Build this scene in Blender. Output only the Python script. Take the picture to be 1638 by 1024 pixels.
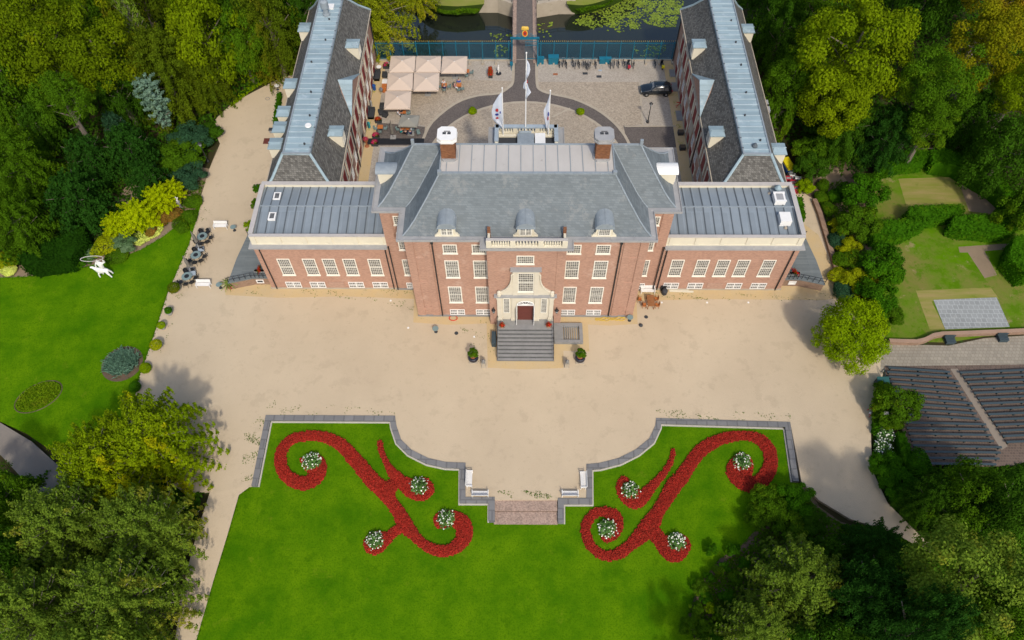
import bpy, math, random
import numpy as np
from mathutils import Vector, Matrix
R = math.radians
rnd = random.Random(7)
scene = bpy.context.scene
for o in list(bpy.data.objects): bpy.data.objects.remove(o)

# ---------------------------------------------------------------- camera
CX, CY, CZ = -0.795, -48.875, 75.0
YAW, PITCH, ROLL, FPX = -0.016490, 0.998867, -0.010702, 1199.573
FW = Vector((math.sin(YAW)*math.cos(PITCH), math.cos(YAW)*math.cos(PITCH), -math.sin(PITCH)))
_r = Vector((math.cos(YAW), -math.sin(YAW), 0)); _u = _r.cross(FW)
RT = _r*math.cos(ROLL) + _u*math.sin(ROLL); UP = -_r*math.sin(ROLL) + _u*math.cos(ROLL)
cam = bpy.data.cameras.new("camera"); camo = bpy.data.objects.new("camera", cam)
scene.collection.objects.link(camo); scene.camera = camo
camo.matrix_world = Matrix((( RT.x, UP.x, -FW.x, CX), (RT.y, UP.y, -FW.y, CY), (RT.z, UP.z, -FW.z, CZ), (0,0,0,1)))
cam.sensor_width = 36; cam.lens = 36*FPX/1638; cam.clip_start = 1; cam.clip_end = 3000

def G(u, v, z=0.0):
    """survey helper: where the sight line of a measured photo point meets the level z"""
    d = FW + RT*((u-819)/FPX) - UP*((v-512)/FPX)
    t = (z-CZ)/d.z
    return (CX+t*d.x, CY+t*d.y)
def depth(x, y, z): return (Vector((x,y,z))-Vector((CX,CY,CZ))).dot(FW)

# ---------------------------------------------------------------- light
SUN_EL = R(46); SUNDIR = Vector((0.27, -0.963, 0)).normalized()
world = bpy.data.worlds.new("World"); scene.world = world; world.use_nodes = True
nt = world.node_tree; nt.nodes.clear()
sky = nt.nodes.new("ShaderNodeTexSky"); sky.sky_type = 'NISHITA'; sky.sun_disc = False
sky.sun_elevation = SUN_EL; sky.sun_rotation = math.atan2(SUNDIR.x, SUNDIR.y)
sky.air_density = 1.0; sky.dust_density = 2.5; sky.ozone_density = 1.0
bg = nt.nodes.new("ShaderNodeBackground"); bg.inputs[1].default_value = 0.15
wo = nt.nodes.new("ShaderNodeOutputWorld")
nt.links.new(sky.outputs[0], bg.inputs[0]); nt.links.new(bg.outputs[0], wo.inputs[0])
sl = bpy.data.lights.new("sun", 'SUN'); sl.energy = 2.1; sl.angle = R(3.0); sl.color = (1.0, 0.93, 0.82)
so = bpy.data.objects.new("sun", sl); scene.collection.objects.link(so)
tosun = Vector((SUNDIR.x*math.cos(SUN_EL), SUNDIR.y*math.cos(SUN_EL), math.sin(SUN_EL)))
so.rotation_euler = tosun.to_track_quat('Z','Y').to_euler(); so.location = (20,-60,90)
scene.view_settings.view_transform = 'Standard'; scene.view_settings.look = 'None'
scene.view_settings.exposure = 0.30; scene.view_settings.gamma = 1.0
scene.render.engine = 'CYCLES'; scene.render.resolution_x = 1024; scene.render.resolution_y = 640
scene.cycles.max_bounces = 6; scene.cycles.diffuse_bounces = 3; scene.cycles.transparent_max_bounces = 8

# ---------------------------------------------------------------- materials
def lin(c):
    return tuple(((x/255)/12.92 if x/255<=0.04045 else ((x/255+0.055)/1.055)**2.4) for x in c)
def mat(name, col, rough=0.8, col2=None, scale=1.0, detail=4, contrast=0.5, bump=0.0, bscale=None,
        spec=0.3, metal=0.0, speck=None, sscale=6.0, sth=0.35, tex=None, trans=0.0, island=0.0, stretch=None):
    m = bpy.data.materials.new(name); m.use_nodes = True
    n = m.node_tree; L = n.links; b = n.nodes["Principled BSDF"]
    b.inputs['Roughness'].default_value = rough; b.inputs['Specular IOR Level'].default_value = spec
    b.inputs['Metallic'].default_value = metal
    tc = n.nodes.new("ShaderNodeTexCoord"); co = tc.outputs['Object']
    if stretch:
        mp = n.nodes.new("ShaderNodeMapping"); mp.inputs['Scale'].default_value = stretch
        L.new(co, mp.inputs[0]); co = mp.outputs[0]
    cur = None
    def mixc(a, bb, f, mode='MIX'):
        x = n.nodes.new("ShaderNodeMix"); x.data_type='RGBA'; x.blend_type = mode
        for k, val in ((6,a),(7,bb)):
            if isinstance(val, tuple): x.inputs[k].default_value = (*val[:3],1)
            else: L.new(val, x.inputs[k])
        if isinstance(f, float): x.inputs[0].default_value = f
        else: L.new(f, x.inputs[0])
        return x.outputs[2]
    if col2 is None: col2 = tuple(c*0.8 for c in col)
    no = n.nodes.new("ShaderNodeTexNoise"); no.inputs['Scale'].default_value = scale; no.inputs['Detail'].default_value = detail
    no.inputs['Roughness'].default_value = 0.65
    L.new(co, no.inputs['Vector'])
    rp = n.nodes.new("ShaderNodeValToRGB"); rp.color_ramp.elements[0].position = 0.5-contrast*0.35; rp.color_ramp.elements[1].position = 0.5+contrast*0.35
    L.new(no.outputs[0], rp.inputs[0]); cur = mixc(col2, col, rp.outputs[0])
    hgt = None
    if tex and tex[0] == 'brick':   # ('brick', bw, rh, mortar colour, mode, strength)
        _, bw, rh, mc, mode, st = tex
        sp = n.nodes.new("ShaderNodeSeparateXYZ"); L.new(tc.outputs['Object'], sp.inputs[0])
        cb = n.nodes.new("ShaderNodeCombineXYZ")
        if mode == 'wall':
            ad = n.nodes.new("ShaderNodeMath"); ad.operation='ADD'; L.new(sp.outputs[0], ad.inputs[0]); L.new(sp.outputs[1], ad.inputs[1])
            L.new(ad.outputs[0], cb.inputs[0]); L.new(sp.outputs[2], cb.inputs[1])
        elif mode == 'roofx': L.new(sp.outputs[0], cb.inputs[0]); L.new(sp.outputs[2], cb.inputs[1])
        elif mode == 'roofy': L.new(sp.outputs[1], cb.inputs[0]); L.new(sp.outputs[2], cb.inputs[1])
        else: L.new(sp.outputs[0], cb.inputs[0]); L.new(sp.outputs[1], cb.inputs[1])
        bt = n.nodes.new("ShaderNodeTexBrick"); bt.inputs['Scale'].default_value = 1.0
        bt.inputs['Brick Width'].default_value = bw; bt.inputs['Row Height'].default_value = rh
        bt.inputs['Mortar Size'].default_value = min(bw,rh)*0.08; bt.inputs['Mortar Smooth'].default_value = 0.3
        bt.inputs['Color1'].default_value = (1,1,1,1); bt.inputs['Color2'].default_value = (1-st,1-st,1-st,1); bt.inputs['Mortar'].default_value = (*mc,1)
        L.new(cb.outputs[0], bt.inputs[0]); cur = mixc(cur, bt.outputs[0], 1.0, 'MULTIPLY'); hgt = bt.outputs[1]
    if tex and tex[0] == 'cobble':  # ('cobble', scale, strength)
        vo = n.nodes.new("ShaderNodeTexVoronoi"); vo.inputs['Scale'].default_value = tex[1]; L.new(tc.outputs['Object'], vo.inputs[0])
        hs = n.nodes.new("ShaderNodeSeparateColor"); L.new(vo.outputs['Color'], hs.inputs[0])
        r2 = n.nodes.new("ShaderNodeMapRange"); r2.inputs[3].default_value = 1-tex[2]; r2.inputs[4].default_value = 1+tex[2]*0.6
        L.new(hs.outputs[0], r2.inputs[0])
        c2 = n.nodes.new("ShaderNodeCombineColor"); [L.new(r2.outputs[0], c2.inputs[k]) for k in range(3)]
        cur = mixc(cur, c2.outputs[0], 1.0, 'MULTIPLY')
    if speck:
        for q, (sc_col, ssc, th, amt) in enumerate(speck):
            n2 = n.nodes.new("ShaderNodeTexNoise"); n2.inputs['Scale'].default_value = ssc; n2.inputs['Detail'].default_value = 6; n2.inputs['Roughness'].default_value = 0.75
            mp2 = n.nodes.new("ShaderNodeMapping"); mp2.inputs['Location'].default_value = (13.1*q+5, 7.7*q, 3*q); L.new(tc.outputs['Object'], mp2.inputs[0])
            L.new(mp2.outputs[0], n2.inputs['Vector'])
            r3 = n.nodes.new("ShaderNodeValToRGB"); r3.color_ramp.elements[0].position = th; r3.color_ramp.elements[1].position = min(1,th+0.08)
            r3.color_ramp.elements[1].color = (amt,amt,amt,1)
            L.new(n2.outputs[0], r3.inputs[0]); cur = mixc(cur, sc_col, r3.outputs[0])
    if island > 0:
        ge = n.nodes.new("ShaderNodeNewGeometry")
        r4 = n.nodes.new("ShaderNodeMapRange"); r4.inputs[3].default_value = 1-island; r4.inputs[4].default_value = 1+island
        L.new(ge.outputs['Random Per Island'], r4.inputs[0])
        c2 = n.nodes.new("ShaderNodeCombineColor"); [L.new(r4.outputs[0], c2.inputs[k]) for k in range(3)]
        cur = mixc(cur, c2.outputs[0], 1.0, 'MULTIPLY')
    L.new(cur, b.inputs['Base Color'])
    if bump > 0:
        bp = n.nodes.new("ShaderNodeBump"); bp.inputs['Strength'].default_value = bump; bp.inputs['Distance'].default_value = 0.05
        nb = n.nodes.new("ShaderNodeTexNoise"); nb.inputs['Scale'].default_value = bscale or scale*8; nb.inputs['Detail'].default_value = 4
        L.new(tc.outputs['Object'], nb.inputs['Vector']); L.new(nb.outputs[0], bp.inputs['Height']); L.new(bp.outputs[0], b.inputs['Normal'])
    if trans > 0:
        tr = n.nodes.new("ShaderNodeBsdfTranslucent"); L.new(cur, tr.inputs[0])
        mx = n.nodes.new("ShaderNodeMixShader"); mx.inputs[0].default_value = trans
        L.new(b.outputs[0], mx.inputs[1]); L.new(tr.outputs[0], mx.inputs[2])
        L.new(mx.outputs[0], n.nodes['Material Output'].inputs[0])
    return m
def S(name, col, rough=0.6, **k): return mat(name, lin(col), rough, **k)

M = {}
M['gravel'] = mat('gravel', (0.55,0.445,0.305), .95, (0.47,0.375,0.255), .07, 8, .55, bump=.5, bscale=14, spec=.1,
    speck=[((0.30,0.23,0.15), 9, .60, .6), ((0.20,0.19,0.08), 1.1, .72, .6), ((0.60,0.49,0.33), 11, .60, .45), ((0.42,0.335,0.23), .45, .54, .45), ((0.34,0.27,0.18), 2.2, .60, .35)])
M['sand'] = mat('yellow_sand', (0.54,0.39,0.19), .95, (0.50,0.385,0.23), .9, 6, .8, bump=.4, bscale=10, spec=.1,
    speck=[((0.14,0.17,0.04), 1.6, .62, .6), ((0.33,0.24,0.12), 6, .58, .5)])
M['weeds'] = mat('weedy_gravel', (0.46,0.35,0.21), .95, (0.40,0.30,0.18), .5, 5, .8, speck=[((0.13,0.17,0.03), 3.2, .55, .8), ((0.3,0.22,0.12), 9, .6, .5)], spec=.1)
M['path'] = mat('path_grey', (0.23,0.20,0.165), .95, (0.18,0.155,0.13), .2, 5, .8, bump=.3, bscale=12, spec=.1, speck=[((0.2,0.16,0.12), 12, .6, .5)])
def lawnmat(nm, a, b, pat):
    return mat(nm, a, 1.0, b, .30, 9, .42, bump=.8, bscale=11, spec=.0,
      speck=[(tuple(c*.7 for c in b), 5.5, .5, .5), (tuple(c*.8 for c in b), .7, .56, .5), (tuple(c*1.5 for c in a), 1.6, .66, .35), (pat, .5, .62, .35), (tuple(c*1.35 for c in a), 12, .58, .5), ((0.25,0.2,0.03), 2.6, .73, .5)])
M['lawn'] = lawnmat('lawn', (0.100,0.205,0.003), (0.045,0.135,0.002), (0.17,0.22,0.012))
M['lawn_worn'] = mat('lawn_worn', (0.085,0.185,0.004), .95, (0.17,0.165,0.04), .16, 7, .3, bump=.4, bscale=14, spec=.0, speck=[((0.07,0.155,0.004), .5, .50, .8), ((0.29,0.22,0.11), .45, .60, .7)])
M['lawn_dry'] = mat('lawn_dry', (0.30,0.23,0.09), .9, (0.16,0.20,0.02), .35, 6, .6, spec=.1, stretch=(0.5,3,1), speck=[((0.10,0.16,0.01), .6, .60, .5)])
M['lawn_bank'] = mat('lawn_bank', (0.16,0.21,0.02), .9, (0.24,0.22,0.06), .3, 6, .6, spec=.1)
M['bankside'] = mat('bank_side', (0.07,0.13,0.015), .9, (0.04,0.07,0.01), .8, 6, .9, spec=.1)
M['soil_path'] = mat('dry_soil', (0.27,0.20,0.13), .95, (0.20,0.15,0.10), .4, 6, .8, spec=.1, speck=[((0.12,0.14,0.03), 1.2, .6, .5)])
M['soil'] = mat('soil', (0.15,0.10,0.07), .95, (0.09,0.07,0.045), .4, 6, .8, spec=.1, speck=[((0.04,0.06,0.012), 1.5, .55, .8)])
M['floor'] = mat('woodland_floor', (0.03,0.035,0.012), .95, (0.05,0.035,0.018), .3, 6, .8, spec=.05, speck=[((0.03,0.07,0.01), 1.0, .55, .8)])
M['understory'] = mat('ivy_ground', (0.035,0.08,0.01), .9, (0.02,0.045,0.008), .8, 6, .9, bump=1, bscale=4, spec=.1, island=.4)
M['cobble'] = mat('cobbles', (0.40,0.335,0.255), .9, (0.35,0.29,0.22), .3, 5, .8, bump=.4, bscale=10, spec=.15, tex=('cobble', 6.5, .26), speck=[((0.38,0.28,0.18), 1.8, .58, .4)])
M['paveb'] = mat('pale_pavers', (0.42,0.37,0.305), .9, (0.35,0.305,0.25), .3, 5, .9, spec=.15, tex=('cobble', 7.5, .2), speck=[((0.22,0.18,0.14), .5, .64, .5)])
M['asph'] = mat('brown_clinker', (0.15,0.125,0.11), .9, (0.115,0.1,0.09), .35, 6, .8, spec=.2, tex=('cobble', 9, .25))
M['kerb'] = mat('kerb_stone', (0.45,0.39,0.3), .85, (0.34,0.29,0.22), .8, 5, .8, spec=.2, speck=[((0.15,0.16,0.06), 1.5, .62, .6)])
M['pavebrick'] = mat('stage_pavers', (0.36,0.32,0.25), .9, (0.27,0.24,0.19), .25, 5, .9, spec=.15, tex=('brick', .42, .42, (.72,.68,.62), 'xy', .2))
M['pavedark'] = mat('dark_pavers', (0.155,0.115,0.09), .9, (0.12,0.09,0.072), .3, 5, .9, spec=.15, tex=('brick', .3, .3, (1.3,1.25,1.2), 'xy', .3))
M['slab'] = mat('grey_slabs', (0.31,0.32,0.31), .9, (0.25,0.26,0.25), .5, 5, .8, spec=.2, tex=('brick', .62, .62, (1.25,1.27,1.25), 'xy', .14), speck=[((0.36,0.36,0.33), .5, .6, .5)])
M['brickpave'] = mat('pink_brick_step', (0.40,0.28,0.215), .9, (0.31,0.23,0.18), .7, 6, .8, spec=.15, tex=('cobble', 8, .3), stretch=(3,.6,1))
M['brick'] = mat('brick', (0.475,0.285,0.205), .9, (0.40,0.235,0.17), .35, 6, .9, spec=.12, tex=('brick', .24, .075, (1.12,1.15,1.15), 'wall', .28), speck=[((0.27,0.17,0.13), .5, .58, .4), ((0.52,0.37,0.29), .35, .58, .45), ((0.22,0.16,0.13), 2.2, .66, .4)])
M['brickp'] = mat('brick_panel', (0.46,0.295,0.22), .9, (0.40,0.255,0.19), .5, 6, .9, spec=.12, tex=('brick', .24, .075, (1.12,1.15,1.15), 'wall', .28))
M['brickd'] = mat('chimney_brick', (0.30,0.13,0.06), .9, (0.18,0.085,0.05), 1.2, 6, .8, spec=.12, tex=('brick', .24, .09, (.8,.8,.8), 'wall', .4))
M['brickw'] = mat('low_wall_brick', (0.34,0.22,0.15), .9, (0.25,0.17,0.12), .8, 6, .8, spec=.12, tex=('brick', .3, .09, (1.1,1.1,1.1), 'wall', .3))
M['stone'] = mat('grey_stone', (0.29,0.28,0.265), .85, (0.19,0.19,0.18), 1.2, 6, .9, spec=.2, speck=[((0.32,0.31,0.29), 2.5, .62, .5), ((0.09,0.09,0.085), 3.5, .63, .5)], bump=.2, bscale=10)
M['coping'] = mat('coping_stone', (0.22,0.215,0.21), .85, (0.16,0.16,0.16), .6, 5, .9, spec=.2, tex=('brick', 1.1, 1.1, (.7,.7,.7), 'xy', .12))
M['cream'] = mat('cream_paint', (0.70,0.64,0.49), .7, (0.60,0.55,0.43), .8, 6, .9, spec=.25, speck=[((0.40,0.36,0.28), 2.0, .66, .5)])
M['cream2'] = mat('sandstone_cream', (0.66,0.60,0.47), .75, (0.55,0.50,0.40), 1.5, 6, .9, spec=.25, speck=[((0.3,0.27,0.2), 2.5, .63, .6)])
M['white'] = mat('white_paint', (0.80,0.79,0.75), .55, (0.70,0.68,0.64), 2, 5, .9, spec=.35)
M['wood_w'] = mat('window_paint', (0.80,0.77,0.68), .6, (0.68,0.64,0.53), 2, 5, .9, spec=.35)
M['coplight'] = mat('pale_coping', (0.50,0.46,0.42), .8, (0.38,0.36,0.34), 1.0, 5, .9, spec=.2, speck=[((0.27,0.24,0.22), 2.2, .62, .6)])
M['riser'] = mat('riser_dirt_and_shade', (0.15,0.15,0.14), .9, (0.07,0.07,0.068), 3, 5, .9)  # dirt on the risers plus step shadow, both put into the colour
M['glass'] = mat('window_glass', (0.05,0.052,0.056), .12, (0.17,0.165,0.15), 3.0, 3, .7, spec=.8, island=.5)
M['lead'] = mat('lead', (0.37,0.36,0.345), .7, (0.26,0.265,0.27), .9, 6, .8, spec=.3, speck=[((0.20,0.17,0.15), 1.8, .62, .6), ((0.48,0.46,0.44), .9, .58, .5)])
M['leadcap'] = mat('lead_capping', (0.28,0.32,0.345), .65, (0.2,0.23,0.25), 1.5, 6, .8, spec=.3, speck=[((0.42,0.43,0.44), 2.0, .6, .6)])
M['deck'] = mat('lead_deck', (0.50,0.47,0.43), .75, (0.41,0.385,0.35), .5, 6, .9, spec=.3, stretch=(1,.5,1), speck=[((0.24,0.21,0.19), .9, .62, .6), ((0.16,0.12,0.10), 1.4, .70, .7)])
M['slate'] = mat('slate', (0.19,0.215,0.222), .75, (0.14,0.162,0.17), .45, 8, .9, spec=.3, bump=.3, bscale=5, tex=('brick', .45, .19, (.72,.74,.76), 'wall', .22), speck=[((0.24,0.245,0.235), .5, .56, .5), ((0.075,0.085,0.085), 1.1, .64, .6), ((0.12,0.06,0.03), .9, .76, .8), ((0.28,0.28,0.26), 5, .66, .5)])
M['zincw'] = mat('wing_roof_zinc', (0.26,0.30,0.33), .6, (0.185,0.22,0.245), .35, 6, .9, spec=.35, tex=('brick', 1.02, 4.3, (1,1,1), 'xy', .16), speck=[((0.22,0.25,0.27), .6, .57, .6), ((0.33,0.36,0.38), 1.2, .68, .7), ((0.07,0.085,0.1), .9, .66, .5)])
M['zinc'] = mat('pale_zinc', (0.33,0.43,0.46), .55, (0.26,0.345,0.38), .5, 6, .9, spec=.4, tex=('brick', 3.4, .6, (.9,.9,.9), 'xy', .22), speck=[((0.42,0.49,0.52), .7, .58, .6), ((0.17,0.2,0.22), 1.5, .68, .5)])
M['zincd'] = mat('zinc_seam', (0.11,0.13,0.145), .6, spec=.3)
M['tile'] = mat('grey_tiles', (0.20,0.19,0.17), .85, (0.145,0.14,0.125), .5, 6, .9, spec=.2, bump=.5, bscale=6, tex=('brick', .27, .2, (.35,.34,.33), 'wall', .55), speck=[((0.20,0.16,0.10), 2.6, .60, .5), ((0.045,0.045,0.045), 1.5, .62, .5)])
M['red'] = mat('red_paint', (0.23,0.018,0.018), .6, (0.17,0.015,0.015), 1.5, 4, .8, spec=.3)
M['doorred'] = mat('door_brown_red', (0.14,0.04,0.03), .6, spec=.3)
M['blue'] = mat('blue_iron', (0.008,0.16,0.24), .5, (0.006,0.11,0.17), 1.5, 4, .8, spec=.4)
M['gold'] = mat('gilding', (0.75,0.50,0.08), .35, (0.6,0.38,0.06), 3, 4, .8, spec=.6)
M['black'] = mat('black_iron', (0.02,0.021,0.023), .5, spec=.4)
M['charcoal'] = mat('charcoal', (0.035,0.04,0.045), .7, (0.05,0.05,0.052), 2, 4, .8, spec=.3)
M['benchleg'] = mat('bench_leg', (0.015,0.035,0.038), .8)
M['zincseam'] = mat('zinc_rib', (0.40,0.48,0.51), .55, spec=.4)
M['aisle'] = mat('aisle_pavers', (0.26,0.215,0.165), .9, (0.2,0.165,0.13), .5, 5, .9)
M['kerbwhite'] = mat('pale_kerb', (0.52,0.48,0.40), .85, (0.42,0.39,0.33), 1.5, 5, .9)
M['bwood'] = mat('bench_green', (0.045,0.065,0.08), .65, (0.04,0.06,0.062), 1.0, 5, .9, spec=.3, speck=[((0.10,0.11,0.11), 1.5, .64, .5)])
M['wood'] = mat('warm_wood', (0.33,0.14,0.05), .7, (0.22,0.09,0.035), 2, 4, .8, spec=.3, stretch=(1,8,1))
M['orange'] = mat('orange_table', (0.52,0.17,0.04), .6, (0.42,0.13,0.035), 3, 4, .8)
M['greytab'] = mat('grey_green_table', (0.20,0.27,0.26), .5, (0.15,0.21,0.2), 3, 4, .8, spec=.4)
M['paleblue'] = mat('pale_blue_grey', (0.36,0.42,0.46), .5, spec=.4)
M['canvas'] = mat('beige_canvas', (0.62,0.50,0.395), .85, (0.56,0.45,0.355), .5, 4, .9, spec=.1)
M['canvasg'] = mat('grey_canvas', (0.30,0.29,0.245), .85, (0.25,0.24,0.2), .6, 4, .9, spec=.1)
M['canvasd'] = mat('folded_canvas', (0.20,0.185,0.155), .9, (0.14,0.13,0.11), 3, 4, .9, spec=.1, stretch=(4,4,.5))
M['flag'] = mat('flag_cloth', (0.72,0.76,0.82), .8, (0.62,0.67,0.75), 1, 4, .8, spec=.1, trans=.25)
M['bluep'] = mat('mark_blue', (0.03,0.05,0.28), .8); M['redp'] = mat('mark_red', (0.45,0.03,0.03), .8)
M['terra'] = mat('terracotta', (0.35,0.13,0.06), .8, spec=.2)
M['concrete'] = mat('concrete_pot', (0.33,0.32,0.30), .85, (0.26,0.255,0.24), 3, 5, .8)
M['navy'] = mat('glazed_pot', (0.015,0.017,0.03), .25, spec=.6)
M['timber'] = mat('decking', (0.20,0.22,0.215), .85, (0.155,0.175,0.175), 1.0, 5, .9, spec=.2, tex=('brick', 3.2, .22, (.65,.67,.68), 'diag', .2))
M['skin'] = mat('skin', (0.5,0.3,0.22), .7)
M['flowred'] = mat('red_flowers', (0.38,0.02,0.012), .8, (0.22,0.022,0.01), 2.4, 5, .8, spec=.15, island=.25, speck=[((0.05,0.06,0.012), 3.2, .62, .75), ((0.06,0.03,0.01), 7.0, .60, .7), ((0.55,0.03,0.02), 4, .6, .6)])
M['petalred'] = mat('petals_red', (0.55,0.01,0.008), .7, island=.4)
M['petalpink'] = mat('petals_magenta', (0.60,0.015,0.12), .7, island=.4)
M['petalwhite'] = mat('petals_white', (0.80,0.80,0.66), .7, island=.15)
M['water'] = mat('moat_water', (0.012,0.016,0.012), .06, (0.02,0.024,0.014), .25, 5, .8, spec=.9, bump=.06, bscale=1.2)
M['lily'] = mat('lily_pads', (0.20,0.26,0.02), .6, (0.13,0.19,0.02), .4, 4, .8, island=.4)
M['bark'] = mat('bark', (0.20,0.165,0.125), .9, (0.12,0.10,0.08), 2.5, 6, .9, bump=.8, bscale=8, stretch=(1,1,.3))
M['twig'] = mat('pale_twigs', (0.24,0.21,0.17), .9)
M['yellow'] = mat('yellow_panel', (0.70,0.60,0.01), .5); M['bluebox'] = mat('blue_panel', (0.01,0.08,0.3), .5)
M['redbox'] = mat('red_crate', (0.42,0.03,0.05), .6); M['greybox'] = mat('grey_crate', (0.30,0.33,0.33), .6, (0.2,0.22,0.22), 3)
M['yhose'] = mat('yellow_hose', (0.62,0.42,0.05), .6); M['rhose'] = mat('red_hose', (0.6,0.045,0.02), .6)
M['carblack'] = mat('car_paint', (0.008,0.014,0.02), .15, spec=.8); M['tyre'] = mat('tyre', (0.015,0.015,0.016), .85)
M['chrome'] = mat('chrome', (0.5,0.52,0.53), .25, metal=.8); M['lampglass'] = mat('lamp_glass', (0.35,0.38,0.38), .2, spec=.7)
def leafm(nm, a, b, c=None, sc=.35, tr=.3, isl=.32):
    k3=.45 if a[2]<.015 else 1
    a=(a[0]*1.62,a[1]*1.7,a[2]*1.6*k3); b=(b[0]*1.35,b[1]*1.5,b[2]*1.3*k3); c=(c[0]*1.6,c[1]*1.6,c[2]*1.5*k3) if c else None; tr=tr+.08
    return mat(nm, a, .9, b, sc, 5, .8, spec=.04, trans=tr, island=isl, speck=[(c, .55, .56, .7)] if c else None)
LM = dict(
 oak=leafm('leaf_oak', (0.10,0.125,0.004), (0.055,0.09,0.004), (0.14,0.14,0.005)),
 maple=leafm('leaf_maple', (0.135,0.17,0.005), (0.08,0.12,0.004)),
 dark=leafm('leaf_dark', (0.038,0.088,0.009), (0.022,0.058,0.008)),
 yew=leafm('leaf_yew', (0.019,0.062,0.013), (0.013,0.042,0.010), (0.032,0.08,0.013)),
 mid=leafm('leaf_mid', (0.06,0.12,0.008), (0.037,0.08,0.007), (0.095,0.14,0.008)),
 brown=leafm('leaf_bronze', (0.085,0.105,0.008), (0.045,0.075,0.008), (0.12,0.10,0.012)),
 blue=leafm('leaf_blue_spruce', (0.17,0.24,0.20), (0.09,0.15,0.10), (0.10,0.13,0.05), .6),
 bluegreen=leafm('leaf_bluegreen', (0.03,0.075,0.035), (0.02,0.05,0.025)),
 gold=leafm('leaf_gold', (0.33,0.36,0.004), (0.22,0.27,0.004), (0.18,0.2,0.006), .8),
 turf=leafm('leaf_turf', (0.055,0.12,0.003), (0.035,0.095,0.003)),
 mixbed=leafm('leaf_mixed_bed', (0.12,0.17,0.008), (0.08,0.14,0.008), (0.17,0.17,0.03), 1.5),
 flowleaf=leafm('leaf_canna', (0.10,0.18,0.05), (0.06,0.12,0.03), None, .35, .3, .5),
 beech=leafm('leaf_beech', (0.19,0.225,0.006), (0.085,0.14,0.006), (0.34,0.28,0.006), .4),
 grey=leafm('leaf_greygreen', (0.135,0.18,0.016), (0.065,0.11,0.012), (0.24,0.205,0.02), .5),
 orange=leafm('leaf_autumn', (0.17,0.14,0.008), (0.12,0.13,0.006), (0.22,0.13,0.02)),
 lime=leafm('leaf_lime', (0.19,0.25,0.004), (0.11,0.17,0.004)),
 willow=leafm('leaf_willow', (0.20,0.21,0.014), (0.10,0.125,0.012), (0.22,0.18,0.02)),
 hedge=leafm('leaf_hedge', (0.04,0.115,0.006), (0.024,0.075,0.005), (0.06,0.13,0.006)),
 hedged=leafm('leaf_yew_hedge', (0.012,0.042,0.004), (0.008,0.026,0.004)),
 pale=leafm('leaf_pale', (0.42,0.42,0.11), (0.33,0.36,0.06), None, 1, .1),
 silver=leafm('leaf_silver', (0.13,0.18,0.10), (0.05,0.11,0.03), None, 1),
 rust=leafm('leaf_rust', (0.22,0.09,0.02), (0.12,0.10,0.015), None, 1),
 palm=leafm('leaf_palm', (0.16,0.19,0.04), (0.09,0.13,0.03)),
 yellowm=leafm('leaf_yellowgreen', (0.28,0.27,0.01), (0.14,0.18,0.008), (0.10,0.15,0.008), .7),
)

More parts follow.
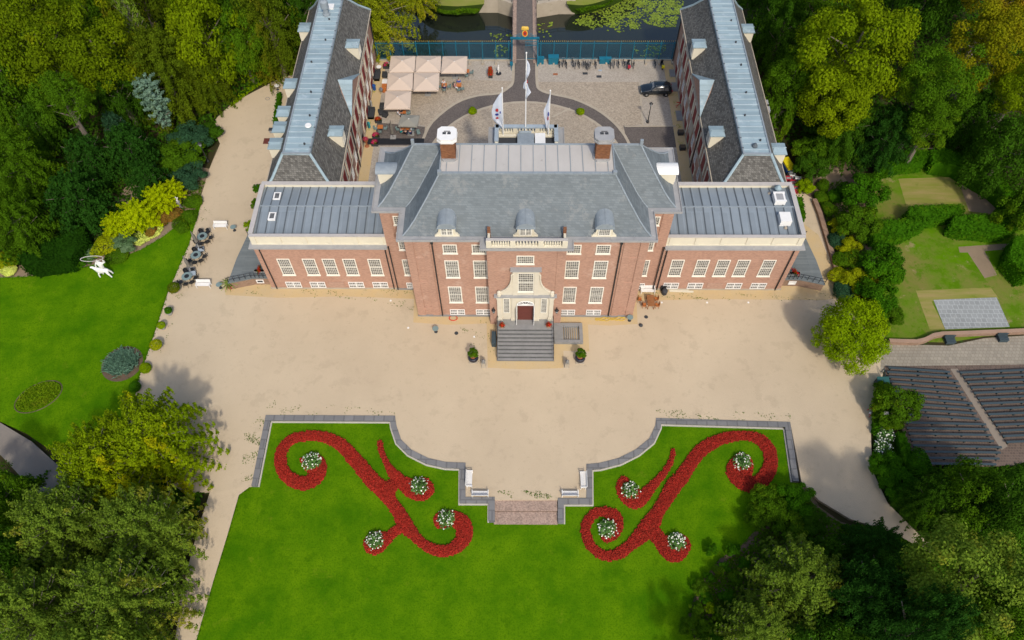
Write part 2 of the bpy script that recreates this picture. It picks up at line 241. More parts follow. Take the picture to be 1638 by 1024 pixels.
# ---------------------------------------------------------------- helpers
def link(o): scene.collection.objects.link(o); return o
def tag(o, label=None, cat=None, group=None, kind=None):
    for k, v in (('label',label),('category',cat),('group',group),('kind',kind)):
        if v: o[k] = v
    return o
def thing(name, label, cat, loc=(0,0,0), rz=0, group=None):
    o = link(bpy.data.objects.new(name, None)); o.location = loc; o.rotation_euler = (0,0,rz); o.empty_display_size = .3
    return tag(o, label, cat, group)
def wloc(o):
    v = Vector((0,0,0))
    while o: v += o.location; o = o.parent
    return v
class MB:
    def __init__(s): s.v=[]; s.f=[]; s.m=[]
    def add(s, vs, fs, m=0):
        b=len(s.v); s.v += [tuple(p) for p in vs]; s.f += [tuple(b+i for i in f) for f in fs]; s.m += [m]*len(fs); return s
    def box(s, x0,y0,z0,x1,y1,z1,m=0):
        return s.add([(x0,y0,z0),(x1,y0,z0),(x1,y1,z0),(x0,y1,z0),(x0,y0,z1),(x1,y0,z1),(x1,y1,z1),(x0,y1,z1)],
            [(0,3,2,1),(4,5,6,7),(0,1,5,4),(1,2,6,5),(2,3,7,6),(3,0,4,7)], m)
    def cbox(s, c, d, m=0, rz=0, tilt=None):
        hx,hy,hz = d[0]/2,d[1]/2,d[2]/2; vs=[]
        Mx = Matrix.Rotation(rz,3,'Z')
        if tilt: Mx = Mx @ Matrix.Rotation(tilt,3,'X')
        for x,y,z in ((-1,-1,-1),(1,-1,-1),(1,1,-1),(-1,1,-1),(-1,-1,1),(1,-1,1),(1,1,1),(-1,1,1)):
            vs.append(Vector(c)+Mx@Vector((x*hx,y*hy,z*hz)))
        return s.add(vs,[(0,3,2,1),(4,5,6,7),(0,1,5,4),(1,2,6,5),(2,3,7,6),(3,0,4,7)],m)
    def prism(s, pts, z0, z1, m=0, mt=None):
        a = sum(pts[i][0]*pts[(i+1)%len(pts)][1]-pts[(i+1)%len(pts)][0]*pts[i][1] for i in range(len(pts)))
        if a<0: pts = pts[::-1]
        n=len(pts); s.add([(x,y,z0) for x,y in pts]+[(x,y,z1) for x,y in pts], [(i,(i+1)%n,n+(i+1)%n,n+i) for i in range(n)]+[tuple(range(n-1,-1,-1))], m)
        return s.add([(x,y,z1) for x,y in pts],[tuple(range(n))], m if mt is None else mt)
    def poly(s, pts, m=0): return s.add(pts,[tuple(range(len(pts)))],m)
    def tube(s, p, q, r0, r1=None, n=8, m=0):
        r1 = r0 if r1 is None else r1; p=Vector(p); q=Vector(q); d=(q-p).normalized()
        a = d.cross(Vector((0,0,1)));
        if a.length<1e-3: a=Vector((1,0,0))
        a.normalize(); b=d.cross(a)
        vs=[p+(a*math.cos(t)+b*math.sin(t))*r0 for t in [2*math.pi*i/n for i in range(n)]]+[q+(a*math.cos(t)+b*math.sin(t))*r1 for t in [2*math.pi*i/n for i in range(n)]]
        return s.add(vs,[(i,(i+1)%n,n+(i+1)%n,n+i) for i in range(n)]+[tuple(range(n-1,-1,-1)),tuple(range(n,2*n))],m)
    def path(s, pts, r, n=6, m=0):
        for a,b in zip(pts[:-1],pts[1:]): s.tube(a,b,r,r,n,m)
        return s
    def lathe(s, c, prof, n=16, m=0):
        vs=[]; fs=[]
        for r,z in prof: vs += [(c[0]+r*math.cos(2*math.pi*i/n), c[1]+r*math.sin(2*math.pi*i/n), c[2]+z) for i in range(n)]
        for k in range(len(prof)-1): fs += [(k*n+i,k*n+(i+1)%n,(k+1)*n+(i+1)%n,(k+1)*n+i) for i in range(n)]
        fs += [tuple(range(n-1,-1,-1)), tuple((len(prof)-1)*n+i for i in range(n))]
        return s.add(vs,fs,m)
    def build(s, name, mats, parent=None, label=None, cat=None, group=None, kind=None, loc=None, smooth=False):
        me = bpy.data.meshes.new(name)
        off = wloc(parent) if parent else Vector(loc or (0,0,0))
        me.from_pydata([(x-off.x,y-off.y,z-off.z) for x,y,z in s.v], [], s.f)
        mats = mats if isinstance(mats,(list,tuple)) else [mats]
        for mm in mats: me.materials.append(M[mm] if isinstance(mm,str) else mm)
        me.polygons.foreach_set('material_index', s.m)
        if smooth: me.polygons.foreach_set('use_smooth', [True]*len(s.f))
        me.update()
        o = link(bpy.data.objects.new(name, me)); o.location = (0,0,0) if parent else off; o.parent = parent
        return tag(o, label, cat, group, kind)
def copy_tree(o, parent=None):
    c = link(o.copy()); c.parent = parent
    for ch in list(o.children): copy_tree(ch, c)
    return c
def put(proto, state, loc, rz=0, label=None, sc=None, group=None):
    """first call moves the prototype itself, later calls copy it"""
    if id(proto) not in state: state[id(proto)] = 1; o = proto
    else: o = copy_tree(proto)
    o.location = loc; o.rotation_euler = (0,0,rz)
    if sc: o.scale = (sc,sc,sc) if isinstance(sc,(int,float)) else sc
    if label: o['label'] = label
    if group: o['group'] = group
    return o
ST = {}
def structure(name, mb, mats): return mb.build(name, mats, kind='structure')
def PX(pts, z=0.0): return [G(u,v,z) for u,v in pts]
def Z(ox, oy, s, pts): return [(ox+a*s, oy+b*s) for a,b in pts]
def offset(pts, d):
    """offset an open polyline to its left by d"""
    out=[]; n=len(pts)
    for i in range(n):
        a = Vector(pts[max(i-1,0)]).to_2d(); b=Vector(pts[i]).to_2d(); c=Vector(pts[min(i+1,n-1)]).to_2d()
        d1=(b-a).normalized() if i>0 else (c-b).normalized(); d2=(c-b).normalized() if i<n-1 else d1
        n1=Vector((-d1.y,d1.x)); n2=Vector((-d2.y,d2.x)); nn=(n1+n2)
        k = 1+n1.dot(n2); nn = nn/max(k,.3)
        out.append((b.x+nn.x*d, b.y+nn.y*d))
    return out
def ring(pts, d):
    n=len(pts); e=offset([pts[-1]]+list(pts)+[pts[0]], -d); return e[1:n+1]
def band(pl, d0, d1, z0, z1, name, mats, **k):
    a=offset(pl,d0); b=offset(pl,d1); mb=MB()
    for i in range(len(pl)-1):
        q=[a[i],a[i+1],b[i+1],b[i]]
        mb.prism(q, z0, z1)
    return mb.build(name, mats, **k)
def smoothpl(pts, k=4):
    out=[]
    P=[pts[0]]+list(pts)+[pts[-1]]
    for i in range(1,len(P)-2):
        p0,p1,p2,p3=[np.array(P[j],float) for j in (i-1,i,i+1,i+2)]
        for t in range(k):
            t=t/k; out.append(tuple(.5*((2*p1)+(-p0+p2)*t+(2*p0-5*p1+4*p2-p3)*t*t+(-p0+3*p1-3*p2+p3)*t**3)))
    out.append(tuple(pts[-1])); return out
# ================================================================ ground
LZ = -0.35    # the sunk parterre lawn
gz = -0.40
mb=MB(); mb.prism([(-400,-300),(400,-300),(400,46.9),(-400,46.9)], -3, gz); mb.prism([(-400,46.9),(-33,46.9),(-33,400),(-400,400)],-3,gz-.01); mb.prism([(33,46.9),(400,46.9),(400,400),(33,400)],-3,gz-.01); mb.prism([(-33,78),(33,78),(33,400),(-33,400)],-3,gz-.02)
structure('ground', mb, 'floor')
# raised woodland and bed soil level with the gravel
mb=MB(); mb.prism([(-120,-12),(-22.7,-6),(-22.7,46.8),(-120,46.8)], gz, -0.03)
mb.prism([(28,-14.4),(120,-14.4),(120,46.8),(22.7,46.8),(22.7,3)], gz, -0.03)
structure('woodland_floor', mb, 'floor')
mb=MB(); mb.prism(PX([(-40,455),(0,455),(80,450),(130,440),(200,420),(250,396),(290,362),(330,330),(318,320),(350,230),(335,270),(300,262),(280,250),(200,300),(150,370),(20,430),(-40,435)]), gz, -0.012)
structure('bed_soil', mb, 'soil_path')
gr = [(455,122),(438,130),(400,150),(372,165),(345,190),(340,205),(352,230),(335,270),(318,325),(300,395),(268,470),(245,540),(222,605),(200,650),(215,740),(300,790),(402,777),(425,664),(632,665)]
gr += Z(390,640,.27353,[(893,150),(920,230),(980,290),(1080,340),(1180,362),(1297,367),(1297,567),(1468,567),(1468,585)])
gr += Z(880,640,.27344,[(45,585),(45,573),(212,573),(212,375),(290,368),(400,340),(500,290),(580,225),(615,150),(620,105)])
gr += [(1264,675),(1282,770),(1310,800),(1360,830),(1425,850),(1500,890),(1500,880),(1470,855),(1420,805),(1395,752),(1393,690),(1403,640),(1412,600),(1418,560),(1340,478),(1345,475),(1300,318),(1272,300)]
mb=MB(); mb.prism(PX(gr)+[(30,10),(-30,10),(-30.5,44)], gz, 0.0); structure('gravel_forecourt', mb, 'gravel')
# pale weathered verge and weeds
# sand strips round the buildings
mb=MB()
mb.prism([(-37,4.1),(-36.5,2.9),(-30,2.5),(-22,2.75),(-13.5,2.4),(-13.3,-1.0),(-9,-1.3),(-4.6,-1.1),(-4.3,-7.1),(0,-7.3),(4.3,-7.1),(4.4,-4.8),(7.4,-4.9),(7.4,-1.2),(10,-1.35),(13.3,-1.1),(13.4,2.2),(22,2.5),(36,2.4),(38.8,2.9),(37.5,12.5),(33.8,17),(31.5,17),(31.5,5),(-31,5)], -.05, .012)
structure('sand_strip', mb, 'sand')
# drive and paths at the lower left
def ribbon(name, L_, R_, m, zs):
    mb=MB(); 
    for i in range(len(L_)-1):
        a,b,c,d = G(*L_[i],zs[i]),G(*L_[i+1],zs[i+1]),G(*R_[i+1],zs[i+1]),G(*R_[i],zs[i])
        mb.add([(a[0],a[1],zs[i]),(b[0],b[1],zs[i+1]),(c[0],c[1],zs[i+1]),(d[0],d[1],zs[i])],[(0,1,2,3)])
    return structure(name, mb, m)
ribbon('path', [(345,740),(335,790),(322,830),(306,885),(292,945),(280,1024),(272,1100)], [(402,774),(402,777),(382,792),(364,855),(341,930),(314,1024),(300,1100)], 'gravel', [.003,.002,-.05,-.15,-.25,-.30,-.33])
mb=MB(); mb.prism(PX([(-60,650),(0,676),(50,706),(90,742),(130,800),(130,860),(80,840),(40,770),(0,727),(-60,705)]), gz, .004); structure('path', mb, 'path')
# lawns
mb=MB(); mb.prism(PX([(-160,450),(0,444),(40,443),(82,438),(130,429),(185,415),(225,400),(262,378),(290,355),(322,326),(318,340),(302,392),(268,468),(245,538),(222,603),(215,640),(180,700),(120,745),(75,716),(40,692),(0,674),(-60,648),(-160,600)]), gz, .02)
structure('lawn', mb, 'lawn')
wl = [(402,777),(425,664),(632,665)]+Z(390,640,.27353,[(893,150),(920,230),(980,290),(1080,340),(1180,362),(1297,367),(1297,567),(1468,567),(1468,710)])
wr = Z(880,640,.27344,[(45,718),(45,573),(212,573),(212,375),(290,368),(400,340),(500,290),(580,225),(615,150),(620,105)])+[(1264,675),(1278,770)]
WL=PX(wl,.05); WR=PX(wr,.05)
mb=MB(); low=offset(WL,-.3)+offset(WR,-.3)
right=PX([(1292,775),(1262,792),(1225,830),(1190,868),(1150,895),(1118,935),(1100,985),(1115,1040),(1130,1110)],LZ)
left=PX([(296,1110),(314,1024),(341,930),(364,855),(382,792),(403,776)],LZ)
mb.prism(low+right+left, gz, LZ); structure('lawn', mb, 'lawn')
for PL,side,lb in ((WL,'left','grey stone coping wall stepping round the left half of the parterre lawn'),(WR,'right','grey stone coping wall stepping round the right half of the parterre lawn')):
    t=thing('parterre_wall', lb, 'garden wall', (PL[5][0],PL[5][1],0), 0, 'coping walls of the parterre')
    a=offset(PL,0); b=offset(PL,-.62); c=offset(PL,-.76); m1=MB(); m2=MB()
    for i in range(len(PL)-1):
        m1.prism([a[i],a[i+1],b[i+1],b[i]], gz, .06); m2.prism([b[i],b[i+1],c[i+1],c[i]], gz, LZ+.12)
    m1.build('coping',['coping'],t); m2.build('kerb',['kerbwhite'],t)
mb=MB(); s0=G(791.5,797,0); s1=G(892,798,0)
t=thing('brick_steps','two wide pinkish brick steps down to the parterre lawn','steps',(0,-23.5,0))
MB().box(-3.25,-23.75,gz,3.22,-22.45,-.10).build('tread',['brickpave'],t); MB().box(-3.25,-25.1,gz,3.22,-23.8,-.24).build('tread',['brickpave'],t)
# right-hand garden
mb=MB(); mb.prism(PX([(1275,305),(1310,262),(1360,255),(1395,300),(1420,450),(1420,545),(1345,478)]), gz, -.01); structure('bed_soil', mb, 'soil')
mb=MB(); mb.prism(PX([(1300,270),(1335,262),(1362,300),(1368,345),(1345,370),(1330,345),(1335,320),(1315,300)]), -.05, .004); structure('path', mb, 'soil_path')
mb=MB(); mb.prism(PX([(1400,258),(1455,248),(1530,255),(1600,300),(1640,335),(1760,380),(1760,545),(1640,533),(1575,538),(1518,548),(1418,545),(1400,480)]), gz, .0); structure('lawn', mb, 'lawn_worn')
mb=MB(); mb.prism(PX([(1437,286),(1530,283),(1548,325),(1450,330)]), -.05, .006); structure('lawn', mb, 'lawn_dry')
mb=MB(); mb.prism(PX([(1532,285),(1560,293),(1600,325),(1585,342),(1550,338)]), -.05, .008); mb.prism(PX([(1533,395),(1638,388),(1638,396),(1575,402),(1595,440),(1575,445),(1548,404),(1535,404)]), -.05, .009); structure('path', mb, 'soil_path')
mb=MB(); mb.prism(PX([(1465,465),(1585,460),(1598,478),(1490,482),(1512,527),(1487,527)]), -.05, .007); structure('lawn', mb, 'lawn_dry')
mb=MB(); mb.prism(PX([(1493,480),(1594,476),(1615,523),(1512,527)]), -.05, .03); mb.build('paving_slabs',['slab'],label='rectangular patio of grey slabs set in the worn lawn',cat='patio',loc=(*G(1553,502),0))
mb=MB(); mb.prism(PX([(1410,550),(1518,553),(1575,541),(1640,537),(1780,540),(1780,586),(1640,586),(1418,590),(1408,600)]), gz, .003); structure('pavement', mb, 'pavebrick')
mb=MB(); mb.prism(PX([(1414,586),(1420,586),(1640,583),(1780,583),(1780,760),(1640,745),(1466,745),(1440,680),(1420,610)]), gz, .006); structure('terrace_paving', mb, 'pavedark')
mb=MB(); mb.prism(PX([(1520,590),(1532,590),(1612,714),(1602,720)]), -.05, .012); structure('path', mb, 'aisle')
mb=MB(); mb.prism(PX([(1292,775),(1262,792),(1225,830),(1190,868),(1150,895),(1118,935),(1098,985),(1115,1040),(1130,1110),(1420,1110),(1400,850),(1345,835),(1310,810)],-.38),gz-.05,-.38); structure('bed_soil', mb, 'soil')
# courtyard
mb=MB(); mb.prism([(-22.7,12),(22.7,12),(22.7,46.9),(-22.7,46.9)], -3.0, 0.0); structure('courtyard', mb, 'paveb')
oL=smoothpl([(-15.4,24),(-15.0,27),(-14.32,29.78),(-13.29,33.11),(-10.17,37.03),(-7.01,38.69),(-3.94,39.17),(-2.5,40.37),(-1.77,41.84),(-1.75,46.8)],3)
oR=smoothpl([(1.8,46.8),(1.83,41.35),(2.38,39.89),(3.99,39.05),(7.19,37.99),(10.3,35.88),(12.52,33.37),(13.78,31.14),(14.54,28.96),(15.2,26),(15.4,24)],3)
inner=[(14*math.cos(t),23.3+14*math.sin(t)) for t in [math.pi*i/28 for i in range(0,29)]]
mb=MB(); mb.prism([(-15.4,12.5)]+oL+oR+[(15.4,12.5)], -.05, .012); structure('ring_road', mb, 'asph')
mb=MB(); mb.prism([(14,12.6)]+inner+[(-14,12.6)], -.05, .022); structure('cobbled_circle', mb, 'cobble')
mb=MB(); mb.prism(PX([(603,196),(680,203),(676,233),(596,233)]), -.05, .010); mb.prism(PX([(997,201),(1079,201),(1088,236),(1005,236)]), -.05, .010); structure('dark_paving', mb, 'asph')
cl=PX(Z(570,60,.17577,[(1000,380),(1430,395),(1425,400)]))
mb=MB(); mb.prism(PX(Z(570,60,.17577,[(505,520),(700,440),(800,400),(1100,388),(1425,398)]))+oL[::-1][8:22]+PX(Z(570,60,.17577,[(620,800),(590,800),(490,700)])), -.05, .008)
mb.prism(PX(Z(830,60,.17577,[(165,405),(1090,405),(1120,790),(960,810)]))+oR[::-1][6:25], -.05, .008); structure('cobbled_panels', mb, 'cobble')
mb=MB()
for pl,w,z in ((oL,.4,.03),(oR,.4,.03),(inner,.4,.034)):
    a=offset(pl,w/2); b=offset(pl,-w/2)
    for i in range(len(pl)-1): mb.prism([a[i],a[i+1],b[i+1],b[i]], -.02, z)
for a,b in ((( -22.6,46.9),(-1.9,46.9)),((1.9,46.9),(22.7,46.9))): mb.box(a[0],46.55,-.02,b[0],47.1,.10)
for q in ([(960,805),(1425,802),(1425,812),(962,815)],[(1090,405),(1105,405),(1135,800),(1120,800)],[(300,720),(460,640),(470,650),(310,730)]): mb.prism(PX(Z(830,60,.17577,q)),-.02,.028)
mb.prism(PX(Z(570,60,.17577,[(775,545),(885,612),(890,605),(780,538)])),-.02,.028)
structure('kerb', mb, 'kerb')
mb=MB(); mb.box(-22.65,12.2,-.02,-21.2,46.5,.016); mb.box(21.1,12.2,-.02,22.65,46.5,.016); structure('sand_strip', mb, 'sand')
# moat
mb=MB(); mb.box(-60,46.5,-2.9,60,90,-2.5); structure('water', mb, 'water')
def bank(name, pts, mats):
    top=ring(pts,-1.3); mb=MB(); n=len(pts)
    mb.add([(x,y,-2.9) for x,y in pts]+[(x,y,-.05) for x,y in top],[(i,(i+1)%n,n+(i+1)%n,n+i) for i in range(n)],1); mb.add([(x,y,-.05) for x,y in top],[tuple(range(n))],0); return mb.build(name,mats,kind='structure')
bankL=smoothpl([(-19.5,82),(-19.3,68),(-17.6,65.5),(-15.7,63.0),(-13.97,61.9),(-11,61.5),(-7.9,61.9)],3)+[(-7.9,82)]
bankR=[(8.2,82)]+smoothpl([(8.2,61.9),(9.5,61.8),(11.4,62.4),(14.9,64.3),(17,66),(19,70),(19.5,82)],3)
bank('far_bank', bankL[::-1], ['lawn_bank','bankside']); bank('far_bank', bankR[::-1], ['lawn_bank','bankside'])
t=thing('quay_wall','pale brick quay wall on the left of the bridge head','wall',(-5,62,0),0,'quay walls beside the bridge')
MB().prism([(-8.1,62.0),(-4.45,62.0),(-1.95,60.75),(-1.95,64),(-8.1,64)],-2.9,.05).build('wall',['kerb'],t)
mb=MB()
for x,y in ((-8,62.3),(-6.2,62.3),(-4.45,62.3),(-3.2,61.7),(-2.1,61.1)): mb.tube((x,y,0),(x,y,1.0),.04)
for z in (.5,1.0): mb.path([(-8,62.3,z),(-4.45,62.3,z),(-2.1,61.1,z)],.03)
mb.build('railing',['black'],t)
t=thing('quay_wall','pale brick quay wall on the right of the bridge head','wall',(5,62,0),0,'quay walls beside the bridge')
MB().prism([(1.95,60.6),(5.7,61.6),(8.35,61.6),(8.35,64),(1.95,64)],-2.9,.05).build('wall',['kerb'],t)
mb=MB()
for x,y in ((2.1,61.0),(4,61.5),(5.7,61.9),(8.2,61.9)): mb.tube((x,y,0),(x,y,1.0),.04)
for z in (.5,1.0): mb.path([(2.1,61.0,z),(5.7,61.9,z),(8.2,61.9,z)],.03)
mb.build('railing',['black'],t)
t=thing('bridge','straight footbridge over the moat with pale brick kerbs','bridge',(0,54,0))
MB().box(-1.3,46.9,-.6,1.3,82,.02).build('deck',['asph'],t)
for s in (-1,1):
    x0,x1=sorted((s*1.3,s*1.95)); MB().box(x0,46.0,-.7,x1,82,.06).build('kerb',['brickpave'],t)
    mb=MB()
    for k in range(12): mb.tube((s*1.88,47.5+k*2.0,.05),(s*1.88,47.5+k*2.0,.95),.04)
    for z in (.5,.95): mb.tube((s*1.88,47.2,z),(s*1.88,82,z),.025)
    mb.build('railing',['black'],t)
    MB().box(s*1.2-.3,56,-2.9,s*1.2+.3,58,-.6).build('pier',['brickw'],t)
# lily pads
rng=np.random.default_rng(3); mb=MB()
def pads(poly,n,r):
    P=PX(poly,-2.48); xs=[p[0] for p in P]; ys=[p[1] for p in P]; c=0
    cl=[(rng.uniform(min(xs),max(xs)),rng.uniform(min(ys),max(ys))) for _ in range(max(6,n//16))]
    while c<n:
        a=cl[rng.integers(len(cl))]; x=a[0]+rng.normal()*.55; y=a[1]+rng.normal()*.55; ins=False
        for i in range(len(P)):
            (x1,y1),(x2,y2)=P[i],P[i-1]
            if (y1>y)!=(y2>y) and x<(x2-x1)*(y-y1)/(y2-y1)+x1: ins=not ins
        if not ins: c+=.2; continue
        c+=1; rr=r*rng.uniform(.6,1.2); k=rng.uniform(0,6); mb.add([(x+rr*math.cos(k+q*1.0),y+rr*math.sin(k+q*1.0),-2.485+rng.uniform(0,.02)) for q in range(6)],[tuple(range(6))])
pads(Z(620,0,.293,[(1010,125),(1060,80),(1130,60),(1230,30),(1290,0),(1330,-60),(1640,-60),(1600,60),(1570,150),(1500,150),(1420,130),(1360,90),(1260,110),(1230,170),(1120,160)]),2600,.17)
pads(Z(620,0,.293,[(1215,120),(1390,60),(1420,150),(1250,180)]),260,.15); pads(Z(620,0,.293,[(820,130),(900,120),(900,200),(820,210)]),22,.2)
pads(Z(620,0,.293,[(560,180),(680,170),(650,320),(585,320)]),70,.18); pads(Z(620,0,.293,[(1330,240),(1520,240),(1510,310),(1360,310)]),130,.12)
mb.build('lily_pads',['lily'],label='yellow green lily pads spread over the dark moat water',cat='water lilies',kind='stuff',loc=(14,60,-2.5))
# ================================================================ buildings
WC={}
def window(parent, c, w, h, nx, nz, face='S', mats=('wood_w','glass'), sill=True, mid=True, fw=.115, name='window'):
    """sash window: one mesh of frame and glazing bars, the glass a sub-part. c = centre of the opening on the wall"""
    key=(round(w,2),round(h,2),nx,nz,mats,sill,mid)
    if key not in WC:
        mb=MB(); y0=-.07
        mb.box(-w/2,y0,-h/2,-w/2+fw,.02,h/2); mb.box(w/2-fw,y0,-h/2,w/2,.02,h/2)
        mb.box(-w/2+fw,y0,h/2-fw,w/2-fw,.02,h/2); mb.box(-w/2+fw,y0,-h/2,w/2-fw,.02,-h/2+fw)
        if sill: mb.box(-w/2-.06,-.16,-h/2-.10,w/2+.06,.02,-h/2-.002)
        iw=w-2*fw; ih=h-2*fw
        for i in range(1,nx): x=-iw/2+iw*i/nx; mb.box(x-.014,-.05,-ih/2,x+.014,-.005,ih/2)
        for i in range(1,nz): z=-ih/2+ih*i/nz; mb.box(-iw/2,-.045,z-.013,iw/2,-.01,z+.013)
        if mid: mb.box(-iw/2,-.058,-.035,iw/2,0,.035)
        if mid=='v': mb.box(-.07,-.062,-ih/2,.07,0,ih/2)
        f=mb.build(name,[mats[0]],None)
        p=MB()
        for i in range(nx):
            for j in range(nz):
                x=-iw/2+iw*i/nx; z=-ih/2+ih*j/nz; p.add([(x,-.02,z),(x+iw/nx,-.02,z),(x+iw/nx,-.02,z+ih/nz),(x,-.02,z+ih/nz)],[(0,1,2,3)])
        g=p.build('pane',[mats[1]],None)
        WC[key]=(f.data,g.data); bpy.data.objects.remove(f); bpy.data.objects.remove(g)
    fd,gd=WC[key]
    o=link(bpy.data.objects.new(name,fd)); o.parent=parent; o.location=Vector(c)-wloc(parent)
    o.rotation_euler=(0,0,{'S':0,'E':math.pi/2,'N':math.pi,'W':-math.pi/2}[face])
    g=link(bpy.data.objects.new('pane',gd)); g.parent=o
    return o
def hiproof(mb, x0,y0,x1,y1, prof, m=0):
    for (a,za),(b,zb) in zip(prof[:-1],prof[1:]):
        A=[(x0+a,y0+a),(x1-a,y0+a),(x1-a,y1-a),(x0+a,y1-a)]; B=[(x0+b,y0+b),(x1-b,y0+b),(x1-b,y1-b),(x0+b,y1-b)]
        for i in range(4):
            j=(i+1)%4; mb.add([(*A[i],za),(*A[j],za),(*B[j],zb),(*B[i],zb)],[(0,1,2,3)],m)
def hips(mb, x0,y0,x1,y1, prof, r, corners=(0,1,2,3), m=0):
    for k in corners:
        sx,sy=((1,1),(-1,1),(-1,-1),(1,-1))[k]; X=(x0,x1,x1,x0)[k]; Y=(y0,y0,y1,y1)[k]
        mb.path([(X+sx*a,Y+sy*a,z+.03) for a,z in prof], r, 6, m)

# ---------------- central palace block
pal=thing('palace','large red brick country palace with a steep grey slate roof and stone entrance bay','palace',(0,6,0))
mb=MB()
mb.prism([(-15.65,3.85),(15.65,3.85),(15.65,11.9),(-15.65,11.9)],-.3,14.5)
mb.prism([(-12.7,0),(12.7,0),(12.7,3.86),(-12.7,3.86)],-.3,14.5); mb.prism([(-4.1,-1.15),(4.1,-1.15),(4.1,.1),(-4.1,.1)],-.3,14.5)
mb.prism([(-3.6,11.8),(3.6,11.8),(3.6,15.1),(-3.6,15.1)],-.3,14.5)
for s in (-1,1):
    for a,b in ((12.72,11.85),(10.95,10.15)):
        x0,x1=sorted((s*a,s*b)); mb.box(x0,-.10,-.3,x1,0.02,14.46)
    for z0,z1 in ((1.4,1.9),(6.3,6.9),(11.0,11.4)): x0,x1=sorted((s*11.85,s*10.95)); mb.box(x0,-.06,z0,x1,.02,z1)
    x0,x1=sorted((s*14.55,s*15.67)); mb.box(x0,3.76,8.5,x1,3.9,14.46)
    x0,x1=sorted((s*4.12,s*3.2)); mb.box(x0,-1.2,-.3,x1,-1.1,14.46)
mb.build('wall',['brick'],pal)
mb=MB(); mb.box(-12.8,-.16,-.3,-4.2,0,.22); mb.box(4.2,-.16,-.3,12.8,0,.22)
for s in (-1,1): x0,x1=sorted((s*12.85,s*15.7)); mb.box(x0,3.7,-.3,x1,3.84,.22)
mb.build('plinth',['stone'],pal)
plan=[(-12.7,0),(-4.1,0),(-4.1,-1.15),(4.1,-1.15),(4.1,0),(12.7,0),(12.7,3.85),(15.65,3.85),(15.65,11.9),(3.6,11.9),(3.6,15.1),(-3.6,15.1),(-3.6,11.9),(-15.65,11.9),(-15.65,3.85),(-12.7,3.85)]
MB().prism(ring(plan,.22),14.45,14.62).prism(ring(plan,.42),14.62,14.8).build('cornice',['cream'],pal)
mb=MB(); mb.prism(ring(plan,.68),14.8,14.98)
a=ring(plan,.68); b=ring(plan,.60)
for i in range(len(a)): j=(i+1)%len(a); mb.prism([a[i],a[j],b[j],b[i]],14.98,15.10)
for x in (-11,-8.6,-6.2,6.2,8.6,11): mb.box(x-.03,-.6,14.98,x+.03,-.02,15.03)
mb.build('gutter',['lead'],pal)
prof=[(0,15.0),(.55,15.35),(1.25,16.05),(2.6,17.9),(4.0,20.0)]
mb=MB(); 
X0,Y0_=12.75,-.08
# front block slopes: front and two flanks running back to the ridge of the wide block
for (a,za),(b,zb) in zip(prof[:-1],prof[1:]):
    mb.add([(-X0+a,Y0_+a,za),(X0-a,Y0_+a,za),(X0-b,Y0_+b,zb),(-X0+b,Y0_+b,zb)],[(0,1,2,3)])
    for s in (-1,1): mb.add([(s*(X0-a),Y0_+a,za),(s*(X0-a),7.8,za),(s*(X0-b),7.8,zb),(s*(X0-b),Y0_+b,zb)],[(0,1,2,3)])
prof2=[(0,15.0),(.55,15.35),(1.25,16.05),(2.6,17.9),(4.02,20.03)]
hiproof(mb,-15.7,3.82,15.7,11.92,prof2)
mb.build('roof',['slate'],pal)
mb=MB(); mb.box(-8.75,3.92,19.9,8.75,7.9,20.05)
for i in range(14): x=-8.1+i*1.247; mb.box(x-.035,4.05,20.05,x+.035,7.9,20.11,1)
mb.box(-8.8,3.84,19.93,8.8,4.1,20.1,1); mb.box(-11.75,7.82,19.97,11.75,8.0,20.14,1)
mb.build('lead_deck',['deck','leadcap','zincd'],pal)
def capping(f,par,m='leadcap',name='hip_capping'):
    mb=MB(); f(mb); mb.build(name,[m],par)
for k in (0,1): capping(lambda q:hips(q,-X0,Y0_,X0,20,prof,.085,(k,)),pal)
for k in range(4): capping(lambda q:hips(q,-15.7,3.82,15.7,11.92,prof2,.085,(k,)),pal)
for s in (-1,1):
    capping(lambda q:q.tube((s*8.75,3.95,20.08),(s*8.75,7.85,20.08),.09),pal)
    capping(lambda q:q.box(s*8.75-.2,3.75,19.95,s*8.75+.2,4.1,20.35),pal,name='roof_finial'); capping(lambda q:q.box(s*11.7-.16,7.75,20.0,s*11.7+.16,8.0,20.75),pal,name='roof_finial')
    capping(lambda q:q.path([(s*(X0-a),3.82+a+.02,z+.02) for a,z in prof],.06),pal,name='valley_lining')
for x,capm,lb in ((-7.9,'white','chimney with a white octagonal cap'),(7.55,'lead','chimney with a grey weathered cap')):
    c=thing('chimney',lb,None,(0,0,0)); 
    del c['label']; bpy.data.objects.remove(c)
    mb=MB(); mb.box(x-.72,5.6,19.95,x+.72,6.95,22.6); ch=mb.build('chimney',['brickd'],pal); ch['label']=lb
    mb=MB()
    o8=lambda r,k: [(x+sx*r*(1 if q else k), 6.27+sy*r*(k if q else 1)) for sx,sy,q in ((-1,-1,1),(-1,-1,0),(1,-1,0),(1,-1,1),(1,1,1),(1,1,0),(-1,1,0),(-1,1,1))]
    mb.prism(o8(.98,.62),22.6,22.75); mb.prism(o8(.84,.6),22.75,22.95); mb.prism(o8(.95,.62),22.95,23.12)
    MB().prism(o8(.86,.6),19.9,20.35).build('flashing',['lead'],ch)
    mb.box(x-.42,6.12,23.0,x-.08,6.42,23.15,2); mb.box(x+.05,6.12,23.0,x+.38,6.42,23.15,2); mb.box(x-.3,6.5,23.0,x+.3,6.58,23.15,2)
    mb.build('chimney_cap',[capm,'lead','charcoal'],ch)
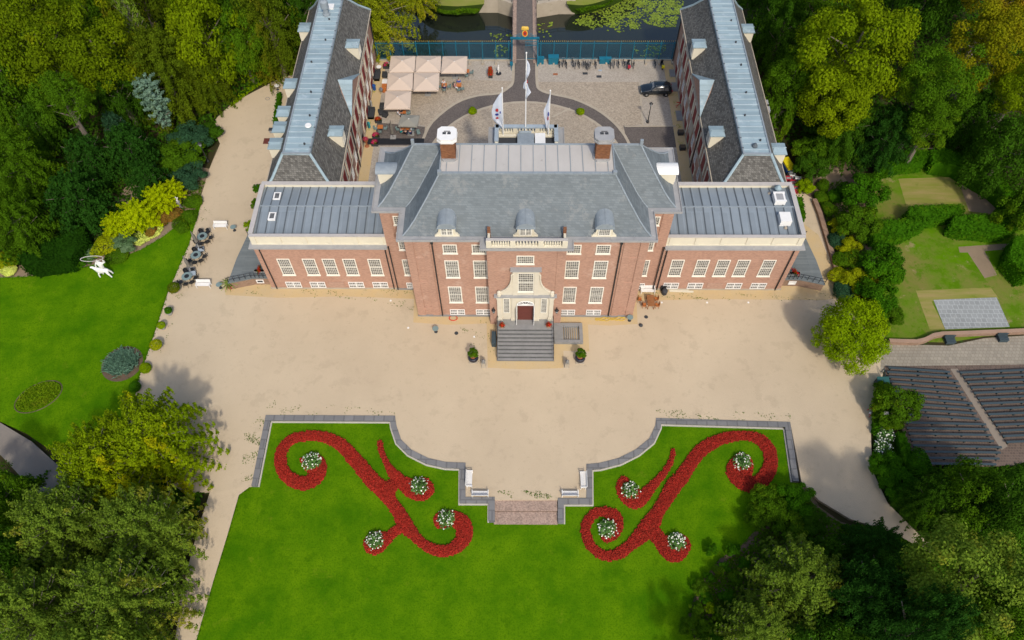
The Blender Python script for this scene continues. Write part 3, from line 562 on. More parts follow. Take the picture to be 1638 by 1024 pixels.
def barrel_dormer(x, nx):
    mb=MB(); d=mb
    zb,zt,w=15.05,16.35,.82; pts=[(x-w,zb),(x+w,zb),(x+w,zt)]
    d.box(x-w,-.02,zb,x+w,1.6,zt)
    o=d.build('dormer',['cream'],pal)
    n=12; vs=[]; fs=[]; r=.95
    for yy in (-.16,2.0):
        vs += [(x+r*math.cos(math.pi*i/n), yy, zt+.72*math.sin(math.pi*i/n)) for i in range(n+1)]
    fs=[(i,i+1,n+2+i,n+1+i) for i in range(n)]+[tuple(range(n,-1,-1)),tuple(range(n+1,2*n+2))]
    MB().add(vs,fs).box(x-.99,-.2,zt-.08,x+.99,1.6,zt).box(x-.02,-.17,zt+.7,x+.02,1.9,zt+.76).build('dormer_roof',['leadcap'],o,smooth=False)
    window(o,(x,-.03,(zb+zt)/2+.02),1.25,1.1,nx,4,mid='v' if nx==4 else False,sill=False,fw=.1)
    mb=MB()
    for s in (-1,1):
        q=[(x+s*w,zb),(x+s*(w+.42),zb),(x+s*(w+.3),zb+.25),(x+s*(w+.1),zb+.45),(x+s*w,zb+.95)]
        mb.add([(a,-.05,b) for a,b in q]+[(a,.12,b) for a,b in q],[(0,1,2,3,4),(9,8,7,6,5)]+[(i,(i+1)%5,5+(i+1)%5,5+i) for i in range(5)])
    mb.box(x-w-.45,-.12,zb-.05,x+w+.45,.1,zb+.08); mb.build('scroll',['cream'],o)
for x,nx in ((-8.15,4),(-.12,4),(7.9,6)): barrel_dormer(x,nx)
for s,rm,lb in ((-1,'leadcap',None),(1,'white',None)):
    x0,x1=sorted((s*14.2,s*15.8)); mb=MB(); mb.box(x0,7.15,15.0,x1,8.55,16.6); o=mb.build('dormer',['cream'],pal)
    mb=MB(); x0,x1=sorted((s*13.6,s*16.05)); n=8; vs=[]
    for xx in (x0,x1): vs+=[(xx,7.85+.85*math.cos(math.pi*i/n),16.6+.42*math.sin(math.pi*i/n)) for i in range(n+1)]
    mb.add(vs,[(i,i+1,n+2+i,n+1+i) for i in range(n)]+[tuple(range(n+1)),tuple(range(2*n+1,n,-1))]); mb.build('dormer_roof',[rm],o)
    window(o,(s*15.82,7.85,15.8),1.1,1.2,4,4,face='E' if s>0 else 'W',sill=False,mid=False)
# balustrades
def baluster(mb,x,y,z,h,m=0,n=8): mb.lathe((x,y,z),[(.085,0),(.085,.06*h),(.05,.14*h),(.11,.35*h),(.10,.5*h),(.045,.8*h),(.08,.92*h),(.08,h)],n,m)
mb=MB(); mb.box(-4.1,-1.6,15.0,4.1,-1.15,15.22); mb.box(-4.1,-1.5,16.02,4.1,-1.22,16.14,1)
for x in (-3.85,-1.42,1.42,3.85): mb.box(x-.27,-1.6,15.22,x+.27,-1.14,16.03)
for x0,x1 in ((-3.5,-1.75),(-1.1,1.1),(1.75,3.5)):
    n=7; [baluster(mb,x0+(x1-x0)*(i+.5)/n,-1.38,15.22,.8) for i in range(n)]
for s in (-1,1): mb.box(s*3.85-.12,-1.15,15.0,s*3.85+.12,-.1,15.85,0); mb.box(s*3.85-.16,-.35,15.0,s*3.85+.16,-.02,16.5,2)
mb.box(-4.1,-1.16,15.0,4.1,-1.14,15.3,1); mb.build('balustrade',['cream','coplight','brickd'],pal)
mb=MB()
mb.box(-3.45,14.75,15.0,3.45,15.15,15.2); mb.box(-3.45,14.7,15.9,3.45,15.2,16.05,1)
for s in (-1,1): x0,x1=sorted((s*3.15,s*3.5)); mb.box(x0,12.1,15.0,x1,14.7,15.9); x0,x1=sorted((s*3.1,s*3.55)); mb.box(x0,12.6,15.9,x1,15.2,16.05,1)
for x in (-3.3,-1.25,1.25,3.3): mb.box(x-.25,14.72,15.2,x+.25,15.18,15.9)
for x0,x1 in ((-3.0,-1.55),(-.95,.95),(1.55,3.0)): [baluster(mb,x0+(x1-x0)*(i+.5)/5,14.95,15.2,.7) for i in range(5)]
mb.build('balustrade',['cream','paleblue'],pal)
mb=MB(); mb.box(-3.1,12.0,14.98,3.1,14.7,15.03); mb.box(-1.0,12.3,15.03,.85,14.1,15.75,1); mb.box(.95,12.4,15.03,2.1,14.05,15.85,2); mb.box(-.85,14.35,15.2,.55,14.65,15.6,3); mb.box(-3.1,14.2,15.03,3.1,14.6,15.2,4)
mb.build('roof_terrace',['charcoal','leadcap','white','paleblue','cream'],pal)
# windows of the front
for s in (-1,1):
    for c,w in ((8.05,1.52),(4.98,1.52)):
        x=s*c
        window(pal,(x,0,12.86),w,1.45,6,4,mid=False); window(pal,(x,0,9.32),w,3.05,6,10); window(pal,(x,0,4.45),w,3.1,6,10)
        window(pal,(x,0,.80),1.75,1.1,8,3,mats=('white','glass'),mid='v',sill=False,fw=.09)
    window(pal,(s*13.7,3.85,12.9),1.3,1.4,5,4,mid=False); window(pal,(s*13.7,3.85,9.3),1.3,3.0,5,10); window(pal,(s*13.7,3.85,4.45),1.3,3.0,5,10); window(pal,(s*13.7,3.85,.8),1.4,1.1,6,3,mats=('white','glass'),mid='v',sill=False,fw=.09)
    for z in (12.9,9.3): window(pal,(s*12.7,2.0,z),1.1,1.4 if z>10 else 2.9,4,4 if z>10 else 10,face='E' if s>0 else 'W')
    mb=MB(); mb.tube((s*9.85,-.12,.2),(s*9.85,-.12,14.4),.075); mb.box(s*9.85-.14,-.24,13.9,s*9.85+.14,-.02,14.3); mb.build('drainpipe',['black'],pal); mb=MB()
    mb.tube((s*15.5,3.62,.2),(s*15.5,3.62,8.6),.075); mb.build('drainpipe',['black'],pal)
window(pal,(-.12,-1.15,12.52),1.85,1.35,8,4,mid=False)
# stone entrance surround
en=thing('x','x',None); bpy.data.objects.remove(en)
mb=MB(); yf=-1.15; 
mb.box(-3.25,yf-.18,1.3,3.15,yf+.05,6.1,0)
mb.box(-3.55,yf-.5,6.1,3.45,yf+.02,6.32,1); mb.box(-3.4,yf-.38,5.95,3.3,yf,6.1,0)
for x in (-3.0,-1.35,1.25,2.9):
    mb.box(x-.24,yf-.32,1.3,x+.24,yf-.17,5.95); mb.box(x-.33,yf-.4,1.3,x+.33,yf-.17,1.75); mb.box(x-.31,yf-.38,5.65,x+.31,yf-.17,5.95)
mb.box(-1.45,yf-.26,6.32,-.92,yf+.02,11.0); mb.box(.85,yf-.26,6.32,1.38,yf+.02,11.0); mb.box(-1.45,yf-.2,6.32,1.38,yf+.02,6.8); mb.box(-1.45,yf-.24,10.38,1.38,yf+.02,10.8)
mb.box(-1.7,yf-.5,10.95,1.62,yf+.02,11.2,1); mb.box(-1.58,yf-.36,10.8,1.5,yf+.02,10.95)
for s in (-1,1):
    cx=-.035
    q=[(1.4,10.3),(1.55,10.1),(1.55,9.3),(1.66,8.6),(1.9,7.9),(2.3,7.3),(2.75,6.95),(3.0,6.8),(3.0,6.33),(1.4,6.33)]
    q=[(cx+s*a,b) for a,b in q]; n=len(q)
    mb.add([(a,yf-.2,b) for a,b in q]+[(a,yf+.02,b) for a,b in q],[tuple(range(n)),tuple(range(2*n-1,n-1,-1))]+[(i,(i+1)%n,n+(i+1)%n,n+i) for i in range(n)])
    for (a,b),(c,d) in zip(q[:7],q[1:8]): mb.tube((a,yf-.24,b),(c,yf-.24,d),.1,.1,6)
    mb.lathe((cx+s*2.95,yf-.28,6.33),[(.24,0),(.24,.35),(.12,.42),(.2,.55),(.24,.68),(.14,.8),(.02,.88)],10)
mb.build('entrance_surround',['cream2','lead'],pal)
window(pal,(-.035,yf-.1,8.6),1.75,3.4,8,9,fw=.1)
for s in (-1,1): window(pal,(-.05+s*2.12,yf-.2,4.2),.72,2.9,4,10,fw=.08,mid=False,sill=False)
mb=MB(); mb.box(-.92,yf-.26,1.32,.84,yf-.17,4.4); mb.build('door_opening',['doorred'],pal)
mb=MB(); n=12; vs=[(-.04,yf-.24,4.45)]+[(-.04+.9*math.cos(math.pi*i/n),yf-.24,4.45+.62*math.sin(math.pi*i/n)) for i in range(n+1)]
mb.add(vs,[(0,i+1,i+2) for i in range(n)],1)
for i in range(0,n+1,2): t_=math.pi*i/n; mb.tube((-.04,yf-.27,4.47),(-.04+.9*math.cos(t_),yf-.27,4.47+.62*math.sin(t_)),.03,m=0)
for i in range(n): mb.tube((-.04+.95*math.cos(math.pi*i/n),yf-.27,4.47+.66*math.sin(math.pi*i/n)),(-.04+.95*math.cos(math.pi*(i+1)/n),yf-.27,4.47+.66*math.sin(math.pi*(i+1)/n)),.07,m=0)
mb.box(-1.0,yf-.34,4.36,.92,yf-.2,4.5); mb.build('fanlight',['white','glass'],pal)
for s in (-1,1):
    x=-.04+s*.95; mb=MB(); mb.cbox((x+s*.05,yf-.6,2.85),(.06,.85,3.0)); d=mb.build('door',['white'],pal)
    MB().cbox((x+s*.012,yf-.6,3.1),(.03,.6,1.9)).build('door_panel',['bluebox' if s>0 else 'lead'],d)
# wall lanterns
for s in (-1,1):
    x=-.05+s*3.62; mb=MB(); mb.box(x-.04,yf-.35,3.6,x+.04,yf,3.66); mb.tube((x,yf-.35,3.3),(x,yf-.35,3.8),.03)
    mb.lathe((x,yf-.38,2.95),[(.12,0),(.2,.5),(.24,.52),(.05,.75),(.02,.85)],6); l=mb.build('wall_lantern',['black'],pal)
    MB().lathe((x,yf-.38,3.0),[(.125,0),(.205,.42)],6).build('lantern_glass',['lampglass'],l)
# front steps
st=thing('entrance_steps','broad flight of grey stone steps up to the palace door','steps',(0,-3.5,0))
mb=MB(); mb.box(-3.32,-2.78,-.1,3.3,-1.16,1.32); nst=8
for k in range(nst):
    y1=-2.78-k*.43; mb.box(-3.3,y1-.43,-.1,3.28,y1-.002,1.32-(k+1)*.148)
    mb.box(-3.3,y1-.002,1.32-(k+1)*.148,3.28,y1+.0,1.32-k*.148,1); mb.box(-3.12,y1-.10,1.32-(k+1)*.148,3.1,y1-.003,1.32-(k+1)*.148+.012,1)  # dark riser faces and tread-back strips: dirt and painted shadow lines between steps
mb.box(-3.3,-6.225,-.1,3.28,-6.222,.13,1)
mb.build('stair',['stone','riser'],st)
for s in (-1,1):
    mb=MB(); x=-.01+s*3.22
    for k in range(5): y=-1.5-k*1.15; z=1.32 if y>-2.8 else 1.32-(-2.78-y)*.344; mb.tube((x,y,z-.05),(x,y,z+.9),.03)
    mb.path([(x,-1.4,2.2),(x,-2.7,2.2),(x,-6.15,1.05)],.03); mb.path([(x,-1.4,1.75),(x,-2.7,1.75),(x,-6.15,.6)],.02); mb.build('handrail',['black'],st)
cs=thing('cellar_steps','narrow stone cellar stair in a walled pit to the right of the main steps','steps',(5,-2.6,0))
mb=MB(); mb.box(3.36,-1.65,-.2,6.7,-1.25,.42); mb.box(3.36,-3.95,-.2,6.7,-3.55,.42); mb.box(6.3,-3.55,-.2,6.7,-1.65,.42); mb.build('wall',['stone'],cs)
mb=MB(); mb.box(3.36,-3.55,-.2,4.3,-1.65,.34)
for k in range(8): x=4.3+k*.25; mb.box(x,-3.55,-.6,x+.14,-1.65,.30-k*.03)
mb.build('tread',['stone'],cs); MB().box(4.3,-3.55,-.62,6.3,-1.65,-.05).build('pit_floor',['charcoal'],cs)

# ---------------- low side wings
def low_wing(s):
    nm='left' if s<0 else 'right'
    w=thing('side_wing','%s low brick wing with grey zinc roof and two %s'%(nm,'small framed skylights' if s<0 else 'white skylight boxes'),'building',(s*23,8,0),0,'low side wings of the palace')
    sx=lambda a,b: sorted((s*a,s*b))
    mb=MB(); x0,x1=sx(15.66,31.0); mb.box(x0,3.9,-.3,x1,12.35,8.0); mb.build('wall',['brick'],w)
    mb=MB(); mb.box(*[x0,3.80,-.3],x1,3.9,.22); 
    xo=s*31.0; a,b=sorted((xo,xo+s*.1)); mb.box(a,3.8,-.3,b,12.3,.22); mb.build('plinth',['kerb'],w)
    mb=MB(); a,b=sx(15.66,31.15); mb.box(a,3.7,8.0,b,12.4,8.18,1); a,b=sx(15.66,31.35); mb.box(a,3.5,8.18,b,12.5,8.36,0); mb.build('cornice',['lead','cream'],w)
    mb=MB(); a,b=sx(15.66,31.05)
    mb.box(a,4.12,8.36,b,4.42,9.75); mb.box(a,11.95,8.36,b,12.25,9.75); a2,b2=sx(30.75,31.06); mb.box(a2,4.42,8.36,b2,11.95,9.75)
    for k in range(6): x=s*(16.3+k*2.87); mb.box(x-.26,4.04,8.38,x+.26,4.12,9.72)
    mb.box(a,4.05,8.36,b,4.115,8.55)
    mb.build('parapet',['cream'],w)
    mb=MB(); mb.box(a,4.05,9.75,b,4.45,9.85); mb.box(a,11.85,9.75,b,12.35,9.85); a2,b2=sx(30.65,31.16); mb.box(a2,4.5,9.75,b2,11.85,9.85); mb.build('coping',['coplight'],w)
    x0,x1=sx(15.7,30.75); mb=MB()
    mb.add([(x0,4.42,9.2),(x1,4.42,9.2),(x1,8.7,9.62),(x0,8.7,9.62),(x1,11.95,9.3),(x0,11.95,9.3)],[(0,1,2,3),(3,2,4,5)])
    for k in range(15):
        x=s*(16.2+k*1.02)
        for (ya,za),(yb,zb) in (((4.5,9.21),(8.6,9.61)),((8.8,9.61),(11.9,9.31))):
            mb.add([(x-.05,ya,za),(x+.05,ya,za),(x+.05,yb,zb),(x-.05,yb,zb),(x-.05,ya,za+.08),(x+.05,ya,za+.08),(x+.05,yb,zb+.08),(x-.05,yb,zb+.08)],[(4,5,6,7),(0,4,7,3),(1,2,6,5),(0,1,5,4)],1)
    mb.box(x0,8.6,9.6,x1,8.8,9.7,2); mb.box(x0,4.42,9.2,x1,4.65,9.26,1)
    mb.build('roof',['zincw','zincd','leadcap'],w)
    for c in (28.15,25.2,22.9,20.52,17.6):
        window(w,(s*c,3.9,4.42),1.5,3.1,6,9)
        if abs(c-22.9)>.5: window(w,(s*c,3.9,.82),1.85,1.15,8,3,mats=('white','glass'),mid='v',sill=False,fw=.09)
        else: MB().box(s*c-.95,3.85,.25,s*c+.95,3.9,1.4).build('blind_panel',['brickp'],w)
    for x,z in ((s*30.35,8.0),(s*16.0,8.0)): MB().tube((x,3.78,.1),(x,3.78,z),.075).build('drainpipe',['black'],w)
    for (u,v) in (((269,418),(240,536)) if s<0 else ()):
        x,y=G(*Z(370,200,.27345,[(u,v)])[0],9.5); z=9.2+(y-4.42)*.098 if y<8.7 else 9.62-(y-8.7)*.098
        mb=MB(); mb.box(x-.42,y-.55,z-.1,x+.42,y+.55,z+.16); sk=mb.build('skylight',['white'],w); MB().box(x-.25,y-.38,z+.16,x+.25,y+.38,z+.18).build('pane',['glass'],sk)
    if s>0:
        for i,(u,v) in enumerate(((913,392),(945,500))):
            x,y=G(*Z(980,200,.293,[(u,v)])[0],10.2); z=9.45
            mb=MB(); mb.box(x-.62,y-.7,z-.2,x+.62,y+.7,z+.75)
            if i==0: mb.box(x-.66,y-.74,z+.75,x+.66,y-.5,z+.82); mb.box(x-.66,y+.5,z+.75,x+.66,y+.74,z+.82)
            sk=mb.build('skylight',['white'],w)
            if i==0: MB().box(x-.4,y-.5,z+.75,x+.4,y+.5,z+.77).build('pane',['lead'],sk)
        x,y=G(980+903*.293,200+345*.293,10); MB().lathe((x,y,9.3),[(.18,0),(.18,.7),(.42,.72),(.36,.85),(.1,1.2)],12).build('roof_vent',['zinc'],w)
        for u,v in ((857,371),(945,560)): x,y=G(980+u*.293,200+v*.293,9.5); MB().lathe((x,y,9.4),[(.2,0),(.12,.2)],8).build('roof_vent',['kerb'],w)
    return w
lw=low_wing(-1); rw=low_wing(1)

# ---------------- side terraces
for s in (-1,1):
    t=thing('side_terrace','raised grey terrace with black railing at the outer end of the %s low wing'%('left' if s<0 else 'right'),'terrace',(s*33,7,0),0,'side terraces')
    P=[(31.12,4.5),(33.2,4.45),(35.9,3.75),(35.6,7.4),(34.95,11.3),(31.12,11.3)]; P=[(s*a,b) for a,b in P]
    mb=MB(); mb.prism(P,-.3,1.28,0); mb.build('wall',['brickw'],t)
    P2=ring([p for p in (P if s>0 else P[::-1])],.08); MB().prism(P2,1.28,1.4).build('floor',['timber'],t)
    mb=MB(); pl=[(s*31.3,4.5),(s*33.3,4.5),(s*35.9,3.8)]
    for i in range(9):
        k=i/8*2; q=int(min(k,1)); f=k-q; x=pl[q][0]+(pl[q+1][0]-pl[q][0])*f; y=pl[q][1]+(pl[q+1][1]-pl[q][1])*f; mb.tube((x,y,1.35),(x,y,2.3),.035)
    for z in (1.85,2.3): mb.path([(*p,z) for p in pl],.03)
    mb.build('railing',['black'],t)
    mb=MB()
    for i in range(3): mb.tube((s*(33.6+i*.7),11.2,1.35),(s*(33.6+i*.7),11.2,2.3),.035)
    for z in (1.85,2.3): mb.tube((s*33.5,11.2,z),(s*35.1,11.2,z),.03)
    mb.build('railing',['black'],t)
    window(t,(s*32.4,4.48,.68),.9,.65,1,1,mats=('white','charcoal' if s<0 else 'white'),mid=False,sill=False)

# ---------------- service wings
def service(s):
    nm='left' if s<0 else 'right'
    w=thing('service_wing','%s service wing with dark tiled roof and pale zinc top beside the courtyard'%nm,'building',(s*26.6,29,0),0,'service wings')
    sx=lambda a,b: sorted((s*a,s*b))
    mb=MB(); x0,x1=sx(22.65,30.75); mb.box(x0,12.36,-.3,x1,46.7,8.35)
    for y in (14.5,46.4): pass
    mb.build('wall',['brick'],w)
    mb=MB(); x0,x1=sx(22.55,22.66); mb.box(x0,12.4,3.7,x1,46.6,4.0); mb.box(x0,12.4,-.3,x1,46.6,.3); mb.build('string_course',['kerb'],w)
    mb=MB(); x0,x1=sx(22.18,31.15); mb.box(x0,12.45,8.35,x1,47.1,8.5); mb.build('gutter',['kerb'],w)
    pr=[(0,8.5),(1.3,10.1),(2.85,12.5)]
    x0,x1=sx(22.3,31.05); mb=MB(); hiproof(mb,x0,11.45,x1,46.95,pr); mb.build('roof',['tile'],w)
    mb=MB(); a,b=sx(25.0,28.25); mb.box(a,14.15,12.3,b,44.2,12.52)
    for i in range(31): y=14.9+i*.95; mb.box(a+.1,y-.035,12.52,b-.1,y+.035,12.59,3)
    for q in (a,b-.16): mb.box(q,14.15,12.52,q+.16,44.2,12.64,2)
    for i in range(18): mb.box((s*25.1)-.09,15+i*1.65,12.6,(s*25.1)+.09,15.14+i*1.65,12.7,1)
    mb.box(a,14.1,12.5,b,14.3,12.66,2)
    mb.build('roof_platform',['zinc','zincd','leadcap','zincseam'],w)
    for k in range(4): capping(lambda q:hips(q,x0,11.45,x1,46.95,pr,.17,(k,)),w,'zinc')
    # inner dormers
    def boxdormer(xa,xb,y,zt,hw,ip):
        x0,x1=sorted((s*xa,s*xb)); mb=MB(); mb.box(x0,y-hw+.12,8.9,x1,y+hw-.12,zt-.25); d=mb.build('dormer',['cream'],w)
        mb=MB(); o=.14; X0,X1=x0-o,x1+o
        mb.add([(X0,y-hw,zt-.25),(X1,y-hw,zt-.25),(X1,y+hw,zt-.25),(X0,y+hw,zt-.25),(X0,y-hw,zt-.12),(X1,y-hw,zt-.12),(X1,y+hw,zt-.12),(X0,y+hw,zt-.12),(X0+.25,y,zt+.08),(X1-.25,y,zt+.08)],
            [(0,1,5,4),(1,2,6,5),(2,3,7,6),(3,0,4,7),(4,5,9,8),(5,6,9),(6,7,8,9),(7,4,8),(0,3,2,1)]); mb.box(X0,y-.03,zt+.0,X1,y+.03,zt+.1)
        mb.build('dormer_roof',['zinc'],d)
        xf=s*(xa if ip else xb); window(d,(xf,y,9.75),1.2,1.3,4,4,face=('W' if s>0 else 'E') if ip else ('E' if s>0 else 'W'),sill=False,mid=False)
    for y in (36.3,19.7): boxdormer(22.35,23.9,y,11.0,.9,True)
    for y in ((40.25,28.75,23.55,20.75,17.9) if s<0 else (39.95,17.1)): boxdormer(29.5,30.95,y,10.65,.95,False)
    # pediment over the middle of the front
    zb,zt,ya,yb,yc=8.5,11.0,24.7,33.0,28.85; xf=22.2; xb=24.1
    mb=MB(); mb.add([(s*22.3,ya+.2,zb),(s*22.3,yb-.2,zb),(s*22.3,yc,zt-.12),(s*24,ya+.2,zb),(s*24,yb-.2,zb),(s*24,yc,zt-.12)],[(0,1,2),(0,3,4,1),(0,2,5,3),(1,4,5,2)]); g=mb.build('gable',['brick'],w)
    mb=MB(); A=(s*xf,ya-.1,zb+.05); Bp=(s*xf,yb+.1,zb+.05); C=(s*xf,yc,zt); D=(s*xb,yc,zt)
    for e in (A,Bp): mb.add([e,C,D,(e[0],e[1],e[2]-.14),(C[0],C[1],C[2]-.14),(D[0],D[1],D[2]-.14)],[(0,1,2),(5,4,3),(0,3,4,1),(1,4,5,2),(2,5,3,0)])
    for k in range(1,7):
        f=k/7; p=[A[i]+(C[i]-A[i])*f for i in range(3)]; q=[A[i]+(D[i]-A[i])*f for i in range(3)]; mb.tube((p[0],p[1],p[2]+.02),(q[0],q[1],q[2]+.02),.03)
    mb.build('gable_roof',['zinc'],w)
    # shutters and windows facing the court
    ys=[42.6,39.6,36.6,33.7,31.0,28.3,25.6,22.6,19.6,16.6,13.8]
    for y in ys:
        mb=MB(); xa,xb2=sx(22.55,22.66); mb.box(xa,y-1.15,4.45,xb2,y+1.15,6.9); fr=mb.build('window_surround',['cream'],w)
        mb=MB(); xa,xb2=sx(22.50,22.55); mb.box(xa,y-.62,4.55,xb2,y-.02,6.8); mb.box(xa,y+.02,4.55,xb2,y+.62,6.8); mb.build('shutter',['red'],fr)
        window(w,(s*22.66,y+.9,2.75),1.0,1.6,3,5,face='W' if s>0 else 'E',mats=('white','glass'),sill=False,mid=False)
        mb=MB(); xa,xb2=sx(22.55,22.66); mb.box(xa,y-.6,.55,xb2,y+.9,1.9); fr=mb.build('window_surround',['cream'],w)
        mb=MB(); xa,xb2=sx(22.50,22.55); mb.box(xa,y-.2,.6,xb2,y+.8,1.85); mb.build('shutter',['red'],fr)
    for y in (24.2,46.2): MB().tube((s*22.5,y,.1),(s*22.5,y,8.3),.08).build('drainpipe',['black'],w)
    MB().box(*([s*22.66-.12,27.6,0] if s<0 else [s*22.6-.06,27.6,0]),s*22.6+.06 if s>0 else s*22.5,29.4,3.6).build('door',['kerb'],w)
    if s<0:
        x,y=G(520,14,13.5); MB().lathe((x,y,12.5),[(.5,0),(.5,.3),(.35,.35),(.35,1.1),(.55,1.2),(.55,2.1),(.3,2.3)],14).build('roof_vent',['leadcap'],w)
        x,y=G(528,10,12.7); MB().box(x-.5,y-.5,12.5,x+.5,y+.5,12.75).build('skylight',['white'],w)
        x,y=G(493,201,12.8); MB().lathe((x,y,12.5),[(.1,0),(.1,.25),(.4,.3),(.35,.42)],14).build('satellite_dish',['white'],w)
    else:
        x,y=G(1060+505*.293,790*.293,12.8); MB().lathe((x,y,12.5),[(.35,0),(.3,.25),(.12,.5)],12).build('roof_vent',['zincd'],w)
        for u,v in ((585,575),(572,600)): x,y=G(1060+u*.293,v*.293,7.5); MB().box(s*30.75,y-.6,7.0,s*31.7,y+.6,7.9).build('air_unit',['lead'],w)
    rr=random.Random(5+s)
    for k in range(6):
        y=16+k*4.6+rr.uniform(-.6,.6); x=s*(26.7+rr.uniform(-1,1)); MB().lathe((x,y,12.5),[(.13,0),(.11,.22)],8).build('roof_vent',['charcoal'],w)
service(-1); service(1)

# ---------------- fence and gate
for s in (-1,1):
    f=thing('iron_fence','tall blue iron railing with gilded spikes along the moat to the %s of the gate'%('left' if s<0 else 'right'),'fence',(s*12,46.75,0),0,'moat railings')
    x0,x1=sorted((s*2.05,s*22.6)); mb=MB(); n=int((x1-x0)/.15)
    for i in range(n): x=x0+(x1-x0)*i/n; mb.box(x-.012,46.74,.12,x+.012,46.765,3.3)
    for z in (.25,2.95): mb.box(x0,46.72,z,x1,46.78,z+.07)
    mb.build('railing',['blue'],f)
    mb=MB()
    for i in range(0,n,2): x=x0+(x1-x0)*i/n; mb.lathe((x,46.75,3.3),[(.03,0),(.045,.06),(.005,.2)],5)
    mb.build('spikes',['gold'],f)
    for i in range(11):
        x=s*(2.4+i*2.0); MB().box(x-.05,46.68,0,x+.05,46.82,3.35).box(x-.035,46.3,.1,x+.035,46.7,.2).build('post',['blue'],f)
    for i in range(11):
        x=s*(2.4+i*2.0); MB().box(x-.12,45.6,-.02,x+.12,46.5,.3).build('buttress',['kerb'],f)
g=thing('iron_gate','blue wrought iron gate at the bridge head carrying a gilded crown and oval shield','gate',(0,46.75,0))
for s in (-1,1):
    MB().box(s*1.95-.1,46.6,0,s*1.95+.1,46.9,3.9).box(s*1.95-.06,45.2,0,s*1.95+.06,46.6,.15).add([(s*1.95-.05,45.2,.1),(s*1.95+.05,45.2,.1),(s*1.95+.05,46.6,2.6),(s*1.95-.05,46.6,2.6),(s*1.95-.05,45.35,.1),(s*1.95+.05,45.35,.1),(s*1.95+.05,46.6,2.3),(s*1.95-.05,46.6,2.3)],[(0,1,2,3),(4,7,6,5),(0,3,7,4),(1,5,6,2)]).build('post',['blue'],g)
MB().box(-2.15,46.6,3.75,2.15,46.9,4.0).build('beam',['blue'],g)
mb=MB()
for s in (-1,1):
    for r,cx in ((.55,.75),(.32,.75),(.35,1.45),(.18,.42)):
        mb.path([(s*(cx+r*math.cos(a)),46.75,4.05+r*abs(math.sin(a))*1.1) for a in [math.pi*i/8 for i in range(9)]],.03)
mb.build('scrollwork',['blue'],g)
def disc(mb,cx,cz,rx,rz_,y0,y1,m=0,n=20):
    vs=[(cx+rx*math.cos(2*math.pi*k/n),y,cz+rz_*math.sin(2*math.pi*k/n)) for y in (y0,y1) for k in range(n)]
    return mb.add(vs,[tuple(range(n)),tuple(range(2*n-1,n-1,-1))]+[(k,n+k,n+(k+1)%n,(k+1)%n) for k in range(n)],m)
o=disc(MB(),0,4.75,.42,.58,46.68,46.82).build('shield',['gold'],g)
disc(disc(MB(),0,4.75,.30,.44,46.66,46.68),0,4.75,.12,.2,46.645,46.66,1).build('emblem',['rhose','charcoal'],o)
mb=MB()
for x,r in ((-.3,.13),(-.15,.16),(0,.18),(.15,.16),(.3,.13)): mb.lathe((x*1.3,46.75,5.3),[(r*.8,0),(r*1.35,.15),(r*1.2,.4),(r*.4,.6)],8)
mb.build('crown',['gold'],g)
mb=MB()
for i in range(13): x=.05+i*.15; mb.box(x-.012,46.74,.15,x+.012,46.765,3.3)
for z in (.2,2.6,3.3): mb.box(.05,46.72,z,1.9,46.78,z+.06)
for i in range(5): mb.path([(.25+i*.37+.12*math.cos(a),46.75,2.95+.2*math.sin(a)) for a in [math.pi*k/4 for k in range(9)]],.015)
mb.build('gate_leaf',['blue'],g)
mb=MB(); 
for i in range(13): y=46.6-i*.15; mb.box(-1.93,y-.012,.15,-1.9,y+.012,3.3)
for z in (.2,2.6,3.3): mb.box(-1.94,44.75,z,-1.89,46.6,z+.06)
mb.build('gate_leaf',['blue'],g)
# flagpoles
def flagpole(x,y,z0,z1,lb,fl):
    t=thing('flagpole',lb,'flagpole',(x,y,z0),0,'flagpoles on the palace roof terrace')
    mb=MB(); mb.tube((x,y,z0),(x,y,z1),.085,.05,10); mb.lathe((x,y,z1),[(.05,0),(.1,.08),(.02,.2)],8); mb.build('pole',['white'],t)
    for pts,mk in fl:
        # cloth hanging in folds, pts: list of (z, width) down the pole
        vs=[];fs=[];n=7
        for i,(z,wd) in enumerate(pts):
            for j in range(n): f=j/(n-1); vs.append((x+(wd)*f, y+.10*math.sin(f*7+i*.9)-.04, z-.25*abs(wd)*f*f))
        for i in range(len(pts)-1):
            for j in range(n-1): fs.append((i*n+j,i*n+j+1,(i+1)*n+j+1,(i+1)*n+j))
        b=MB(); b.add(vs,fs); o=b.build('flag',['flag'],t,smooth=True)
        md=o.modifiers.new('t','SOLIDIFY'); md.thickness=.01
        if mk:
            b=MB()
            for k,(mz,mw,mh,mm) in enumerate(mk):
                for k2 in (-1,1): b.add([(x+mw+mh[0]*.5*math.cos(q*.785+.3)*(1+.25*math.sin(q*2.1)),y+k2*.13-.03,mz+mh[1]*.5*math.sin(q*.785+.3)) for q in range(8)],[tuple(range(8))],mm)
            b.build('emblem',['redp','bluep'],o)
x,y=-2.62,14.45
flagpole(x,y,15.0,21.7,'left white flagpole flying a white flag with a red and blue emblem',[([(21.2,-.15),(20.6,-.55),(19.8,-1.0),(18.9,-1.2),(18.0,-1.15),(17.2,-.75),(16.6,-.25),(16.2,-.03)],[(18.9,-.6,(.3,.5),0),(18.3,-.62,(.36,.35),1),(17.8,-.6,(.3,.3),0),(18.6,-.25,(.12,.4),1)])])
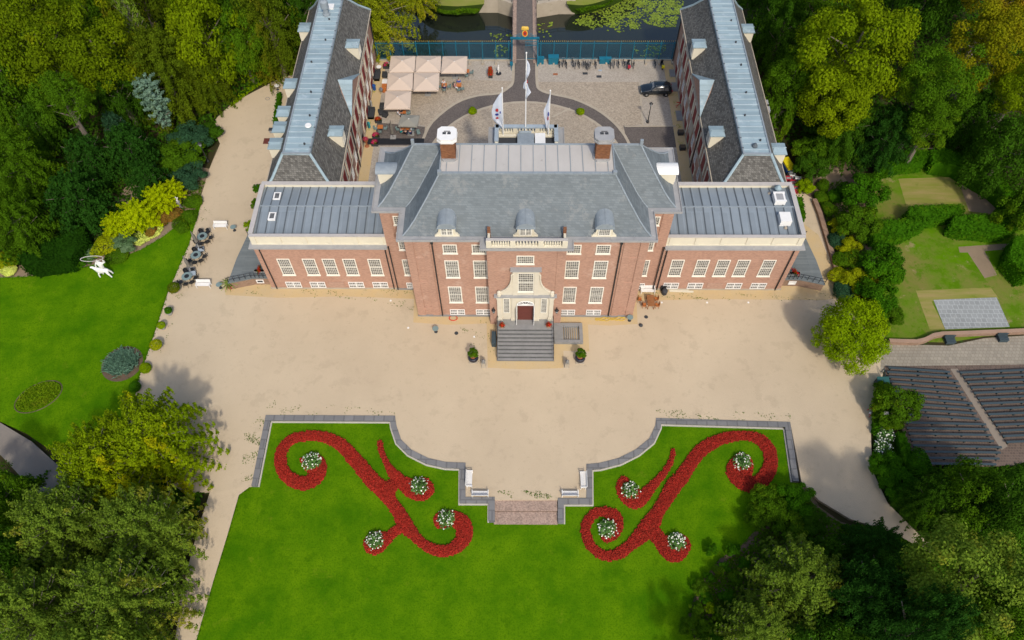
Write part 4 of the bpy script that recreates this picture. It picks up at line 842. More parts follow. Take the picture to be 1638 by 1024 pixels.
flagpole(-.1,14.85,15.0,25.8,'tallest white flagpole at the centre of the roof terrace with a furled white flag',[([(25.0,.1),(24.5,.35),(23.9,.42),(23.3,.3),(22.7,.05)],None),([(22.6,.04),(22.1,-.25),(21.5,-.3),(21.2,.05)],None),([(22.4,.06),(21.6,.25),(21.0,.55),(20.6,.3),(20.1,.04)],[(22.3,.12,(.12,.2),0)])])
flagpole(2.47,14.4,15.0,21.4,'right white flagpole with a narrow hanging white flag and red mark',[([(21.3,.03),(20.6,-.12),(19.8,-.3),(19.0,-.62),(18.3,-.58),(17.5,-.45),(16.6,-.35),(15.9,-.02)],[(18.4,-.1,(.14,.7),1),(17.8,-.12,(.12,.6),0)])])
# ================================================================ objects
PI=math.pi
def z6(a,b): return (570+a*.17577,60+b*.17577)
def z7(a,b): return (830+a*.17577,60+b*.17577)
def L3(p,z=0.0): return (p[0],p[1],z)
# ---------------- garden bench (proto, length along x, faces -y)
def make_bench():
    t=thing('garden_bench','white bench','bench',(0,0,0),0,'white garden benches')
    mb=MB(); [mb.box(-.86,-.24+i*.105,.43,.86,-.24+i*.105+.085,.46) for i in range(5)]; mb.build('seat',['white'],t)
    mb=MB(); [mb.cbox((0,.30+i*.03,.56+i*.11),(1.72,.025,.09),tilt=-.25) for i in range(4)]
    mb.build('backrest',['white'],t)
    for x in (-.82,.82):
        MB().box(x-.035,-.27,0,x+.035,-.20,.62).build('leg',['white'],t); MB().box(x-.035,.22,0,x+.035,.29,.62).cbox((x,.35,.74),(.07,.05,.36),tilt=-.25).build('leg',['white'],t)
        MB().box(x-.04,-.30,.62,x+.04,.32,.66).build('armrest',['white'],t)
    return t
BN=make_bench()
for u,v,rz,lb in ((751.5,766,PI/2,'white garden bench along the left side wall of the parterre recess'),(768,789,PI,'white garden bench beside the brick steps on their left'),
    (932.5,768,-PI/2,'white garden bench along the right side wall of the parterre recess'),(912,789,PI,'white garden bench beside the brick steps on their right'),
    (352.5,361,0,'white garden bench on the drive beyond the dark round tables'),(325,455,0,'white garden bench between the round tables and the potted palm'),
    (1036.5,464.5,0,'white garden bench against the brick wall behind the wooden table')):
    x,y=G(u,v,.45); b=put(BN,ST,(x,y,0),rz,lb)
# ---------------- bistro tables
def make_bistro():
    t=thing('bistro_table','round table','table',(0,0,0),0,'small round bistro tables'); MB().lathe((0,0,.70),[(.36,0),(.37,.015),(.36,.03)],20).build('tabletop',['greytab'],t)
    MB().tube((0,0,.03),(0,0,.7),.035).build('pedestal',['charcoal'],t); MB().lathe((0,0,0),[(.22,0),(.2,.04),(.04,.06)],14).build('base',['charcoal'],t); return t
BT=make_bistro()
for u,v,lb in ((372.5,363,'small round grey table right of the far white bench on the drive'),(350,455,'small round grey table beside the potted palm'),(696.5,525.5,'small round grey table on the gravel left of the entrance'),(1008,507.5,'small round grey table at the right front corner of the palace')):
    x,y=G(u,v,.72); put(BT,ST,(x,y,0),0,lb)
x,y=G(442.5,137,.72); o=put(BT,ST,(x,y,0),0,'small round white table at the top end of the gravel drive')
for ch in o.children:
    if ch.name.startswith('tabletop'): ch.data=ch.data.copy(); ch.data.materials[0]=M['white']
# ---------------- chairs and round tables on the drive
def make_chair(name='garden_chair',m='black',group='dark chairs round the garden tables',legs='black',w=.27):
    t=thing(name,'chair','chair',(0,0,0),0,group)
    MB().box(-w,-.24,.42,w,.24,.46).build('seat',[m],t)
    mb=MB(); n=7; vs=[]
    for z,r in ((.46,.0),(.88,.05)):
        vs+=[((w+.02)*math.cos(PI*i/(n-1)), .12+(.18+r)*math.sin(PI*i/(n-1)), z-(0 if z<.6 else .12*abs(math.cos(PI*i/(n-1))))) for i in range(n)]
    for z,r in ((.88,.05),(.46,.0)): vs+=[((w-.02)*math.cos(PI*i/(n-1)), .11+(.14+r)*math.sin(PI*i/(n-1)), z-(0 if z<.6 else .12*abs(math.cos(PI*i/(n-1))))) for i in range(n)]
    mb.add(vs,[(k*n+i,k*n+i+1,((k+1)%4)*n+i+1,((k+1)%4)*n+i) for k in range(4) for i in range(n-1)]); mb.build('backrest',[m],t)
    for sx in (-1,1):
        for sy in (-1,1): MB().tube((sx*w*.85,sy*.2,.43),(sx*(w+.04),sy*.28,0),.022,.018,6).build('leg',[legs],t)
    return t
CHB=make_chair()
def make_round():
    t=thing('garden_table','table','table',(0,0,0),0,'dark round garden tables'); MB().lathe((0,0,.70),[(.62,0),(.64,.02),(.62,.04)],24).build('tabletop',['greytab'],t)
    MB().lathe((0,0,.742),[(.30,0),(.29,.02)],20).build('centre_plate',['black'],t)
    for k in range(4): a=PI/4+k*PI/2; MB().tube((.4*math.cos(a),.4*math.sin(a),.7),(.5*math.cos(a),.5*math.sin(a),0),.03).build('leg',['black'],t)
    return t
RT_=make_round()
for i,(u,v,nm) in enumerate(((323.3,377.8,'far'),(313,407.8,'middle'),(298.6,441.9,'nearest'))):
    x,y=G(u,v,.72); put(RT_,ST,(x,y,0),0,'%s of the three round grey green tables beside the left lawn'%nm)
    for a,w in zip((115,68,0,-45,-90,-135),('upper left','upper right','right','lower right','lower','lower left')):
        a=R(a); r=.98; put(CHB,ST,(x+r*math.cos(a),y+r*math.sin(a),0),a-PI/2,'black garden chair on the %s side of the %s round table'%(w,nm))
def folded(u,v,ut,lb,h=2.9,lean=0):
    x,y=G(u,v); t=thing('folded_parasol',lb,'parasol',(x,y,0),lean,'closed parasols')
    MB().box(x-.4,y-.4,0,x+.4,y+.4,.08).build('base',['concrete'],t); MB().tube((x,y,.05),(x,y,h),.03).build('pole',['charcoal'],t)
    MB().lathe((x,y,.75),[(.08,0),(.24,.1),(.20,.5),(.22,.9),(.13,1.5),(.05,h-.85),(.02,h-.75)],9).build('canopy',['canvasd'],t); return t
folded(318,393,0,'closed grey parasol between the far and the middle round tables'); folded(306,432,0,'closed grey parasol between the middle and the nearest round tables')
folded(629,220,0,'closed grey parasol standing on the dark paving of the court terrace',3.2)
for u,v,lb in ((321.3,398.8,'pale blue grey square side table next to the middle round table'),(308,437.3,'pale blue grey square side table next to the nearest round table')):
    x,y=G(u,v,.5); t=thing('side_table',lb,'table',(x,y,0),.3,'pale square side tables'); MB().cbox((x,y,.5),(.72,.72,.04)).build('tabletop',['paleblue'],t)
    for sx in (-1,1):
        for sy in (-1,1): MB().tube((x+sx*.3,y+sy*.3,.48),(x+sx*.32,y+sy*.32,0),.02).build('leg',['paleblue'],t)
# ---------------- potted plants
def potplant(u,v,r,kind,leaf,label,pot='concrete',pr=.34,ph=.5,shape='pot',fl=.9,lift=0,plinth=False,z=0):
    x,y=G(u,v,z+ph); t=thing('potted_plant',label,'potted plant',(x,y,z))
    if shape=='bowl': prof=[(pr*.45,0),(pr*.85,ph*.2),(pr,ph*.55),(pr*.92,ph*.88),(pr*.78,ph),(pr*.7,ph*.94)]
    else: prof=[(pr*.7,0),(pr*.95,ph*.8),(pr*1.08,ph*.82),(pr*1.05,ph),(pr*.9,ph*.96)]
    zb=z+(.12 if plinth else 0)
    if plinth: MB().box(x-pr*.8,y-pr*.8,z,x+pr*.8,y+pr*.8,z+.12).build('plinth',['kerb'],t)
    p=MB().lathe((x,y,zb),prof,18).build('pot',[pot],t,smooth=False); MB().lathe((x,y,zb+ph*.9),[(pr*.72,0),(pr*.5,.03)],12).build('soil',['terra' if shape=='bowl' else 'soil'],t)
    me=CR[kind][0]; o=link(bpy.data.objects.new('foliage',me)); o.parent=t; o.location=(0,0,zb-z+ph+r*fl*.55+lift); o.scale=(r,r,r*fl)
    if not me.materials: me.materials.append(None)
    o.material_slots[0].link='OBJECT'; o.material_slots[0].material=leaf if not isinstance(leaf,str) else LM[leaf]
    if lift: MB().tube((x,y,zb+ph*.85),(x,y,zb+ph+lift+.3),.05,.04).build('stem',['bark'],t)
    return t
def blooms(t,loc,sc,m):
    global BLM
    try: BLM
    except NameError:
        v=rsph(700); v[:,2]=np.abs(v[:,2]); q=v*RG.uniform(.35,1.1,(700,1))
        BLM=(leafmesh('leaves',q[:280]*.95,v[:280]+RG.normal(size=(280,3))*.5,RG.uniform(.18,.32,280)),leafmesh('flowers',q[280:]*np.array([1,1,1.08]),v[280:]+RG.normal(size=(420,3))*.4,RG.uniform(.13,.26,420),.95))
        for b in BLM: b.materials.append(None)
    for nm,me,mm in (('leaves',BLM[0],LM['mid']),('flowers',BLM[1],M[m])):
        o=link(bpy.data.objects.new(nm,me)); o.parent=t; o.location=loc; o.scale=sc; o.rotation_euler=(0,0,RG.uniform(0,6)); o.material_slots[0].link='OBJECT'; o.material_slots[0].material=mm
def redpot(u,v,lb):
    x,y=G(u,v,1.7); t=thing('potted_plant',lb,'potted plant',(x,y,1.32)); MB().lathe((x,y,1.32),[(.14,0),(.24,.3),(.26,.38),(.2,.36)],12).build('pot',['cream'],t)
    blooms(t,(0,0,.35),(.36,.36,.55),'petalred')
def late_objects():
    for a in ((279.5,463,.72,'ball0','brown','round olive bronze bush in a concrete pot at the lawn edge'),(270,499,.45,'shrub0','hedge','small dark green bush in a concrete pot at the lawn edge'),
        (259,522,.48,'ball0','lime','small lime green ball in a concrete pot at the lawn edge'),(251,554,.68,'ball0','yellowm','olive green bush in a concrete pot nearest the blue grey plant bed')): potplant(*a)
    potplant(756.8,571,.62,'bush0','mid','leafy shrub in a black glazed bowl left of the entrance steps','navy',.62,.72,'bowl',1.1,.35,True)
    potplant(928,571.5,.62,'bush0','mid','leafy shrub in a black glazed bowl right of the entrance steps','navy',.62,.72,'bowl',1.1,.35,True)
    LM['petred']=M['petalred']; LM['petpink']=M['petalpink']
    redpot(803.3,521,'pot of red flowers at the left of the stair landing')
    redpot(877.7,520.5,'pot of red flowers at the right of the stair landing')
    # palm
    x,y=G(369,461); t=thing('potted_palm','spiky palm in a terracotta pot at the foot of the left terrace steps','potted plant',(x,y,0)); MB().lathe((x,y,0),[(.24,0),(.36,.5),(.4,.52),(.38,.58),(.3,.55)],14).build('pot',['terra'],t); MB().tube((x,y,.5),(x,y,1.1),.1,.08).build('trunk',['bark'],t)
    mb=MB()
    for i in range(22):
        a=i*2.4; el=.2+.9*(i%5)/5; L=1.15; pr=None
        for k in range(6):
            s=k/5; px_=L*s*math.cos(el); pz=1.1+L*s*math.sin(el)-.5*s*s*L; p=(x+px_*math.cos(a),y+px_*math.sin(a),pz)
            if pr: w=.13*(1-s*.7); dx,dy=-math.sin(a)*w,math.cos(a)*w; mb.add([pr,(pr[0]+dx,pr[1]+dy,pr[2]-.05),(p[0]+dx*.7,p[1]+dy*.7,p[2]-.1),p,(pr[0]-dx,pr[1]-dy,pr[2]-.05),(p[0]-dx*.7,p[1]-dy*.7,p[2]-.1)],[(0,1,2,3),(0,3,5,4)])
            pr=p
    mb.build('fronds',[LM['palm']],t)
    # planters with flowers
    def planter(u,v,leaf,label,w=.95,d=.5,h=.5,z=0):
        x,y=G(u,v,z+h+.2); t=thing('flower_planter',label,'planter',(x,y,z)); MB().box(x-w/2,y-d/2,z,x+w/2,y+d/2,z+h).box(x-w/2-.03,y-d/2-.03,z+h-.06,x+w/2+.03,y+d/2+.03,z+h).build('box',['charcoal' if z==0 else 'concrete'],t)
        blooms(t,(0,0,h+.08),(w*.55,d*.62,.42),leaf)
    planter(*z6(268,243),'petalpink','planter of magenta flowers at the water end of the cafe wall'); planter(*z6(196,738),'petalred','planter of scarlet flowers between the sofas and the orange table')
    planter(*z6(173,882),'petalpink','planter of magenta flowers just beyond the black carpet'); planter(*z6(163,948),'petalpink','planter of magenta flowers on the black carpet'); planter(590.5,307,'petalred','planter of scarlet flowers in the corner behind the left low wing')
    planter(414,431,'petalred','box of red flowers on the left side terrace',1.25,.35,.25,1.4); planter(1272.5,435,'petalred','box of red flowers on the right side terrace',1.25,.35,.25,1.4)
    x,y=G(*z6(98,990)); t=thing('flower_column','terracotta pot on a stand with bright pink flowers beside the black carpet','planter',(x,y,0)); MB().lathe((x,y,0),[(.35,0),(.3,.1),(.12,.2),(.14,.8),(.3,1.0),(.3,1.15)],12).build('stand',['terra'],t)
    blooms(t,(0,0,1.3),(.42,.42,.35),'petalpink')
    x,y=G(*z6(1222,360)); t=thing('flower_tower','tall tower of red flowers on the court near the bridge','planter',(x,y,0)); MB().box(x-.3,y-.3,0,x+.3,y+.3,.5).build('box',['charcoal'],t)
    for k in range(3):
        blooms(t,(0,0,.55+k*.45),(.5-.07*k,.5-.07*k,.45),'petalred')
# ---------------- statues by the steps
def make_lion():
    t=thing('stone_statue','statue','statue',(0,0,0),0,'stone figures on plinths by the steps'); MB().box(-.28,-.34,0,.28,.34,.12).box(-.22,-.28,.12,.22,.28,.75).box(-.27,-.33,.75,.27,.33,.86).build('plinth',['kerb'],t)
    skel('figure',[(0,.2,.92,.16),(0,.05,1.12,.17),(0,-.12,1.38,.15),(0,-.16,1.56,.13),(0,-.30,1.55,.08),(-.12,-.22,1.1,.06),(-.12,-.26,.88,.06),(.12,-.22,1.1,.06),(.12,-.26,.88,.06),(-.16,.1,.92,.09),(.16,.1,.92,.09)],[(0,1),(1,2),(2,3),(3,4),(2,5),(5,6),(2,7),(7,8),(0,9),(0,10)],'stone',t); return t
def skel(name,V,E,m,parent,sub=1,root=0):
    me=bpy.data.meshes.new(name); me.from_pydata([v[:3] for v in V],E,[]); o=link(bpy.data.objects.new(name,me)); o.parent=parent
    md=o.modifiers.new('s','SKIN'); sk=me.skin_vertices[0].data
    for i,v in enumerate(V): r=v[3]; sk[i].radius=(r,(v[4] if len(v)>4 else r)); sk[i].use_root=(i==root)
    s=o.modifiers.new('u','SUBSURF'); s.levels=sub; s.render_levels=sub
    me.materials.append(M[m] if isinstance(m,str) else m); return o
LI=make_lion(); put(LI,ST,(*G(774,585),0),0,'weathered stone figure on a plinth left of the steps'); put(LI,ST,(*G(906.5,585.5),0),0,'weathered stone figure on a plinth right of the steps')
# small grey statue in the left border
x,y=G(290,333); t=thing('garden_statue','small grey white standing statue on a column in the left flower border','statue',(x,y,0))
MB().lathe((x,y,0),[(.28,0),(.28,.12),(.2,.2),(.18,1.1),(.26,1.2),(.26,1.28)],10).build('column',['concrete'],t)
skel('figure',[(0,0,1.3,.14),(0,0,1.6,.17),(0,0,1.95,.14),(0,0,2.08,.06),(0,0,2.2,.10),(-.22,0,1.85,.06),(-.26,-.1,1.6,.05),(.22,0,1.9,.06),(.3,0,2.1,.05)],[(0,1),(1,2),(2,3),(3,4),(2,5),(5,6),(2,7),(7,8)],'white',t)
# white centaur-like statue on the lawn
x,y=G(170,441); t=thing('lawn_statue','white statue of a figure swinging a hoop above a standing animal on the left lawn','statue',(x,y,.02))
skel('animal',[(.42,.1,1.0,.33),(0,.05,1.05,.31),(-.45,0,1.1,.34),(-.72,-.05,1.5,.2),(-.85,-.05,1.8,.17),(-1.15,-.1,1.78,.10),
  (-.52,-.16,.75,.14),(-.62,-.25,.40,.09),(-.60,-.3,0.02,.09),(-.40,.18,.75,.14),(-.36,.2,.4,.09),(-.38,.2,.02,.09),
  (.52,-.14,.72,.18),(.72,-.25,.42,.10),(.86,-.3,.03,.09),(.54,.25,.72,.16),(.74,.3,.42,.10),(.80,.3,.03,.09),(.65,.1,1.1,.08),(.8,.1,.85,.06)],
  [(0,1),(1,2),(2,3),(3,4),(4,5),(2,6),(6,7),(7,8),(2,9),(9,10),(10,11),(0,12),(12,13),(13,14),(0,15),(15,16),(16,17),(0,18),(18,19)],'white',t,2,1)
skel('rider',[(.22,.1,1.3,.26),(.2,.12,1.8,.25),(.17,.15,2.3,.29),(.13,.15,2.65,.12),(.10,.15,2.95,.20),(-.2,.15,2.4,.12),(-.42,.1,2.0,.09),(-.5,.05,1.6,.08),(.55,.12,2.4,.12),(.92,.15,2.5,.10),(.92,.1,3.0,.09)],
  [(0,1),(1,2),(2,3),(3,4),(2,5),(5,6),(6,7),(2,8),(8,9),(9,10)],'white',t,2)
mb=MB(); pts=[(x-.45+1.45*math.cos(a),y+.3+.34*math.sin(a),3.05+.15*math.sin(a+1)) for a in [2*PI*k/26 for k in range(27)]]; mb.path(pts,.045,6); mb.build('hoop',['coplight'],t)
# ---------------- people
def person(u,v,label,pose,shirt,legs,hair='bark',rz=0,z=0):
    x,y=G(u,v,z+ (.9 if pose=='sit' else .9)); t=thing('person',label,'person',(x,y,z),rz)
    h=-.42 if pose=='sit' else 0
    if pose=='sit': V=[(0,0,.55,.14),(0,0,.85,.13),(0,-.01,1.08,.14),(0,0,1.2,.055),(0,-.02,1.36,.10),(-.1,-.38,.52,.08),(-.1,-.42,.08,.05),(-.1,-.56,.05,.04),(.1,-.38,.52,.08),(.1,-.42,.08,.05),(.1,-.56,.05,.04),(-.2,0,1.08,.055),(-.25,-.1,.82,.045),(-.14,-.34,.78,.035),(-.1,-.42,.78,.03),(.2,0,1.08,.055),(.25,-.1,.82,.045),(.14,-.34,.78,.035),(.1,-.42,.78,.03)]
    else: V=[(0,0,.95,.14),(0,0,1.2,.13),(0,0,1.42,.14),(0,0,1.53,.055),(0,-.02,1.68,.10),(-.1,0,.5,.075),(-.1,.02,.08,.05),(-.1,-.12,.04,.04),(.1,-.05,.5,.075),(.1,-.02,.08,.05),(.1,-.16,.04,.04),(-.2,0,1.42,.055),(-.26,0,1.15,.045),(-.25,-.12,.92,.035),(-.25,-.17,.85,.03),(.2,0,1.42,.055),(.27,0,1.15,.045),(.25,-.14,.95,.035),(.24,-.2,.9,.03)]
    E=[(0,1),(1,2),(2,3),(3,4),(0,5),(5,6),(6,7),(0,8),(8,9),(9,10),(2,11),(11,12),(12,13),(13,14),(2,15),(15,16),(16,17),(17,18)]
    skel('body',V,E,'skin',t)
    g=lambda i,k: (*V[i][:3],V[i][3]*k+.012)
    skel('shirt',[g(0,1.05),g(1,1.12),g(2,1.1),g(11,1.15),g(12,1.15),g(15,1.15),g(16,1.15)],[(0,1),(1,2),(2,3),(3,4),(2,5),(5,6)],shirt,t)
    skel('trousers',[g(0,1.12),g(5,1.1),g(6,1.0),g(8,1.1),g(9,1.0)],[(0,1),(1,2),(0,3),(3,4)],legs,t)
    hx=V[4]; MB().lathe((x+0,y+.02,z+hx[2]-.02),[(.105,0),(.118,.06),(.10,.115),(.04,.14)],10).build('hair',[hair],t)
    return t
c1=mat('teal_cloth',(0.01,.30,.33),.9); c2=mat('navy_cloth',(.015,.03,.12),.9); c3=mat('blue_cloth',(.01,.08,.42),.9); c4=mat('white_cloth',(.7,.72,.75),.9); c5=mat('dark_cloth',(.02,.02,.025),.9); c6=mat('pink_cloth',(.5,.25,.24),.9)
person(*z6(405,850),'person in a teal shirt seated at the table under the grey parasol','sit',c1,c5,rz=2.2)
person(*z6(449,862),'person in dark clothes, middle of the near side of the grey parasol table','sit',c5,c2,rz=PI)
person(*z6(490,862),'person in navy, right on the near side of the grey parasol table','sit',c2,c5,rz=PI)
person(*z6(500,826),'person in a pale top at the right end of the table under the grey parasol','sit',c4,c5,rz=-PI/2)
person(*z6(398,825),'person in a pink top at the left end of the table under the grey parasol','sit',c6,c5,rz=PI/2)
person(*z6(378,678),'person in white sitting at the edge of the lowest beige parasol','sit',c4,c4,rz=PI/2)
person(*z6(405,668),'person in black sitting beside the person in white by the lowest beige parasol','sit',c5,c5,rz=0)
person(*z6(793,405),'person in a white shirt leaning over the table right of the middle parasols','sit',c4,c2,rz=0)
person(*z6(802,452),'person in navy seated on the near side of the table right of the middle parasols','sit',c2,c5,rz=PI)
person(*z6(932,398),'person in bright blue seated behind the small orange table on the court','sit',c3,c5,rz=0)
person(*z6(893,432),'person in a pale pink top seated left of the small orange table on the court','sit',c6,c4,rz=PI/2)
# ---------------- parasols
def parasol(pts,label,m='canvas',h=2.35,rise=.55,group='beige cafe parasols'):
    P=[G(*p,h) for p in pts]; cx=sum(p[0] for p in P)/4; cy=sum(p[1] for p in P)/4
    t=thing('parasol',label,'parasol',(cx,cy,0),0,group); top=(cx,cy,h+rise); mb=MB()
    Q=[(a,b,h) for a,b in P]; mid=[((Q[i][0]+Q[(i+1)%4][0])/2,(Q[i][1]+Q[(i+1)%4][1])/2,h) for i in range(4)]
    ringp=[]; 
    for i in range(4): ringp += [Q[i],mid[i]]
    n=8; inn=[(cx+(p[0]-cx)*.5,cy+(p[1]-cy)*.5,h+rise*(.45 if k%2 else .5)) for k,p in enumerate(ringp)]
    for i in range(n): j=(i+1)%n; mb.add([ringp[i],ringp[j],inn[j],inn[i],top],[(0,1,2,3),(3,2,4)])
    for i in range(n): j=(i+1)%n; a,b=ringp[i],ringp[j]; mb.add([a,b,(b[0],b[1],h-.18),(a[0],a[1],h-.18)],[(0,1,2,3)])
    o=mb.build('canopy',[m],t); MB().tube((cx,cy,0),(cx,cy,h+rise+.12),.04).build('pole',['charcoal'],t); MB().lathe((cx,cy,h+rise),[(.09,0),(.07,.06),(.02,.12)],8).build('finial',['white'],t)
    mb=MB(); [mb.tube(Q[i],(cx,cy,h+rise-.1),.018) for i in range(4)]; mb.build('ribs',['charcoal'],t); MB().box(cx-.45,cy-.45,0,cx+.45,cy+.45,.1).build('base',['concrete'],t); return t
for q,lb in (([(315,168),(539,168),(530,312),(296,318)],'beige square parasol at the left of the row along the railing'),([(547,168),(771,168),(766,312),(536,314)],'beige square parasol in the middle of the row along the railing'),
    ([(786,170),(1010,170),(1003,322),(770,322)],'beige square parasol at the right of the row along the railing'),([(290,322),(516,320),(511,478),(275,480)],'beige square parasol at the left of the second row'),
    ([(525,320),(756,320),(749,483),(518,485)],'beige square parasol at the right of the second row'),([(266,488),(500,488),(489,648),(250,650)],'beige square parasol standing alone nearest the palace')): parasol([z6(*p) for p in q],lb)
parasol([z6(412,702),z6(577,710),z6(552,813),z6(378,806)],'smaller grey parasol over the busy table on the court terrace','canvasg',2.4,.35,'grey parasols')
# ---------------- cafe furniture
def make_cafe_table():
    t=thing('cafe_table','table','table',(0,0,0),0,'orange topped cafe tables'); MB().box(-.38,-.38,.70,.38,.38,.74).build('tabletop',['orange'],t); MB().tube((0,0,0),(0,0,.7),.04).build('pedestal',['charcoal'],t); MB().box(-.24,-.24,0,.24,.24,.04).build('base',['charcoal'],t); return t
CT=make_cafe_table(); CHG=make_chair('cafe_chair','greytab','grey cafe chairs','charcoal',.23)
TB=[(z6(217,813),'small orange table near the wall between the planters',((0,'right'),(180,'left'),(-90,'near'))),(z6(933,432),'small orange table on the open cobbles',((-90,'near'),(-45,'near right'),(150,'left'))),
    (z6(800,432),'orange table right of the middle parasols',((0,'right'),(180,'left'),(-90,'near'))),(z6(428,676),'orange table at the edge of the lowest beige parasol',((0,'right'),(90,'far'))),
    (z6(420,822),'left orange table under the grey parasol',((180,'left'),(90,'far'))),(z6(462,824),'right orange table under the grey parasol',((0,'right'),(90,'far'),(-60,'near right'))),
    (z6(1005,305),'orange table half hidden by the right parasol of the railing row',((0,'right'),(-90,'near'))),
    (z6(350,400),'orange table under the left parasol of the second row',((-90,'near'),(90,'far'))),(z6(640,400),'orange table under the right parasol of the second row',((-90,'near'),(0,'right')))]
used_lb=set()
SHORT=['table by the wall planters','table on the open cobbles','table right of the middle parasols','table at the lowest beige parasol','left table under the grey parasol','right table under the grey parasol','table by the right railing parasol','table under the left second row parasol','table under the right second row parasol']
for (p,lb,chs),sh in zip(TB,SHORT):
    x,y=G(*p,.72); put(CT,ST,(x,y,0),0,lb)
    for a,w in chs: a=R(a); put(CHG,ST,(x+.7*math.cos(a),y+.7*math.sin(a),0),a-PI/2,'grey cafe chair on the %s side of the %s'%(w,sh))
x,y=G(*z6(570,890)); put(CHG,ST,(x,y,0),.4,'single grey cafe chair alone on the dark paving by the ring road kerb')
x,y=G(*z6(990,335)); put(CHG,ST,(x,y,0),.4,'grey cafe chair pulled away in front of the right railing parasol')
def sofa(u,v,label,L=2.0):
    x,y=G(u,v,.5); t=thing('outdoor_sofa',label,'sofa',(x,y,0),0,'dark outdoor sofas by the cafe wall')
    MB().box(x-.42,y-L/2,.05,x+.42,y+L/2,.40).build('seat',['charcoal'],t); MB().box(x-.5,y-L/2,.05,x-.3,y+L/2,.85).build('backrest',['charcoal'],t)
    for s in (-1,1): MB().box(x-.42,y+s*(L/2-.08)-.08,.05,x+.42,y+s*(L/2-.08)+.08,.62).build('armrest',['charcoal'],t)
sofa(*z6(188,335),'dark outdoor sofa against the wall beside the second parasol row'); sofa(*z6(136,680),'dark outdoor sofa against the wall beside the alone standing parasol')
for i,(p,lb) in enumerate(((z6(258,340),'dark lounge chair at the left edge of the parasols'),(z6(236,625),'dark lounge chair beside the lowest beige parasol'),(z6(225,680),'dark lounge chair facing the wall sofa'),(z6(260,700),'dark lounge chair nearest the scarlet planter'))):
    x,y=G(*p,.4); t=thing('lounge_chair',lb,'armchair',(x,y,0),[0,0,.4,-.4][i],'dark lounge chairs of the cafe'); MB().cbox((x,y,.25),(.7,.7,.3)).build('seat',['charcoal'],t); MB().cbox((x,y+.32,.5),(.7,.14,.5)).build('backrest',['charcoal'],t)
    for s in (-1,1): MB().cbox((x+s*.33,y,.4),(.1,.7,.3)).build('armrest',['charcoal'],t)
x,y=G(*z6(257,420),.9); t=thing('serving_station','serving counter with pale top and orange wooden front under the parasols','counter',(x,y,0)); MB().box(x-.35,y-.9,0,x+.35,y-.1,.95).build('cabinet',['orange'],t); MB().box(x-.35,y-.1,0,x+.35,y+.8,1.0).build('cooler',['chrome'],t); MB().box(x-.38,y-.1,1.0,x+.38,y+.83,1.04).build('worktop',['white'],t)
x,y=G(*z6(205,268),1.0); t=thing('bistro_table','high white round table in the corner by the railing','table',(x,y,0)); MB().lathe((x,y,1.0),[(.38,0),(.38,.04)],18).build('tabletop',['white'],t); MB().tube((x,y,0),(x,y,1.0),.04).build('pedestal',['charcoal'],t)
x,y=G(*z6(160,447),.6); t=thing('litter_bin','small blue bin against the left court wall','bin',(x,y,0)); MB().lathe((x,y,0),[(.22,0),(.27,.8)],12).build('body',['bluebox'],t); MB().lathe((x,y,.8),[(.28,0),(.2,.12)],12).build('lid',['bluebox'],t)
x,y=G(*z6(225,475),.6); t=thing('steel_kettle','round steel brazier beside the serving counter','brazier',(x,y,0)); MB().lathe((x,y,.35),[(.1,0),(.3,.15),(.33,.35),(.25,.5),(.08,.55)],12).build('bowl',['chrome'],t)
for k in range(3): a=k*2.09; MB().tube((x+.1*math.cos(a),y+.1*math.sin(a),.4),(x+.3*math.cos(a),y+.3*math.sin(a),0),.02).build('leg',['black'],t)
for p,lb in ((z6(112,795),'teal gas bottle trolley against the left court wall'),(z6(130,600),'grey metal post with fittings against the left court wall')):
    x,y=G(*p,.5); t=thing('gas_bottle' if 'gas' in lb else 'metal_post',lb,'bottle' if 'gas' in lb else 'post',(x,y,0)); MB().lathe((x,y,0),[(.2,0),(.22,.1),(.22,.85),(.08,1.0),(.05,1.1)],10).build('body',[c1 if 'gas' in lb else 'concrete'],t); MB().box(x-.05,y-.28,0,x+.05,y-.2,1.2).build('handle',['charcoal'],t)
x0,y0=G(*z6(95,948)); x1,y1=G(*z6(617,948)); mb=MB(); mb.box(x0,y0-.6,.02,x1,y0+.6,.05); mb.build('runner_carpet',['black'],label='long black carpet strip crossing the court terrace',cat='carpet',loc=((x0+x1)/2,y0,0))
x,y=G(591,296); mb=MB(); mb.box(-22.0,12.7,.0,-15.8,12.9,.9); mb.build('low_screen',['black'],label='low black screen behind the left low wing',cat='screen',loc=(-19,12.8,0))
x,y=G(*z6(1295,330)); t=thing('garden_ornament','slender white statue on a round black ring base on the court','statue',(x,y,0)); MB().lathe((x,y,0),[(.42,0),(.42,.08),(.3,.1)],16).build('base',['black'],t)
skel('figure',[(0,0,.1,.08),(0,0,.6,.12),(0,0,1.1,.14),(0,0,1.4,.07),(.03,0,1.6,.12),(-.14,0,1.1,.05),(-.16,0,.7,.05)],[(0,1),(1,2),(2,3),(3,4),(2,5),(5,6)],'white',t)
